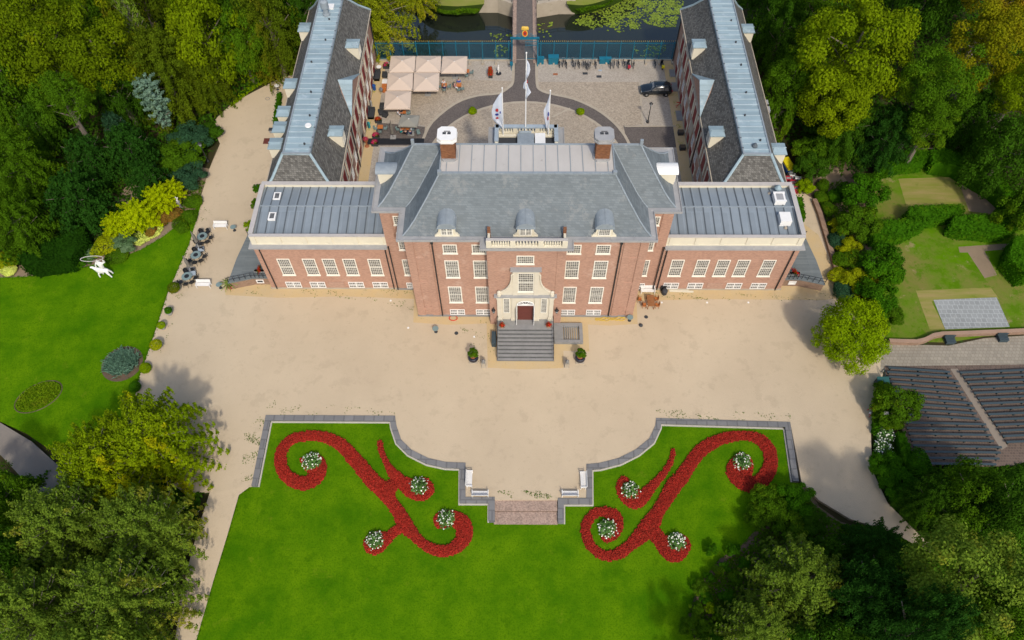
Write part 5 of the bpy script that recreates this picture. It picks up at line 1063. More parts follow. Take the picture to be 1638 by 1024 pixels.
# ---------------- blue boxes along the railing
for p,w,d,h,lb in ((z7(198,210),.95,.55,1.0,'small blue cabinet beside the gate pier'),(z7(314,203),1.5,.8,1.15,'taller blue cabinet by the railing near the gate'),(z7(785,210),1.75,.6,.8,'low wide blue chest by the middle of the right railing')):
    x,y=G(*p,h*.5); t=thing('blue_cabinet',lb,'cabinet',(x,y,0),0,'blue cabinets along the railing'); MB().box(x-w/2,y-d/2,0,x+w/2,y+d/2,h).build('body',['blue'],t); MB().box(x-w/2-.05,y-d/2-.05,h,x+w/2+.05,y+d/2+.05,h+.07).build('lid',['blue'],t)
x,y=G(*z6(1412,300)); t=thing('letter_box','blue letter box on a post left of the gate','letter box',(x,y,0)); MB().tube((x,y,0),(x,y,1.0),.05).build('post',['blue'],t); MB().box(x-.22,y-.15,1.0,x+.22,y+.15,1.5).build('box',['blue'],t)
# ---------------- bicycles
def make_bike(m='charcoal',name='bicycle',grp='bicycles parked along the railing'):
    t=thing(name,'bike','bicycle',(0,0,0),0,grp)     # length along y, front wheel at +y
    for y in (-.5,.5):
        mb=MB(); mb.path([(0,y+.33*math.cos(a),.34+.33*math.sin(a)) for a in [2*PI*k/16 for k in range(17)]],.028,5); w=mb.build('wheel',['tyre'],t)
        mb=MB(); [mb.tube((0,y,.34),(0,y+.31*math.cos(a),.34+.31*math.sin(a)),.006,n=3) for a in [PI*k/4 for k in range(8)]]; mb.lathe((0,y,.34),[(.03,-.02),(.03,.02)],6); mb.build('spokes',['chrome'],w)
    mb=MB(); mb.path([(0,-.5,.34),(0,-.12,.32),(0,-.28,.82),(0,-.5,.34)],.02); mb.path([(0,-.12,.32),(0,.38,.72),(0,-.24,.75)],.022); mb.tube((0,.5,.34),(0,.34,1.0),.02); mb.build('frame',[m],t)
    mb=MB(); mb.path([(-.28,.18,1.03),(-.2,.3,1.04),(0,.34,1.02),(.2,.3,1.04),(.28,.18,1.03)],.017); mb.build('handlebar',['chrome'],t)
    MB().cbox((0,-.3,.87),(.17,.27,.06)).build('saddle',['black'],t); MB().box(-.08,-.78,.72,.08,-.35,.75).tube((0,-.5,.34),(0,-.65,.72),.012).build('luggage_rack',['charcoal'],t)
    return t
BK=make_bike(); BKr=None
bk=[(858+4,'at'),(0,0)]
spots=[(367,228,.1,'dark bicycle just right of the taller blue cabinet'),(405,222,-.15,'bicycle with raised handlebars third from the gate'),(430,235,.1,'silver looking bicycle leaning beside the first concrete buttress'),(490,222,.05,'bicycle with a black bag hooked on the railing'),
 (515,240,-.1,'bicycle standing askew in the left middle of the rank'),(545,235,.15,'bicycle at the right of the left middle cluster'),(590,232,-.1,'bicycle at the left of the densest cluster'),(610,245,.1,'bicycle in the middle of the densest cluster with a basket'),
 (628,250,0,'bicycle standing furthest forward in the densest cluster'),(650,238,-.1,'bicycle at the right of the densest cluster'),(697,235,.1,'bicycle with dark panniers left of the low blue chest'),(832,238,.05,'bicycle immediately right of the low blue chest'),(868,232,-.1,'bicycle second to the right of the low blue chest'),
 (907,232,0,'slim bicycle standing alone before the scooter'),(956,232,.1,'bicycle with a yellow lock left of the red scooter'),(1047,240,-.15,'bicycle with dark bags right of the red scooter'),(1240,232,0,'bicycle with a pale saddle cover alone near the right wall')]
for i,(a,b,rz,lb) in enumerate(spots):
    x,y=G(*z7(a,b),.5); o=put(BK,ST,(x,y,0),rz,lb)
    if 'yellow' in lb or 'silver' in lb or 'basket' in lb: pass
def make_scooter(): 
    t=thing('motor_scooter','scooter','scooter',(0,0,0),0,'motor scooters by the railing')
    for y in (-.55,.6): MB().add(*[[(dx,y+r*math.cos(a),.24+r*math.sin(a)) for dx in (-.06,.06) for r in (.24,) for a in [2*PI*k/14 for k in range(14)]],[(i,(i+1)%14,14+(i+1)%14,14+i) for i in range(14)]+[tuple(range(13,-1,-1)),tuple(range(14,28))]]).build('wheel',['tyre'],t)
    mb=MB(); mb.add([(-.18,-.8,.45),(.18,-.8,.45),(.2,-.2,.35),(-.2,-.2,.35),(-.15,-.78,.75),(.15,-.78,.75),(.17,-.1,.72),(-.17,-.1,.72)],[(0,3,2,1),(4,5,6,7),(0,1,5,4),(1,2,6,5),(2,3,7,6),(3,0,4,7)]); mb.box(-.18,-.2,.28,.18,.35,.38); mb.add([(-.2,.35,.3),(.2,.35,.3),(.14,.6,.45),(-.14,.6,.45),(-.2,.28,1.0),(.2,.28,1.0),(.12,.4,1.05),(-.12,.4,1.05)],[(0,3,2,1),(4,5,6,7),(0,1,5,4),(1,2,6,5),(2,3,7,6),(3,0,4,7)]); mb.build('body',['carblack'],t)
    MB().box(-.15,-.75,.75,.15,-.05,.84).build('seat',['black'],t); mb=MB(); mb.path([(-.3,.22,1.08),(0,.32,1.06),(.3,.22,1.08)],.025); mb.build('handlebar',['black'],t); return t
SC=make_scooter(); o=put(SC,ST,(*G(*z7(998,245),.5),0),PI*.0,'dark motor scooter with a red top box in the bicycle rank')
x,y=G(*z7(998,285),.9); b_=MB().box(-.2,-1.08,.6,.2,-.75,.98).build('top_box',['redbox'],o); b_.data.transform(Matrix.Translation(o.location))
o=put(SC,ST,(*G(*z7(1303,245),.5),0),.05,'dark motor scooter with a yellow tail panel nearest the right wall'); 
for ch in o.children:
    if ch.name.startswith('top_box'): ch.data=ch.data.copy(); ch.data.materials[0]=M['yellow']
# ---------------- black car
def car():
    xa,ya=G(*z7(1170,545)); xb,yb=G(*z7(1325,540)); cx=(xa+xb)/2; cy=(ya+yb)/2+.95
    t=thing('parked_car','shiny black estate style suv parked facing the bridge on the pale paving','car',(cx,cy,0),R(0)); sec=[]
    # cross sections along x: (x, half width, z bottom, z shoulder, z roof, half roof width)
    S_=[(-2.30,.70,.35,.62,.66,.60),(-2.2,.86,.25,.78,.84,.72),(-1.5,.92,.22,.92,1.02,.74),(-1.05,.93,.22,.98,1.06,.74),(-.35,.93,.22,1.0,1.60,.66),(.4,.94,.22,1.02,1.68,.67),(1.3,.93,.22,1.04,1.66,.66),(1.85,.92,.24,1.06,1.56,.63),(2.2,.88,.28,1.02,1.12,.70),(2.32,.78,.38,.85,.9,.62)]
    vs=[];fs=[]
    for x,w,zb,zs,zr,rw in S_: vs+=[(cx+x,cy-w*.92,zb),(cx+x,cy-w,(zb+zs)/2),(cx+x,cy-w*.97,zs),(cx+x,cy-rw,zr),(cx+x,cy-rw*.5,zr+.04),(cx+x,cy+rw*.5,zr+.04),(cx+x,cy+rw,zr),(cx+x,cy+w*.97,zs),(cx+x,cy+w,(zb+zs)/2),(cx+x,cy+w*.92,zb)]
    n=10
    for k in range(len(S_)-1): fs+=[(k*n+i,(k+1)*n+i,(k+1)*n+(i+1)%n,k*n+(i+1)%n) for i in range(n)]
    fs+=[tuple(range(n)),tuple(range(len(vs)-1,len(vs)-1-n,-1))]
    o=MB().add(vs,fs).build('body',['carblack'],t,smooth=True); bv=o.modifiers.new('s','SUBSURF'); bv.levels=1; bv.render_levels=1
    for s in (-1,1):
        for xs in ((-.82,-.12,.12,.45),(.5,.5,.5,.5)): pass
        q=lambda a,b,c,d: MB().add([(cx+a,cy+s*.905,1.08),(cx+b,cy+s*.905,1.08),(cx+d,cy+s*.715,1.52),(cx+c,cy+s*.715,1.52)],[(0,1,2,3)])
        q(-.75,.1,-.3,.1).build('side_window',['glass'],t); q(.18,1.0,.18,1.0).build('side_window',['glass'],t); q(1.08,1.75,1.08,1.6).build('side_window',['glass'],t)
        MB().tube((cx-.3,cy+s*.62,1.74),(cx+1.6,cy+s*.62,1.72),.025).build('roof_rail',['chrome'],t)
        for x in (-1.42,1.42):
            mb=MB(); vs=[(cx+x+.36*math.cos(a),cy+s*yy,.36+.36*math.sin(a)) for yy in (.72,.95) for a in [2*PI*k/18 for k in range(18)]]; w=mb.add(vs,[(i,(i+1)%18,18+(i+1)%18,18+i) for i in range(18)]+[tuple(range(17,-1,-1)),tuple(range(18,36))]).build('wheel',['tyre'],t)
            mb=MB(); vs=[(cx+x,cy+s*.955,.36)]+[(cx+x+(.22 if k%2 else .13)*math.cos(PI*k/5),cy+s*.957,.36+(.22 if k%2 else .13)*math.sin(PI*k/5)) for k in range(10)]; mb.add(vs,[(0,1+k,1+(k+1)%10) for k in range(10)]).build('rim',['chrome'],w)
        MB().cbox((cx-2.15,cy+s*.62,.72),(.18,.3,.12)).build('headlight',['lampglass'],t); MB().cbox((cx+2.27,cy+s*.7,.9),(.1,.2,.2)).build('tail_light',['redbox'],t); MB().cbox((cx-.75,cy+s*1.02,1.08),(.12,.18,.12)).build('wing_mirror',['carblack'],t)
    MB().add([(cx-1.0,cy-.70,1.10),(cx-1.0,cy+.70,1.10),(cx-.42,cy+.6,1.58),(cx-.42,cy-.6,1.58)],[(0,3,2,1)]).build('windscreen',['glass'],t); MB().add([(cx+2.12,cy-.62,1.2),(cx+2.12,cy+.62,1.2),(cx+1.9,cy+.56,1.54),(cx+1.9,cy-.56,1.54)],[(0,1,2,3)]).build('rear_window',['glass'],t)
car()
def lamp(u,v,h,label):
    x,y=G(u,v); t=thing('street_lamp',label,'street lamp',(x,y,0)); MB().lathe((x,y,0),[(.2,0),(.2,.25),(.1,.35),(.07,.6),(.05,h-.7),(.09,h-.68),(.04,h-.6)],10).build('post',['black'],t)
    MB().lathe((x,y,h-.6),[(.12,0),(.24,.4),(.25,.42)],6).build('lantern_glass',['lampglass'],t); MB().lathe((x,y,h-.18),[(.3,0),(.12,.16),(.03,.3)],6).build('lantern_roof',['black'],t)
lamp(1036,196,3.6,'old style black street lamp on the pale paving near the parked car'); lamp(333,259,3.6,'thin dark lamp post among the shrubs at the left of the drive')
for u,v,w,d,lb in ((1076,118,.9,1.6,'grey hatch cover nearest the railing by the right court wall'),(1079.5,140,.95,1.9,'grey hatch cover beside the car by the right court wall'),(1087.5,186,1.0,2.0,'grey brown hatch cover nearest the palace by the right court wall')):
    x,y=G(u,v); t=thing('hatch_cover',lb,'hatch',(x,y,0),0,'hatch covers by the right court wall'); MB().box(x-w/2,y-d/2,0,x+w/2,y+d/2,.16).build('lid',['stone'],t); MB().box(x-w/2-.06,y-d/2-.06,0,x+w/2+.06,y+d/2+.06,.09).build('rim',['kerb'],t)
for u,v,lb in ((1089,212,'dark planter box upper of two by the right court wall'),(1092,236,'dark planter box lower of two by the right court wall')):
    x,y=G(u,v,.3); t=thing('planter_box',lb,'planter',(x,y,0),0,'dark boxes by the right court wall'); MB().box(x-.4,y-.35,0,x+.4,y+.35,.55).build('box',['charcoal'],t); MB().box(x-.34,y-.29,.55,x+.34,y+.29,.57).build('soil',['soil'],t)
x,y=G(1084.5,171); t=thing('folding_trestle','small orange folding trestle by the right court wall','trestle',(x,y,0))
for a,b in (((-.3,-.2),(.3,.2)),((-.3,.2),(.3,-.2))): MB().tube((x+a[0],y+a[1],0),(x+b[0],y+b[1],.8),.03).build('leg',['rhose'],t)
MB().cbox((x,y,.82),(.7,.12,.06)).build('bar',['rhose'],t)
for a,b,w,d,m_,lb in ((333,335,.7,.42,'terra','brown square drain cover in the pale paving'),(603,328,.75,.5,'charcoal','dark drain grid in the middle of the right court paving'),(729,356,.75,.5,'charcoal','dark drain grid nearest the cobbles on the right court paving'),(740,300,.5,.35,'paleblue','pale blue oval cover in the court paving')):
    x,y=G(*z7(a,b)); MB().box(x-w/2,y-d/2,-.02,x+w/2,y+d/2,.03).build('drain_cover',[m_],label=lb,cat='drain cover',loc=(x,y,0))
# ---------------- beside the palace
def wood_set():
    x,y=G(1041,481,.7); t=thing('wooden_table','slatted warm wooden garden table below the bench at the palace corner','table',(x,y,0)); mb=MB()
    for i in range(8): mb.box(x-.42,y-.82+i*.21,.70,x+.42,y-.82+i*.21+.17,.74)
    mb.build('tabletop',['wood'],t)
    for sx in (-1,1):
        for sy in (-1,1): MB().box(x+sx*.36-.04,y+sy*.76-.04,0,x+sx*.36+.04,y+sy*.76+.04,.7).build('leg',['wood'],t)
    c=thing('wooden_chair','chair','chair',(0,0,0),0,'wooden chairs round the wooden table'); MB().box(-.24,-.22,.42,.24,.22,.46).build('seat',['orange'],c); mb=MB(); [mb.box(-.24+i*.13,.2,.46,-.24+i*.13+.08,.24,.95) for i in range(4)]; mb.box(-.26,.19,.9,.26,.25,.98); mb.build('backrest',['wood'],c)
    for sx in (-1,1):
        for sy in (-1,1): MB().box(sx*.22-.02,sy*.2-.02,0,sx*.22+.02,sy*.2+.02,.42).build('leg',['wood'],c)
        MB().box(sx*.26-.02,-.22,.62,sx*.26+.02,.22,.66).box(sx*.26-.02,-.2,.44,sx*.26+.02,-.16,.62).build('armrest',['wood'],c)
    for dx,dy,rz,lb in ((.75,.45,-PI/2,'wooden chair at the right of the wooden table nearer the wall'),(.78,-.45,-PI/2,'wooden chair at the right of the wooden table further from the wall'),(-.78,-.45,PI/2,'wooden chair at the left of the wooden table further from the wall'),(-1.25,.4,PI/2,'wooden chair pulled out at the left of the wooden table near the wall')): put(c,ST,(x+dx,y+dy,0),rz,lb)
wood_set()
x,y=G(1063,466.5,.4); t=thing('covered_bin','black covered bin and folded sheet beside the right low wing wall','bin',(x,y,0)); MB().lathe((x,y,0),[(.34,0),(.38,.6),(.25,.78),(.05,.82)],10).build('body',['charcoal'],t); MB().cbox((x-.1,y+.5,.5),(.7,.25,.7),rz=.2).build('lid',['black'],t)
x,y=G(1090,466,.1); mb=MB(); mb.cbox((x,y,.10),(2.9,.22,.12),rz=-.04); mb.cbox((x-.3,y+.2,.08),(2.4,.12,.1),rz=.03); mb.build('timber_plank',['cream'],label='long pale planks lying at the foot of the right low wing',cat='planks',loc=(x,y,0))
def ringpath(cx,cy,rx,ry,turns,r,jit=.03):
    q=random.Random(int(cx*10)); return [(cx+(rx+q.uniform(-jit,jit))*math.cos(a),cy+(ry+q.uniform(-jit,jit))*math.sin(a),r+.01*(k%5)) for k,a in enumerate([2*PI*i/20 for i in range(int(20*turns)+1)])]
x,y=G(725,509.5); mb=MB(); mb.path(ringpath(x,y,.48,.34,3.2,.05),.045,5); mb.build('garden_hose',['rhose'],label='coiled bright red hose on the sand strip left of the entrance',cat='hose',loc=(x,y,0))
x0,y0=G(952,512); x1,y1=G(1000,511); mb=MB(); q=random.Random(4)
for k in range(3): mb.path([(x0+(x1-x0)*i/14,y0+(y1-y0)*i/14+.22*math.sin(i*.9+k*2)+.05*k,.05+.02*k) for i in range(15)],.045,5)
mb.build('garden_hose',['yhose'],label='loose yellow hose lying along the front wall right of the entrance',cat='hose',loc=((x0+x1)/2,y0,0))
x,y=G(790.3,541,.6); t=thing('storage_box','narrow dark green box against the left side of the entrance steps','box',(x,y,0)); MB().box(x-.25,y-.85,0,x+.22,y+.75,.8).build('body',['blue' if 0 else 'bwood'],t); MB().box(x-.28,y-.88,.8,x+.22,y+.78,.86).build('lid',['bwood'],t)
for u,v,lb in ((1025,521,'small dark bag on the gravel at the right of the palace'),(1033.5,507,'grey drain cover with a dark stone by the round table'),(1041,512,None),(730,533,'small dark round drain cover on the gravel left of the entrance')):
    if not lb: continue
    x,y=G(u,v); 
    if 'bag' in lb: MB().lathe((x,y,0),[(.22,0),(.25,.12),(.12,.28),(.05,.34)],8).build('small_bag',['charcoal'],label=lb,cat='bag',loc=(x,y,0))
    else: MB().lathe((x,y,0),[(.24,0),(.23,.025)],14).build('drain_cover',['charcoal'],label=lb,cat='drain cover',loc=(x,y,0))
for i,(u,v,lb) in enumerate(((653,524.5,'round white ground marker left of the palace front'),(758.6,538.8,'round white ground marker left of the entrance steps'),(1058.5,484,'round white ground marker below the right low wing near the wooden table'),(1131,484,'round white ground marker in the middle of the right gravel'),(1197,484,'round white ground marker at the right end of the gravel front'),(625,481,'round white ground marker near the left low wing'))):
    x,y=G(u,v); MB().lathe((x,y,0),[(.13,0),(.12,.03)],12).build('ground_light',['white'],label=lb,cat='ground light',loc=(x,y,0),group='white ground markers on the gravel')
# yellow cart and crates by the right service wing
x,y=G(1261,262,.8); t=thing('yellow_cart','bright yellow cart with blue side beside the right service wing','cart',(x,y,-.03),R(15)); MB().box(x-.55,y-1.1,.7,x+.5,y+1.1,.95).build('lid',['yellow'],t); MB().box(x-.6,y-1.0,.15,x+.4,y+1.0,.7).build('body',['bluebox'],t)
for sx in (-1,1):
    for sy in (-1,1): MB().tube((x+sx*.45-.05,y+sy*.8,.1),(x+sx*.45+.05,y+sy*.8,.1),.12,.12,10).build('wheel',['tyre'],t)
cr=[(1262,285,'redbox','red crate at the upper left of the crate pile'),(1268,281,'greybox','grey crate at the top of the crate pile'),(1268,292,'redbox','red crate in the middle of the crate pile'),(1276,287,'greybox','grey crate at the right of the crate pile'),(1270,299,'greybox','pale grey crate low in the crate pile'),(1277,295,'greybox','grey crate at the lower right of the crate pile'),(1272.5,304,'redbox','bright red crate at the bottom of the pile'),(1265,276,'charcoal','dark crate near the yellow cart')]
for u,v,m_,lb in cr:
    x,y=G(u,v,.4); t=thing('storage_crate',lb,'crate',(x,y,-.02),rnd.uniform(-.2,.2),'crates piled beside the right low wing'); h=rnd.uniform(.45,.9); W=.42
    for i,(a,b,c,d) in enumerate(((-W,-.3,W,-.26),(-W,.26,W,.3),(-W,-.26,-W+.04,.26),(W-.04,-.26,W,.26))): pass
    MB().box(x-W,y-.3,0,x+W,y+.3,.08).box(x-W,y-.3,.08,x+W,y-.25,h).box(x-W,y+.25,.08,x+W,y+.3,h).box(x-W,y-.25,.08,x-W+.05,y+.25,h).box(x+W-.05,y-.25,.08,x+W,y+.25,h).build('shell',[m_],t); MB().box(x-W+.05,y-.25,h*.55,x+W-.05,y+.25,h*.6).build('contents',['greybox' if m_!='greybox' else 'white'],t)
x,y=G(1340,700,0)
# ---------------- brick garden walls
def wallpath(pts,w,h,name,label,m='brickw',cap='brickw'):
    P=PX(pts); t=thing(name,label,'wall',(*P[0],0)); a=offset(P,w/2); b=offset(P,-w/2); c=offset(P,w/2+.04); d=offset(P,-w/2-.04); m1=MB(); m2=MB()
    for i in range(len(P)-1): m1.prism([a[i],a[i+1],b[i+1],b[i]],-.4,h); m2.prism([c[i],c[i+1],d[i+1],d[i]],h,h+.08)
    m1.build('wall',[m],t); m2.build('coping',[cap],t)
wallpath([(1301,322),(1310,345),(1322,385),(1334,425),(1346,476)],.5,.45,'garden_wall','low weathered brick wall along the sandy path right of the palace')
wallpath(Z(1300,430,.3418,[(350,348),(400,350),(480,352),(520,342),(560,322),(600,315),(700,312),(989,300),(1300,285)]),.4,.55,'retaining_wall','low curving brick retaining wall between the worn lawn and the stage paving')
# ---------------- seats of the open air theatre
def seatrow(a,b,label,grp):
    (x0,y0),(x1,y1)=G(*a,.4),G(*b,.4); L=math.hypot(x1-x0,y1-y0); rz=math.atan2(y1-y0,x1-x0); cx,cy=(x0+x1)/2,(y0+y1)/2
    t=thing('bench_row',label,'bench',(cx,cy,0),rz,grp); mb=MB(); mb.v=[]; 
    off=Vector((cx,cy,0))
    def lb_(x0,y0,z0,x1,y1,z1,mb): mb.box(x0+cx,y0+cy,z0,x1+cx,y1+cy,z1)
    mb=MB(); lb_(-L/2,-.12,.36,L/2,.12,.42,mb); mb.build('seat',['bwood'],t)
    n=max(3,int(L/1.8))
    for i in range(n): x=-L/2+.25+(L-.5)*i/(n-1); mb=MB(); lb_(x-.05,-.10,0,x+.05,.10,.36,mb); mb.build('leg',['benchleg'],t)
zt=lambda a,b:(1300+a*.3418,430+b*.3418)
LE=[(355,462),(348,482),(357,505),(362,527),(372,550),(384,574),(392,600),(400,628),(412,655),(424,680),(436,719),(440,745),(449,771),(460,799),(470,826),(477,855),(488,884),(500,910)]
RE=[(643,483),(650,501),(682,526),(692,550),(706,577),(717,603),(747,630),(757,653),(768,677),(780,703),(812,728),(825,752),(835,778),(848,806),(885,835),(880,860),(875,888),(860,915)]
ORD=['first','second','third','fourth','fifth','sixth','seventh','eighth','ninth','tenth','eleventh','twelfth','thirteenth','fourteenth','fifteenth','sixteenth','seventeenth','eighteenth']
for i,(a,b) in enumerate(zip(LE,RE)): seatrow(zt(*a),zt(*b),'dark green bench row of the left block, %s from the stage paving'%ORD[i],'bench rows of the left block')
RL=[(690,486),(707,508),(724,531),(740,556),(755,581),(772,605),(788,631),(805,656),(822,681),(838,706),(857,731),(873,758),(890,783),(907,811)]
for i,a in enumerate(RL): seatrow(zt(*a),zt(1180,a[1]-(1180-a[0])*.042),'dark green bench row of the right block, %s from the stage paving'%ORD[i],'bench rows of the right block')
for p,lb in ((zt(645,333),'dark green slatted box bench by the retaining wall below the patio'),(zt(893,323),'dark green slatted box bench by the retaining wall near the right edge')):
    x,y=G(*p,.4); t=thing('box_bench',lb,'bench',(x,y,0),0,'box benches at the retaining wall'); mb=MB(); [mb.box(x-.55,y-.4+i*.2,.42,x+.55,y-.4+i*.2+.14,.47) for i in range(4)]; mb.build('seat',['bwood'],t); MB().box(x-.5,y-.38,0,x+.5,y+.38,.42).build('body',['bwood'],t); MB().box(x-.6,y+.36,.1,x+.6,y+.44,.75).build('backrest',['bwood'],t)
x,y=G(1411.5,612,.7); t=thing('green_cabinet','dark teal box with a sloping lid at the corner of the bench rows','box',(x,y,0)); MB().box(x-.6,y-.45,0,x+.6,y+.45,.85).build('body',['bwood'],t); MB().add([(x-.66,y-.5,.86),(x+.66,y-.5,.86),(x+.66,y+.5,1.1),(x-.66,y+.5,1.1),(x-.66,y-.5,.93),(x+.66,y-.5,.93),(x+.66,y+.5,1.17),(x-.66,y+.5,1.17)],[(0,3,2,1),(4,5,6,7),(0,1,5,4),(1,2,6,5),(2,3,7,6),(3,0,4,7)]).build('lid',['blue' if 0 else mat('teal_lid',(.015,.09,.085),.6)],t)
x0,y0=G(1413.5,590,.8); x1,y1=G(1417,609,.8); t=thing('hand_rail','dark rail at the entrance to the bench rows beside the teal box','railing',(x0,y0,0)); mb=MB(); mb.tube((x0,y0,.9),(x1,y1,.9),.04); mb.tube((x0,y0,.45),(x1,y1,.45),.03); mb.build('rail',['bwood'],t)
for f in (0,.5,1): MB().tube((x0+(x1-x0)*f,y0+(y1-y0)*f,0),(x0+(x1-x0)*f,y0+(y1-y0)*f,.95),.04).build('post',['bwood'],t)
x,y=G(1394,660,.3); t=thing('red_hoop_stand','thin red hoop round a small white object on the gravel beside the shrubs','hoop',(x,y,0)); mb=MB(); mb.path([(x+.46*math.cos(a),y+.44*math.sin(a),.45) for a in [R(-150)+R(300)*k/16 for k in range(17)]],.035,6); mb.build('hoop',['rhose'],t)
for k in range(3): a=R(-120+120*k); MB().tube((x+.46*math.cos(a),y+.44*math.sin(a),.45),(x+.55*math.cos(a),y+.5*math.sin(a),0),.025).build('leg',['rhose'],t)
MB().lathe((x-.05,y,0),[(.12,0),(.16,.2),(.06,.35)],8).build('basket',['white'],t)
x,y=G(1416,662,2.4); t=thing('floodlight','small grey floodlight on a post among the shrubs by the gravel','floodlight',(x,y,0)); MB().tube((x,y,0),(x,y,2.4),.05).build('post',['charcoal'],t); MB().cbox((x,y,2.5),(.5,.3,.3),tilt=.4).build('lamp',['stone'],t)
# small things along the left drive
x,y=G(433,207,.5); t=thing('utility_box','small grey box by the hedge on the left drive','box',(x,y,0)); MB().box(x-.25,y-.25,0,x+.25,y+.25,.5).build('body',['stone'],t); MB().box(x-.28,y-.28,.5,x+.28,y+.28,.56).build('lid',['charcoal'],t)
x,y=G(428,225.5); MB().box(x-.55,y-.6,0,x+.4,y+.5,.04).build('door_mat',['doorred'],label='dark reddish mat beside the left service wing',cat='mat',loc=(x,y,0))
x,y=G(428,158.5); mb=MB(); mb.path(ringpath(x,y,.3,.28,1,.04,.05),.03,5); mb.build('cable_ring',['stone'],label='small grey ring lying on the gravel drive',cat='ring',loc=(x,y,0))
# ================================================================ vegetation
RG = np.random.default_rng(11)
def leafmesh(name, C, N, S_, aspect=.65):
    """many small leaf faces: C centres, N normals, S sizes"""
    n=len(C); N=N/np.maximum(np.linalg.norm(N,axis=1,keepdims=True),1e-6)
    a=RG.normal(size=(n,3)); T=np.cross(N,a); T/=np.maximum(np.linalg.norm(T,axis=1,keepdims=True),1e-6); B=np.cross(N,T)
    S_=S_[:,None]; V=np.empty((n,4,3),np.float32)
    V[:,0]=C+T*S_*.5; V[:,1]=C+B*S_*.5*aspect; V[:,2]=C-T*S_*.5; V[:,3]=C-B*S_*.5*aspect
    me=bpy.data.meshes.new(name); me.vertices.add(n*4); me.vertices.foreach_set('co',V.reshape(-1))
    me.loops.add(n*4); me.loops.foreach_set('vertex_index',np.arange(n*4,dtype=np.int32))
    me.polygons.add(n); me.polygons.foreach_set('loop_start',np.arange(0,n*4,4,dtype=np.int32)); me.polygons.foreach_set('loop_total',np.full(n,4,np.int32))
    me.update(); me.validate(); return me
def rsph(n):
    v=RG.normal(size=(n,3)); return v/np.linalg.norm(v,axis=1,keepdims=True)
def crown_clump(name, ncl=70, leaves=15000, ls=.055, flat=.85, crad=(.17,.30), low=-.45, rough=.12, top=1.0):
    """unit crown (radius 1): leaf clumps over a lumpy dome plus leaves inside"""
    d=rsph(ncl*6); d=d[d[:,2]>low][:ncl]; rr=RG.uniform(.72-rough,.98,len(d))
    # low-frequency lumps so the outline is uneven
    k=rsph(5); lump=sum(np.clip(d@k[i],0,1)**3*RG.uniform(-.2,.24) for i in range(5)); rr=rr*(1+lump)
    cc=d*rr[:,None]*np.array([1,1,flat*top]); cr=RG.uniform(crad[0],crad[1],len(d))
    per=leaves//len(d); C=[];N=[]
    for c,r,dd in zip(cc,cr,d):
        m=int(per*(r/.235)**2*RG.uniform(.8,1.2)); v=rsph(m*2); s=v@ (dd*.6+np.array([0,0,.6])); v=v[s>-.35][:m]
        q=c+v*np.array([1,1,.72])*r*RG.uniform(.55,1.08,(len(v),1)); C.append(q); N.append(v*.9+dd*.3+np.array([0,0,.45])+RG.normal(size=v.shape)*.45)
    m=leaves//8; v=rsph(m); C.append(v*RG.uniform(.15,.75,(m,1))*np.array([1,1,flat])); N.append(v+RG.normal(size=v.shape)*.5)
    C=np.concatenate(C); N=np.concatenate(N); C=C[C[:,2]>low-.25]; N=N[:len(C)]
    return leafmesh(name,C,N,RG.uniform(.7,1.35,len(C))*ls)
def crown_layer(name, nb=60, leaves=15000, ls=.055, prof='dome', droop=.25, spread=.18, h=1.0, jag=.3):
    """unit crown built of radiating sprays (beech, cedar, spruce)"""
    C=[];N=[];per=leaves//nb; tw=MB()
    for i in range(nb):
        t=(i+.5)/nb; az=i*2.39996+RG.uniform(-.3,.3)
        if prof=='cone': z0=h*(1-t)**1.0*1.25-.25; L=(.10+.9*t)*RG.uniform(1-jag,1.08)
        elif prof=='col': z0=h*(1.3-1.7*t); L=(.25+.35*math.sin(math.pi*min(1,t*.75+.2)))*RG.uniform(1-jag,1.15)
        else: z0=h*(.95-1.25*t); L=math.sqrt(max(.06,1-(1-t)**2.4))*RG.uniform(1-jag,1.1)
        up=.55*(1-t) if prof=='dome' else (.0 if prof=='cone' else .5)
        m=max(8,int(per*(.35+L)**1.3)); s=RG.uniform(0.12,1,m)**.6
        lat=(RG.uniform(-1,1,m))*spread*(1.12-s)*1.5*L**.5+RG.normal(size=m)*.02
        # side twigs: quantise along the limb so sprays separate
        kk=np.round(s*9)/9; s2=s*.45+kk*.55; 
        rad=s2*L-np.abs(lat)*.55; z=z0+up*s2*L*.7-droop*(s2*L)**2+RG.normal(size=m)*.022-np.abs(lat)*.18
        ca,sa=math.cos(az),math.sin(az); x=rad*ca-lat*sa; y=rad*sa+lat*ca
        C.append(np.stack([x,y,z],1)); nn=np.stack([ca*.25+RG.normal(size=m)*.42,sa*.25+RG.normal(size=m)*.42,np.full(m,1.0)],1); N.append(nn)
        tip=(L*.9*ca,L*.9*sa,z0+up*.9*L*.7-droop*(L*.9)**2-.02); tw.tube((0,0,z0*.85-.15),tip,.012,.003,4)
    C=np.concatenate(C);N=np.concatenate(N)
    return leafmesh(name,C,N,RG.uniform(.7,1.4,len(C))*ls,.5),tw
def shrub_mesh(name, leaves=3500, ls=.16, flat=.8, lump=.18):
    k=rsph(9); v=rsph(leaves*2); v=v[v[:,2]>-.35][:leaves]
    r=1-lump+sum(np.clip(v@k[i],0,1)**6*lump*1.6 for i in range(9)); C=v*r[:,None]*RG.uniform(.82,1.04,(len(v),1))*np.array([1,1,flat])
    return leafmesh(name,C,v+RG.normal(size=v.shape)*.5+np.array([0,0,.3]),RG.uniform(.7,1.3,len(v))*ls)
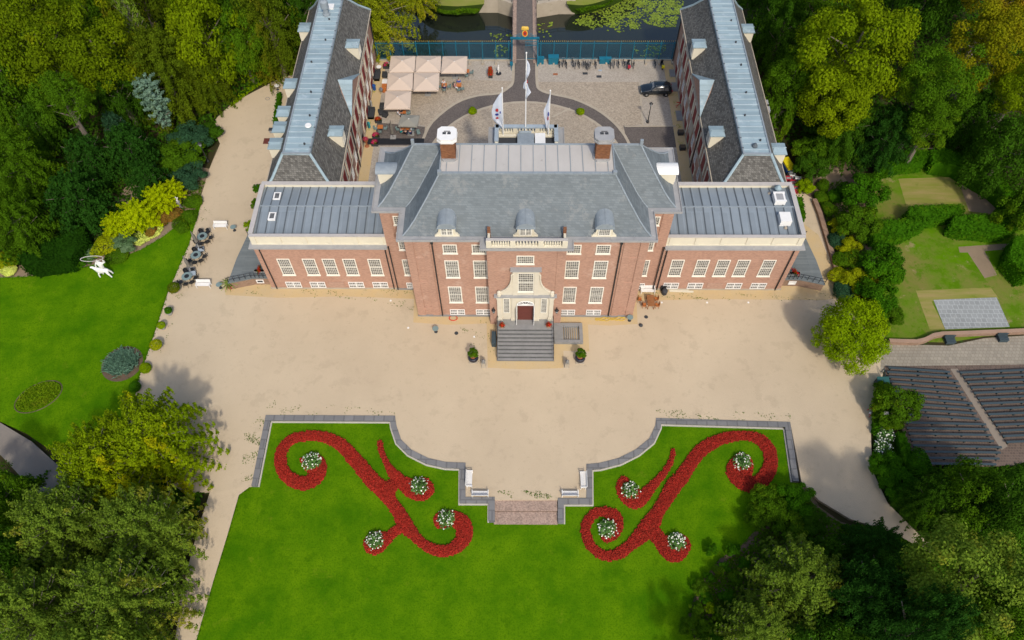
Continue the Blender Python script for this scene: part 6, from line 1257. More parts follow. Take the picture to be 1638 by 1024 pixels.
def spiky_mesh(name, blades=420, ln=.9):
    mb=MB()
    for i in range(blades):
        a=RG.uniform(0,6.28); r0=RG.uniform(0,.75)**.8; x,y=r0*math.cos(a),r0*math.sin(a); b=RG.uniform(0,6.28); l=ln*RG.uniform(.25,.5); t=RG.uniform(.3,1.1)
        dx,dy=math.cos(b)*math.sin(t)*l,math.sin(b)*math.sin(t)*l; w=.022; px_,py=-math.sin(b)*w,math.cos(b)*w; z=.12
        mb.add([(x-px_,y-py,0),(x+px_,y+py,0),(x+dx*.6+px_*.8,y+dy*.6+py*.8,z+math.cos(t)*l*.8),(x+dx,y+dy,z+math.cos(t)*l),(x+dx*.6-px_*.8,y+dy*.6-py*.8,z+math.cos(t)*l*.8)],[(0,1,2,3,4)])
    return mb
CR={}
for i in range(3): CR['oak%d'%i]=(crown_clump('crown_oak',95,21000,.05,.9,(.12,.24),-.5),None)
for i in range(2): CR['maple%d'%i]=(crown_clump('crown_maple',60,19000,.05,.95,(.16,.3),-.55,.08),None)
CR['maple9']=(crown_clump('crown_dense',85,24000,.05,.95,(.17,.27),-.6,.05),None)
for i in range(2): CR['small%d'%i]=(crown_clump('crown_small',46,7000,.085,.85,(.18,.32),-.5),None)
for i in range(2): CR['beech%d'%i]=crown_layer('crown_beech',150,34000,.038,'dome',.22,.13,.8,.34)
for i in range(2): CR['yew%d'%i]=crown_layer('crown_yew',90,12000,.06,'dome',.55,.17,.62,.22)
CR['cone0']=crown_layer('crown_spruce',120,13000,.06,'cone',.35,.16,1.6,.2)
CR['col0']=crown_layer('crown_column',80,9000,.075,'col',.15,.16,1.1,.3)
for i in range(3): CR['shrub%d'%i]=(shrub_mesh('foliage',3200,.15,.8,.12+.08*i),None)
CR['ball0']=(shrub_mesh('foliage_ball',1700,.2,.95,.03),None)
CR['bush0']=(crown_clump('foliage_bush',42,8500,.085,.8,(.14,.30),-.3,.2),None)
CR['bush1']=(crown_clump('foliage_bush',30,8500,.08,.95,(.16,.34),-.3,.3),None)
CR['gold0']=crown_layer('foliage_gold',60,11000,.06,'dome',-.05,.16,.85,.38)
TWM={}
seedr=random.Random(42)
def tree(u,v,rpx,ztop,kind,leaf,label,cat='tree',group=None,name=None,fl=1.0,trunk=True,tr=.028,rz=None,z0=-.05,base=None):
    """crown centre at photo point (u,v); ztop = height of the tree in metres"""
    me,tw=CR[kind]; 
    # radius in metres from its size in the survey photo, at the crown's own height
    b_=1.0 if trunk else 0.0; Rr=0
    if trunk and kind[:5]=='beech': rpx*=1.13
    K=kind[:4]
    for _ in range(4):
        if K=='cone': hz=(ztop-.5)/1.9; zc=.5+hz*.3
        elif K=='col0': hz=ztop/1.75; zc=ztop*.42
        elif K in('beec','yew0','yew1') and trunk: hz=(ztop-.6)/1.32; zc=.6+.32*hz
        else: hz=(ztop-b_)/1.5 if trunk else None; zc=b_+.5*hz if trunk else None
        if zc is None:
            x,y=G(u,v,ztop*.5); Rr=rpx*depth(x,y,ztop*.5)/FPX; hz=Rr*fl; zc=max(ztop-hz*.95,hz*.35 if trunk else 0)
            if not trunk: zc=max(ztop-hz,0)
        if trunk and any(q in label for q in ('great','largest','autumn','lime tree','broad','corner')) and K in('oak0','oak1','oak2','mapl','smal') and Rr and hz>1.3*Rr: hz=1.3*Rr; zc=ztop-hz
        za=zc+.2*hz; x,y=G(u,v,za); Rr=rpx*depth(x,y,za)/FPX
    nm=name or ('tree' if trunk else 'shrub')
    t=thing(nm,label,cat,(x,y,z0),rz if rz is not None else seedr.uniform(0,6.28),group)
    def inst(nm2,data,m,loc,sc):
        o=link(bpy.data.objects.new(nm2,data)); o.parent=t; o.location=loc; o.scale=sc
        if not data.materials: data.materials.append(None)
        o.material_slots[0].link='OBJECT'; o.material_slots[0].material=m; return o
    inst('crown' if trunk else 'foliage',me,LM[leaf] if isinstance(leaf,str) else leaf,(0,0,zc-z0),(Rr,Rr,hz))
    if trunk:
        b=MB(); r=max(.12,ztop*tr); zt=zc-z0+hz*.35; lean=seedr.uniform(-.03,.03)
        P=[(0,0,-.3),(lean*zt*.3,0,zt*.3),(lean*zt,lean*zt*.5,zt*.7),(0,0,zt)]; rr=[r*1.25,r*.9,r*.6,r*.2]
        for a,c,r0,r1 in zip(P[:-1],P[1:],rr[:-1],rr[1:]): b.tube(a,c,r0,r1,8)
        for k in range(7):
            a=k*2.4; z1=zt*(.45+.06*k); b.tube((0,0,z1),(math.cos(a)*Rr*.62,math.sin(a)*Rr*.62,z1+hz*.28),r*.32,r*.07,5)
        me2=MB.build(b,'trunk',['bark'],None); me2.parent=t
        if tw is not None and leaf in('grey','beech','willow'):
            key=kind
            if key not in TWM: o=tw.build('branches',['twig'],None); TWM[key]=o.data; bpy.data.objects.remove(o)
            o=link(bpy.data.objects.new('branches',TWM[key])); o.parent=t; o.location=(0,0,zc-z0); o.scale=(Rr,Rr,hz)
    return t
def shrub(u,v,rpx,h,kind,leaf,label,cat='shrub',group=None,name='shrub',fl=None):
    z=h*.45; x,y=G(u,v,z); Rr=rpx*depth(x,y,z)/FPX
    return tree(u,v,rpx,h,kind,leaf,label,cat,group,name,fl if fl else h*.62/Rr,trunk=False)
TL=[ # u,v,r,ztop,kind,leaf,label
# far back left
(15,-30,60,17,'oak0','oak','yellow green broadleaf tree in the far top left corner of the grounds'),
(110,-35,62,18,'oak1','mid','mid green tree cut by the top edge above the large left oak'),
(215,-30,58,18,'oak2','brown','bronze green tree at the top edge left of the tall dark conifers'),
(300,-38,55,17,'maple0','mid','green tree at the top edge behind the bright yellow green maple'),
(400,-35,55,18,'oak0','dark','dark tree at the top edge behind the left service wing'),
(470,-40,50,17,'oak1','brown','olive tree at the top edge directly above the left zinc roof'),
(560,-30,46,13,'oak2','willow','olive tree behind the far end of the left service wing'),
(60,60,82,19,'oak1','oak','largest yellow green oak in the upper left corner of the woodland'),
(150,75,68,18,'oak2','oak','broad yellow green oak right of the largest one at upper left'),
(-10,130,55,15,'oak0','mid','green oak cut by the left edge above the pale leaning trunk'),
(330,62,62,17,'maple1','maple','bright yellow green maple overhanging the top end of the gravel drive'),
(265,120,62,15,'beech0','brown','bronze tinted spreading tree left of the gravel drive below the bright maple'),
(240,95,42,19,'cone0','grey','tall grey green spruce standing among the bronze trees'),
(385,70,42,14,'oak0','mid','dense green tree on the grass bank at the head of the drive'),
(432,45,52,19,'beech1','brown','tall dark olive conifer with a bare trunk beside the left service wing'),
(478,20,40,18,'beech0','dark','dark conifer filling the gap behind the left service wing'),
(330,125,38,10,'beech1','brown','low bronze branches hanging over the drive edge'),
(95,150,45,15,'oak1','mid','green lower tree beneath the largest upper left oak'),
(190,150,36,12,'oak2','dark','dark green tree between the oaks and the blue spruce'),
(254,178,37,7.5,'col0','blue','pale blue spruce standing out from the dark trees'),
(205,235,52,10,'yew0','yew','dark yew with layered boughs just left of the blue spruce'),
(140,250,48,10,'yew1','yew','dark spreading yew in the middle of the left woodland'),
(60,200,40,10,'yew0','dark','dark green tree right of the pale leaning trunk'),
(15,185,32,9,'yew1','mid','small green tree at the left edge below the leaning trunk'),
(235,285,40,8,'yew1','yew','dark yew behind the golden shrubs'),
(120,315,62,11,'yew0','yew','broad dark yew behind the golden shrubs on their left'),
(30,265,58,12,'beech0','mid','green layered cedar at the left edge of the woodland'),
(25,355,52,11,'beech1','mid','green tree drooping over the top of the dark clipped hedge'),
(185,205,26,8,'yew1','bluegreen','blue green yew below the dark tree left of the spruce'),
# right back
(1240,-25,46,16,'oak1','dark','dark tree at the top edge right of the right service wing'),
(1330,-40,58,19,'oak2','mid','green tree at the top edge behind the great yellow green maple'),
(1500,-40,60,18,'oak0','dark','dark tree at the top edge right of centre of the right woodland'),
(1620,-30,60,18,'maple1','orange','amber tinted tree in the top right corner'),
(1250,45,48,16,'beech1','dark','dark layered tree beside the far end of the right service wing'),
(1270,120,46,13,'oak0','mid','mid green tree squeezed between the right service wing and the great maple'),
(1375,65,84,21,'maple0','maple','great yellow green maple dominating the upper right woodland'),
(1345,155,55,14,'maple1','maple','lower yellow green crown beneath the great right maple'),
(1500,130,55,18,'maple0','mid','tall rounded mid green lime tree right of the great maple'),
(1490,195,38,12,'oak2','mid','green tree just below the tall rounded lime tree'),
(1580,65,60,18,'maple1','orange','yellow orange autumn maple near the upper right corner'),
(1640,130,45,15,'maple0','maple','bright green tree cut by the right edge below the autumn maple'),
(1560,190,48,12,'yew1','dark','dark spreading tree above the garden hedges'),
(1610,240,58,13,'oak1','dark','large dark tree overhanging the right end of the hedged garden'),
(1350,205,48,11,'beech0','dark','dark conifer left of the hedged garden'),
(1420,220,46,11,'beech1','yew','dark conifer behind the top hedge of the garden'),
(1240,185,24,9,'small1','mid','small green tree against the outer wall of the right service wing'),
(1640,335,32,8,'small0','mid','rounded green tree at the right edge beside the garden hedge'),
(595,18,62,12,'beech0','willow','yellow green willow hanging over the moat behind the left service wing'),
(665,-15,36,9,'beech1','willow','drooping willow boughs over the moat at the top of the picture'),
# lower left
(240,705,88,11,'beech0','beech','golden green beech with spiky branch tips at the lower left'),
(165,745,78,11.5,'beech1','beech','golden green beech behind the front one at the lower left'),
(110,850,82,13,'beech0','grey','grey green tree in the lower left corner woodland'),
(235,850,74,13,'beech1','grey','grey green tree reaching towards the lower left drive'),
(200,960,80,15,'beech0','grey','pale twigged tree at the bottom left beside the drive'),
(70,985,78,15,'beech1','grey','pale tree in the bottom left corner'),
(-10,790,52,12,'oak1','mid','green tree cut by the left edge below the curved grey path'),
(-15,900,60,14,'oak2','dark','dark tree at the left edge of the lower left woodland'),
(150,1060,80,16,'oak0','grey','tree cut by the bottom edge left of the drive'),
# right, around the gravel and the seats
(1366,531,56,8.5,'maple9','lime','round bright yellow green tree at the corner of the gravel forecourt'),
(1440,648,34,5.0,'small1','mid','small bushy tree beside the left end of the green bench rows'),
(1398,876,46,8,'beech1','yew','dark yew left of the path at the lower right'),
(1325,885,38,6.5,'yew0','dark','dark evergreen right of the rounded bushes at the lower right'),
(1385,960,72,13,'beech0','yew','dark conifer in the shade at the bottom right'),
(1280,935,80,8.5,'beech1','grey','pale twigged grey green tree by the lower lawn bed'),
(1215,1010,60,7.5,'beech0','grey','grey green tree at the bottom edge right of the lawn'),
(1555,925,88,17,'maple0','grey','large pale green tree at the lower right corner'),
(1490,800,40,8,'beech0','dark','dark green tree below the lowest bench rows'),
(1555,790,56,11,'oak1','mid','green tree covering the lower edge of the bench rows'),
(1620,810,60,14,'oak2','dark','tall dark tree at the right edge below the bench rows'),
(1630,1000,60,15,'maple1','mid','green tree in the bottom right corner'),
(1455,1010,66,20,'beech1','yew','dark tree at the bottom edge left of the large pale green tree'),
(1330,1040,70,9,'oak1','dark','dark tree cut by the bottom edge at lower right'),
(1140,1075,48,9,'oak2','grey','tree cut by the bottom edge at the right end of the lawn'),
]
for (u,v,r,zt,kd,lf,lb) in TL:
    tree(u,v,r,zt,kd,lf,lb,fl=1.0 if kd[:4] in('beec','yew0','yew1') else .95,name='conifer' if 'conifer' in lb or 'spruce' in lb or 'yew' in lb else 'tree')
# trees beyond the frame that throw the dappled shade over the right of the gravel and the seats
# pale leaning trunk at left
t=thing('bare_trunk','pale bare leaning trunk of a tall tree at the left edge of the woodland','tree trunk',(*G(50,200,0),0)); x,y=G(50,197,0); x2,y2=G(5,138,5)
mb=MB(); mb.tube((x,y,-.3),(x2,y2,6),.42,.34,10); mb.build('trunk',['twig'],t)
SL=[
(220,347,38,4.6,'gold0','gold','bright golden yellow shrub in the middle of its row'),
(183,360,25,3.4,'gold0','gold','golden yellow shrub at the left end of the row by the hedge'),
(256,320,31,4.8,'gold0','gold','tallest golden shrub with a pointed top'),
(279,306,22,4.0,'gold0','gold','small golden shrub at the right end of the row'),
(240,352,19,2.4,'bush1','gold','low golden shrub at the front of the row'),
(305,218,32,4.0,'bush0','bluegreen','rounded dark shrub leaning over the drive edge near the blue spruce'),
(290,245,38,4.0,'bush0','mid','large fresh green shrub on the drive edge'),
(300,278,30,3.0,'bush0','bluegreen','blue green rounded shrub above the golden row'),
(335,210,18,2.5,'bush0','dark','dark green shrub at the corner of the drive'),
(310,322,14,1.2,'shrub0','mid','low green shrub beside the small grey statue'),
(273,343,15,1.4,'shrub1','rust','dark rust purple shrub in the left border'),
(197,388,21,1.8,'bush0','silver','silver variegated shrub in front of the golden row'),
(232,360,13,1.3,'shrub1','silver','small silver shrub near the pale flower patch'),
(254,350,14,1.2,'shrub2','rust','orange brown flowering shrub in the left border'),
(240,368,10,.9,'shrub1','rust','low rusty plant behind the pale flower patch'),
(170,390,20,1.4,'shrub2','yellowm','olive yellow shrub below the golden row'),
(188,408,18,1.0,'shrub0','mid','low green plants at the lawn edge near the statue'),
(140,405,14,1.3,'shrub1','silver','pale silver shrub right of the dark hedge'),
(130,413,16,1.2,'bush0','hedge','low bright green shrub against the dark hedge'),
(112,422,9,1.0,'shrub0','hedge','small green shrub at the foot of the dark hedge'),
(290,362,12,1.0,'shrub2','mid','green and yellow edging plant near the tip of the lawn'),
(300,345,14,1.0,'shrub0','mid','low green plants below the grey statue'),
(10,415,17,2.0,'bush0','yellowm','yellow green shrub left of the dark hedge'),
(14,432,12,.9,'shrub0','pale','pale cream green plants at the left edge of the border'),
(20,405,20,2.2,'bush0','mid','green shrub at the left edge above the pale plants'),
# along wings
(399,360,9,1.5,'bush0','lime','clipped round bush beside the left terrace steps'),
(409,325,9,1.5,'bush1','mid','clipped round bush against the end of the left wing'),
(412,300,8,1.4,'bush0','hedge','dark round bush nearest the back corner of the left wing'),
(1297,240,30,4.5,'bush0','mid','dense green shrub behind the stacked crates'),
(1300,265,27,4.2,'bush0','dark','dark leafy shrub right of the yellow cart'),
(1288,298,14,2.2,'bush0','lime','bright lime green shrub below the stacked crates'),
(1316,215,28,4,'bush0','dark','dark shrub under the trees near the yellow cart'),
(1335,245,20,3,'bush0','mid','green shrub at the top of the small garden path'),
(1318,295,10,1.1,'shrub1','mid','small green perennial left of the earth path'),
(1336,312,13,1.6,'shrub0','hedge','rounded green shrub on the earth path'),
(1325,333,12,1.2,'shrub2','mid','green border plant right of the low brick wall'),
(1314,315,11,1.1,'shrub0','mid','green tuft by the upper end of the low brick wall'),
(1344,362,17,2.0,'bush0','yellowm','yellow flowering shrub in the right border'),
(1340,382,14,1.6,'shrub1','bluegreen','grey green shrub below the yellow flowering one'),
(1360,395,19,2.4,'bush0','yellowm','tall golden green shrub in the right border'),
(1352,415,17,1.8,'shrub2','mid','mid green shrub in the middle of the right border'),
(1345,440,16,1.6,'shrub1','yellowm','yellow green shrub near the lower part of the right border'),
(1372,448,24,3.0,'bush0','yellowm','amber yellow shrub above the round bright tree'),
(1350,462,16,1.6,'shrub0','bluegreen','blue green shrub near the lower end of the low brick wall'),
(1392,462,22,2.8,'bush0','orange','orange tinted shrub beside the round bright tree'),
(1385,305,37,5.5,'bush0','hedge','tall dark green rounded shrub at the left of the hedged garden'),
(1375,355,34,4.8,'bush0','mid','rounded green shrub with pale tips below the tall dark one'),
(1412,418,36,5.0,'bush0','hedge','broad dark green rounded shrub left of the worn lawn'),
(1405,475,34,4.6,'bush0','hedge','dark green shrub behind the round bright tree'),
(1432,440,14,2.4,'shrub0','hedge','clipped dark shrub at the corner of the worn lawn'),
(1425,500,22,3.0,'bush0','mid','green shrub between the round bright tree and the worn lawn'),
(1415,625,17,2.2,'bush0','mid','leafy shrub right below the green box by the bench rows'),
(1420,665,24,2.6,'bush0','mid','green shrub between the gravel and the bench rows'),
(1418,745,28,2.2,'bush0','hedge','low spreading shrub below the white flowers'),
(1440,775,32,2.4,'bush0','hedge','spreading green shrub along the edge of the lower right path'),
(1470,740,20,2.2,'shrub1','hedge','green hedge shrub beside the lowest bench row'),
(1462,795,24,2.2,'bush0','dark','dark shrub at the inner bend of the lower right path'),
(1508,830,30,3.4,'bush0','dark','dark shrub below the bench rows beside the path'),
(1235,803,30,2.8,'bush0','mid','large clipped round bush at the right of the parterre'),
(1278,798,32,3.0,'bush1','hedge','largest clipped round bush at the lawn corner'),
(1215,825,22,2.4,'bush0','mid','clipped round bush leftmost of the cluster by the lawn'),
(1262,838,28,2.6,'bush0','mid','leafy green bush below the clipped cluster'),
(1300,835,26,2.4,'bush0','dark','dark bush beside the path at the corner of the lawn'),
(1140,880,10,.9,'bush1','hedge','small round shrub in the lower right bed nearest the parterre'),
(1160,905,9,.9,'bush1','hedge','small round shrub second in the lower right bed'),
(1148,912,8,.8,'shrub2','mid','tiny green shrub in the lower right bed'),
(1172,878,12,1.0,'bush1','hedge','low dark green shrub at the top of the lower right bed'),
(1190,900,10,.9,'bush1','hedge','small green shrub beside the pale twigged tree'),
(1120,940,14,1.1,'bush0','mid','bright green shrub at the edge of the lower lawn'),
(1135,972,9,.8,'bush0','lime','small lime green ball shrub in the lower right bed'),
(1112,975,13,1.1,'bush1','mid','mid green shrub at the lawn edge near the bottom'),
(1150,985,14,1.0,'bush1','mid','soft green shrub right of the lime ball shrub'),
(1128,1005,18,1.4,'bush1','mid','wide green shrub near the bottom of the lower right bed'),
(1165,955,14,1.2,'bush1','hedge','dark shrub in the middle of the lower right bed'),
(1105,1000,17,1.5,'bush1','mid','leafy green shrub at the lawn edge right at the bottom of the picture'),
(1145,1015,16,1.3,'bush0','hedge','green shrub at the bottom edge inside the lower right bed'),
(1178,925,12,1.0,'bush0','mid','small leafy shrub under the first bough of the pale twigged tree'),
(1135,925,9,.8,'bush1','hedge','small dark shrub beside the soil edge of the lower right bed'),
(1128,955,11,.9,'bush0','hedge','low dark green shrub between the lawn edge shrubs'),
# left lawn edge
(232,588,9,1.0,'ball0','lime','lime green bush at the gravel edge near the blue grey plant bed'),
(215,618,9,1.1,'ball0','hedge','dark round bush at the gravel edge above the beech'),
]
for a in SL: shrub(*a)
# courtyard bushes
for u,v,lb in ((755,177,'leafy green bush on the inner kerb left of the flagpoles'),(929,178,'leafy green bush on the inner kerb right of the flagpoles')): shrub(u,v,6.5,1.1,'shrub0','lime',lb,group='bushes on the court kerb')
# ---------------- clipped hedges
def hedge(label, pts, h, leaf, z=0.0, dens=34, ls=.22, cat='hedge'):
    """pts: footprint polygon in world metres"""
    pts=[(float(a),float(b)) for a,b in pts]
    A=abs(sum(pts[i][0]*pts[(i+1)%len(pts)][1]-pts[(i+1)%len(pts)][0]*pts[i][1] for i in range(len(pts))))/2
    cx=sum(p[0] for p in pts)/len(pts); cy=sum(p[1] for p in pts)/len(pts)
    C=[];N=[]
    xs=[p[0] for p in pts]; ys=[p[1] for p in pts]; n=int(A*dens); 
    q=np.stack([RG.uniform(min(xs),max(xs),n*4),RG.uniform(min(ys),max(ys),n*4)],1); ins=np.zeros(len(q),bool)
    for i in range(len(pts)):
        (x1,y1),(x2,y2)=pts[i],pts[i-1]
        with np.errstate(divide='ignore',invalid='ignore'): ins^=((y1>q[:,1])!=(y2>q[:,1]))&(q[:,0]<(x2-x1)*(q[:,1]-y1)/((y2-y1) or 1e-9)+x1)
    q=q[ins][:n]; wob=.10*np.sin(q[:,0]*1.7)+.08*np.sin(q[:,1]*2.1)
    C.append(np.column_stack([q,h+wob-RG.uniform(0,.22,len(q))])); N.append(np.column_stack([RG.normal(size=(len(q),2))*.45,np.ones(len(q))]))
    a=sum(pts[i][0]*pts[(i+1)%len(pts)][1]-pts[(i+1)%len(pts)][0]*pts[i][1] for i in range(len(pts)))
    if a<0: pts=pts[::-1]
    for i in range(len(pts)):
        p,r=np.array(pts[i]),np.array(pts[(i+1)%len(pts)]); L=np.linalg.norm(r-p); m=int(L*h*dens*1.1); t=RG.uniform(0,1,m)[:,None]; nn=np.array([(r-p)[1],-(r-p)[0]])/max(L,1e-6)
        b=p+(r-p)*t+nn*RG.uniform(-.18,.1,(m,1)); C.append(np.column_stack([b,RG.uniform(.02,h,m)])); N.append(np.column_stack([np.tile(nn,(m,1))+RG.normal(size=(m,2))*.45,RG.normal(size=m)*.4+.25]))
    C=np.concatenate(C)-np.array([cx,cy,0]); me=leafmesh('foliage',C,np.concatenate(N),RG.uniform(.7,1.3,len(C))*ls,.8)
    t=thing('hedge',label,cat,(cx,cy,z)); me.materials.append(LM[leaf]); o=link(bpy.data.objects.new('foliage',me)); o.parent=t
    core=MB(); core.prism([(x-(x-cx)*.06,y-(y-cy)*.06) for x,y in pts],z,z+h-.28); c=core.build('core',[LM[leaf]],t)
    return t
def hp(pts,h): return PX(pts,h)
hedge('dark clipped hedge block on the edge of the left lawn',hp([(28,408),(60,392),(135,360),(142,384),(112,418),(50,428),(30,424)],2.2),2.4,'hedged')
hedge('long dark hedge along the top right of the hedged garden',hp([(1488,240),(1500,232),(1600,270),(1645,325),(1632,334),(1595,300),(1530,262),(1492,258)],2.4),2.4,'hedge')
hedge('green hedge along the top left of the hedged garden',hp([(1412,248),(1470,233),(1490,240),(1482,258),(1440,262),(1410,272)],2.2),2.2,'hedge')
hedge('clipped hedge in the middle of the garden with a right angled end',hp([(1456,328),(1540,326),(1545,337),(1500,348),(1470,350),(1452,342)],2.2),2.2,'hedge')
hedge('clipped hedge joining the tall shrubs to the middle of the garden',hp([(1385,362),(1405,352),(1480,345),(1486,356),(1450,374),(1400,378)],2.2),2.2,'hedge')
hedge('long thick clipped hedge at the right of the worn lawn',hp([(1527,342),(1600,341),(1628,347),(1634,362),(1610,372),(1540,366),(1520,360)],2.2),2.2,'hedge')
hedge('rounded dark hedge cut by the right edge of the picture',hp([(1622,378),(1660,372),(1680,430),(1640,440),(1612,410)],2.6),2.8,'hedge')
hedge('narrow green hedge between the bench rows and the white flowers',PX([(1437,690),(1448,688),(1470,745),(1458,752),(1446,735)],1.2),1.2,'hedge')
hedge('low hedge between the gravel and the green box',PX([(1404,618),(1410,616),(1408,690),(1398,690)],.9),.9,'hedge')
hedge('small dark hedge behind the right wing of the palace',PX([(1268,312),(1285,312),(1290,345),(1283,355),(1276,340)],1.4),1.4,'hedge')
hedge('narrow hedge along the outer wall of the left service wing',PX([(443,146),(449,145),(442,195),(436,195)],1.0),1.1,'hedge')
# understory masses
def scatter(name,label,poly,n,z,leaf,ls,cat,h=.5):
    P=np.array(PX(poly,z)); mn=P.min(0); mx=P.max(0); q=np.stack([RG.uniform(mn[0],mx[0],n*3),RG.uniform(mn[1],mx[1],n*3)],1); ins=np.zeros(len(q),bool)
    for i in range(len(P)):
        (x1,y1),(x2,y2)=P[i],P[i-1]; ins^=((y1>q[:,1])!=(y2>q[:,1]))&(q[:,0]<(x2-x1)*(q[:,1]-y1)/((y2-y1) or 1e-9)+x1)
    q=q[ins]
    if name=='weeds': q=q[(np.sin(q[:,0]*1.9+np.sin(q[:,1]*2.3)*2)+np.sin(q[:,1]*3.1+q[:,0]*.6)+RG.uniform(-.8,.8,len(q)))>.6]
    q=q[:n]; hh=h*(.5+.5*np.sin(q[:,0]*.9+np.sin(q[:,1]*.7)*2))*RG.uniform(.2,1,len(q)); C=np.column_stack([q,z+.03+hh]); c0=np.array([*C[:,:2].mean(0),0])
    me=leafmesh(name,C-c0,np.column_stack([RG.normal(size=(len(q),2))*.5,np.ones(len(q))]),RG.uniform(.6,1.3,len(q))*ls); me.materials.append(LM[leaf]); o=link(bpy.data.objects.new(name,me)); o.location=c0
    return tag(o,label,cat,None,'stuff')
scatter('undergrowth','dark green undergrowth on the left woodland floor',[(-150,-60),(520,-60),(500,60),(440,120),(345,190),(350,225),(300,300),(150,380),(20,430),(-150,450)],52000,-.03,'dark',.5,'undergrowth',1.2)
scatter('undergrowth','dark green undergrowth on the right woodland floor',[(1195,-60),(1780,-60),(1780,330),(1640,330),(1590,265),(1490,235),(1400,245),(1330,262),(1262,235),(1235,160)],36000,-.03,'dark',.5,'undergrowth',1.2)
scatter('undergrowth','dark undergrowth beneath the lower left trees',[(-60,740),(60,770),(150,700),(225,660),(340,740),(310,860),(280,940),(268,1110),(-100,1110)],30000,-.4,'dark',.4,'undergrowth',.8)
scatter('ground_cover','leafy ground cover beneath the lower right trees',[(1398,690),(1440,700),(1470,745),(1640,748),(1780,760),(1780,1110),(1330,1110),(1300,900),(1350,840),(1430,850),(1480,862),(1420,805),(1395,752)],38000,-.4,'dark',.4,'ground cover',.8)
scatter('ground_cover','low green plants covering the lower right bed',[(1290,800),(1262,800),(1225,838),(1195,875),(1155,903),(1126,940),(1108,985),(1120,1110),(1300,1110),(1330,860),(1400,852),(1345,838),(1310,815)],14000,-.36,'mid',.26,'ground cover',.45)
scatter('ground_cover','low leafy plants in the left flower border',[(205,395),(250,375),(300,335),(330,322),(318,325),(330,290),(290,290),(200,345),(130,395),(140,412)],5200,.0,'mid',.2,'ground cover',.5)
scatter('ground_cover','low mixed plants in the right flower border',[(1310,300),(1345,290),(1372,345),(1390,430),(1420,500),(1400,520),(1345,478),(1325,390)],6000,.0,'mid',.22,'ground cover',.5)
scatter('grass_bank','bright grass bank at the head of the gravel drive',[(368,172),(385,150),(405,135),(430,122),(432,128),(400,148),(380,165)],4500,.02,'lime',.22,'grass bank',.3)
scatter('bank_plants','fresh green waterside plants along the far moat bank',Z(560,0,.1343,[(840,0),(960,60),(1100,120),(1220,150),(1400,140),(1480,110),(1530,80),(1545,130),(1480,170),(1380,170),(1250,185),(1130,165),(1000,120),(900,60)]),3200,-1.2,'mid',.28,'plants',.7)
scatter('bank_plants','green waterside plants along the moat bank right of the bridge',Z(620,0,.293,[(1020,50),(1060,72),(1130,58),(1230,15),(1230,0),(1120,42),(1060,55),(1035,20)]),1800,-1.2,'mid',.28,'plants',.7)
# ---------------- flower motifs in the parterre
def motif(label, strokes, ox,oy,s, name='flower_bed'):
    pts=[]
    for st_ in strokes:
        sp=smoothpl([(a,b,w) for a,b,w in st_],6)
        for a,b,w in sp:
            X=G(ox+a*s,oy+b*s,LZ); sc=depth(X[0],X[1],LZ)/FPX; pts.append((X[0],X[1],w*s*sc*1.08))
    P=np.array(pts); st=.13; x0,y0=P[:,0].min()-2,P[:,1].min()-2; x1,y1=P[:,0].max()+2,P[:,1].max()+2
    nx=int((x1-x0)/st)+1; ny=int((y1-y0)/st)+1; gx=x0+np.arange(nx+1)*st; gy=y0+np.arange(ny+1)*st
    XX,YY=np.meshgrid(gx,gy,indexing='ij'); D=np.full(XX.shape,-9.0)
    for x,y,r in P: D=np.maximum(D, r-np.hypot(XX-x,(YY-y)*1.0))
    XX=XX+RG.uniform(-.03,.03,XX.shape); YY=YY+RG.uniform(-.03,.03,YY.shape)
    H=LZ+.01+np.clip(D/.35,0,1)*.16+RG.uniform(0,.07,XX.shape)
    ins=(D[:-1,:-1]>-.02)&(D[1:,1:]>-.02)&(D[1:,:-1]>-.02)&(D[:-1,1:]>-.02)
    idx=-np.ones(XX.shape,int); I,J=np.nonzero(ins); use=np.zeros(XX.shape,bool)
    for a,b in ((0,0),(1,0),(1,1),(0,1)): use[I+a,J+b]=True
    idx[use]=np.arange(use.sum()); cx,cy=P[:,0].mean(),P[:,1].mean()
    V=np.stack([XX[use]-cx,YY[use]-cy,H[use]-LZ],1); F=np.stack([idx[I,J],idx[I+1,J],idx[I+1,J+1],idx[I,J+1]],1)
    t=thing(name,label,'flower bed',(cx,cy,LZ),0,'red scroll flower beds')
    me=bpy.data.meshes.new('planting'); me.from_pydata(V.tolist(),[],F.tolist()); me.materials.append(M['flowred']); o=link(bpy.data.objects.new('planting',me)); o.parent=t
    # individual blooms over the bed
    k=RG.integers(0,len(I),26000); q=np.stack([XX[I[k],J[k]]+RG.uniform(0,st,len(k))-cx,YY[I[k],J[k]]+RG.uniform(0,st,len(k))-cy,H[I[k],J[k]]-LZ+RG.uniform(.02,.12,len(k))],1)
    me=leafmesh('blooms',q,np.column_stack([RG.normal(size=(len(k),2))*.5,np.ones(len(k))]),RG.uniform(.09,.17,len(k)),.9); me.materials.append(M['flowred']); o=link(bpy.data.objects.new('blooms',me)); o.parent=t; o['kind']='stuff'
    # dark cut edge of soil round the bed
    return t
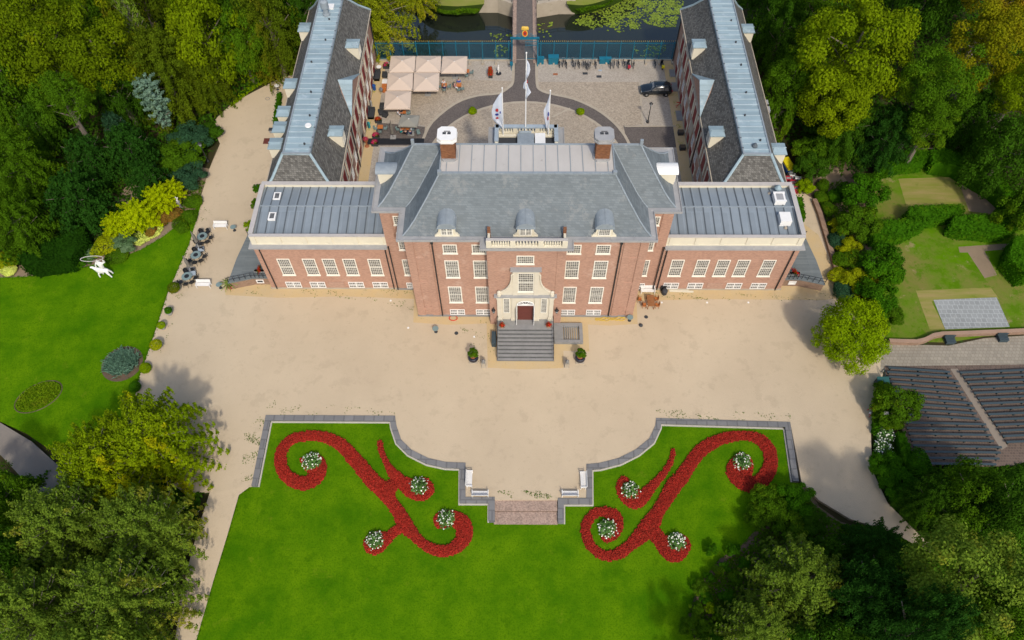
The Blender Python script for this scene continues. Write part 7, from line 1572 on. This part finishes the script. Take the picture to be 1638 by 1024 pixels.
motif('left red flower bed in the shape of branching scrolls on the lawn',[
 [(410,345,35),(440,390,46),(425,450,46),(370,487,42),(300,478,40),(240,430,36),(216,360,35),(228,290,35),(280,235,33),(350,216,32),(430,213,32),(510,232,34),(580,275,38),(640,340,40),(700,410,42),(760,480,44),(820,535,45),(865,600,36),(910,665,38),(945,735,45),(990,785,34),(1040,835,30),(1100,873,32),(1175,885,34),(1250,855,40),(1290,795,46),(1280,730,50),(1225,695,46),(1160,705,50)],
 [(797,252,17),(808,310,18),(838,378,20),(880,440,32),(935,490,42),(1000,525,58),(1045,525,66)],[(850,520,45),(890,470,22),(900,460,15)],
 [(940,735,40),(880,775,30),(830,815,40),(770,838,66)], [(335,350,10),(370,385,20),(400,420,25)]],390,640,.27353)
motif('right red flower bed in the shape of branching scrolls on the lawn',[
 [(1125,375,60),(1105,430,72),(1150,500,42),(1215,485,42),(1268,430,42),(1290,360,38),(1275,290,40),(1225,235,38),(1150,213,30),(1080,215,32),(1000,232,34),(930,265,38),(870,310,38),(820,375,38),(770,450,42),(715,515,45),(672,590,40),(630,655,38),(590,720,50),(540,785,46),(470,850,34),(400,900,34),(320,912,30),(250,870,30),(212,800,30),(212,730,30),(250,675,30),(310,655,28),(370,680,40),(390,730,40),(360,780,42),(330,800,36)],
 [(719,300,15),(708,355,17),(672,420,20),(640,460,24),(585,520,30),(530,575,44),(480,575,60),(430,520,44),(430,480,32)],
 [(600,770,45),(650,830,45),(715,875,72),(755,850,64)]],880,640,.27344)
# round clumps of white flowers standing in the red beds
def flower_clump(u,v,rpx,label,z=LZ,group='white flower clumps in the red beds',h=.9):
    x,y=G(u,v,z+h*.5); Rr=rpx*depth(x,y,z)/FPX; t=thing('flowering_plant',label,'flowers',(x,y,z),RG.uniform(0,6),group)
    n=520; v_=rsph(n); v_[:,2]=np.abs(v_[:,2]); C=v_*RG.uniform(.45,1.05,(n,1))*np.array([Rr,Rr,h]); me=leafmesh('leaves',C,v_*.4+np.array([0,-.1,.8])+RG.normal(size=v_.shape)*.5,RG.uniform(.25,.5,n),.4); me.materials.append(LM['flowleaf']); o=link(bpy.data.objects.new('leaves',me)); o.parent=t
    n=60; v_=rsph(n); v_[:,2]=np.abs(v_[:,2])+.15; C=v_*RG.uniform(.8,1.15,(n,1))*np.array([Rr,Rr,h]); me=leafmesh('petals',C,v_*.4+np.array([0,-.2,1])+RG.normal(size=v_.shape)*.3,RG.uniform(.12,.22,n),.9); me.materials.append(M['petalwhite']); o=link(bpy.data.objects.new('petals',me)); o.parent=t
for u,v,lb in ((499,738,'white flowering clump inside the large upper left scroll'),(670,778,'white flowering clump in the red disc beside the left curved wall'),(713,830,'white flowering clump in the small left scroll near the brick steps'),(599,865,'white flowering clump in the lowest disc of the left bed'),
    (1188,739,'white flowering clump inside the large upper right scroll'),(1008,785,'white flowering clump in the red disc beside the right curved wall'),(973,846,'white flowering clump in the small right scroll near the brick steps'),(1083,867,'white flowering clump in the lowest disc of the right bed')): flower_clump(u,v-1,15,lb)
flower_clump(1417,693,14,'patch of white hydrangea blooms beside the gravel',0,None,.9); flower_clump(1413,715,14,'second patch of white hydrangea blooms just below the first',0,None,.9)
# round beds on the left lawn
x,y=G(194,580,.3); t=thing('spiky_plant_bed','round bed of blue grey spiky plants on the left lawn','flower bed',(x,y,.02)); mb=MB(); mb.lathe((x,y,.02),[(2.35,-.05),(2.3,.05),(.1,.12)],28); mb.build('soil',['soil'],t)
m2=spiky_mesh('b',1300,1.0); b=MB(); b.v=[(x+a*2.25,y+c*2.1,.05+d*1.3) for a,c,d in m2.v]; b.f=m2.f; b.m=m2.m; b.build('leaves',[LM['bluegreen'] if 0 else leafm('leaf_bluegrey',(0.16,0.25,0.19),(0.09,0.16,0.12))],t)
x,y=G(61,634,.1); t=thing('oval_bed','oval bed of low green and yellow plants on the left lawn','flower bed',(x,y,.02)); 
C=RG.uniform(-1,1,(3600,2)); C=C[(C**2).sum(1)<1]; q=np.column_stack([C[:,0]*2.2,C[:,1]*1.75,RG.uniform(.03,.25,len(C))]); q[:,1]+=q[:,0]*.3
me=leafmesh('plants',q,np.column_stack([RG.normal(size=(len(q),2))*.5,np.ones(len(q))]),RG.uniform(.1,.22,len(q))); me.materials.append(LM['mixbed']); o=link(bpy.data.objects.new('plants',me)); o.parent=t
mb=MB(); mb.path([(x+2.35*math.cos(a),y+1.9*math.sin(a)+2.35*math.cos(a)*.3,.03) for a in [math.pi*k/16 for k in range(33)]],.06,4); mb.build('edging',['soil'],t)
o=scatter('flower_patch','',[(208,384),(222,374),(240,368),(255,364),(262,366),(255,376),(240,384),(225,394),(212,392)],2600,.05,'pale',.24,'',.25)
tag(o,'pale cream yellow flower patch at the edge of the left lawn','flowers')
late_objects()

WP=[('sparse weeds in the gravel at the left wall of the parterre',[(390,690),(425,655),(425,664),(402,777),(385,777)],420),
('sparse weeds in the gravel above the left parterre wall',[(425,640),(560,650),(632,658),(632,665),(425,664)],200),
('sparse weeds along the foot of the left low wing',[(375,455),(660,462),(664,500),(600,482),(380,470)],650),
('sparse weeds in the gravel above the right parterre wall',[(1050,655),(1264,662),(1264,675),(1050,671)],260),
('weeds at the top of the brick steps',[(795,785),(890,785),(892,798),(790,797)],190),
('sparse weeds along the left lawn edge',[(322,330),(345,330),(300,450),(262,560),(235,600),(222,603),(245,538),(268,468),(302,392)],420),
('sparse weeds beside the entrance steps',[(730,500),(790,520),(790,580),(765,580),(740,540)],160),
('sparse weeds along the foot of the right low wing',[(1040,468),(1250,470),(1340,470),(1340,482),(1040,480)],240),
('grass tufts along the foot of the left court wall',Z(570,60,.17577,[(150,220),(230,220),(160,560),(120,900),(90,900),(110,560)]),500),
('grass tufts along the foot of the right court wall',Z(830,60,.17577,[(1350,220),(1400,220),(1450,560),(1500,980),(1450,980),(1400,560)]),500)]
for lb,pl,n in WP: scatter('weeds',lb,pl,int(n*.8),.005,'yellowm' if 'court' in lb else 'mid',.13,'weeds',.05)
# frayed turf edges
def fringe(lb,pl,z,n):
    P=PX(pl,z); C=[]
    for a,b in zip(P[:-1],P[1:]):
        L=math.hypot(b[0]-a[0],b[1]-a[1]); m=int(L*n); t=RG.uniform(0,1,m); w=RG.normal(size=(m,2))*.11; C.append(np.column_stack([a[0]+(b[0]-a[0])*t+w[:,0],a[1]+(b[1]-a[1])*t+w[:,1],np.full(m,z)+RG.uniform(.02,.07,m)]))
    C=np.concatenate(C); c0=C.mean(0)*np.array([1,1,0]); me=leafmesh('turf_edge',C-c0,np.column_stack([RG.normal(size=(len(C),2))*.4,np.ones(len(C))]),RG.uniform(.08,.2,len(C))); me.materials.append(LM['turf']); o=link(bpy.data.objects.new('turf_edge',me)); o.location=c0; tag(o,lb,'grass',None,'stuff')
fringe('frayed turf edge along the right side of the left lawn',[(318,330),(302,392),(268,468),(245,538),(222,603),(215,640),(180,700)],.02,26)
fringe('frayed turf edge along the top of the left lawn',[(0,444),(40,443),(82,438),(130,429),(185,415),(225,400),(262,378),(290,355),(322,326)],.02,20)
fringe('frayed turf edge beside the lower left path',[(403,779),(382,792),(364,855),(341,930),(314,1024),(300,1090)],LZ,26)
fringe('frayed turf edge along the lower right bed',[(1292,775),(1262,792),(1225,830),(1190,868),(1150,895),(1118,935),(1100,985),(1115,1040)],LZ,22)
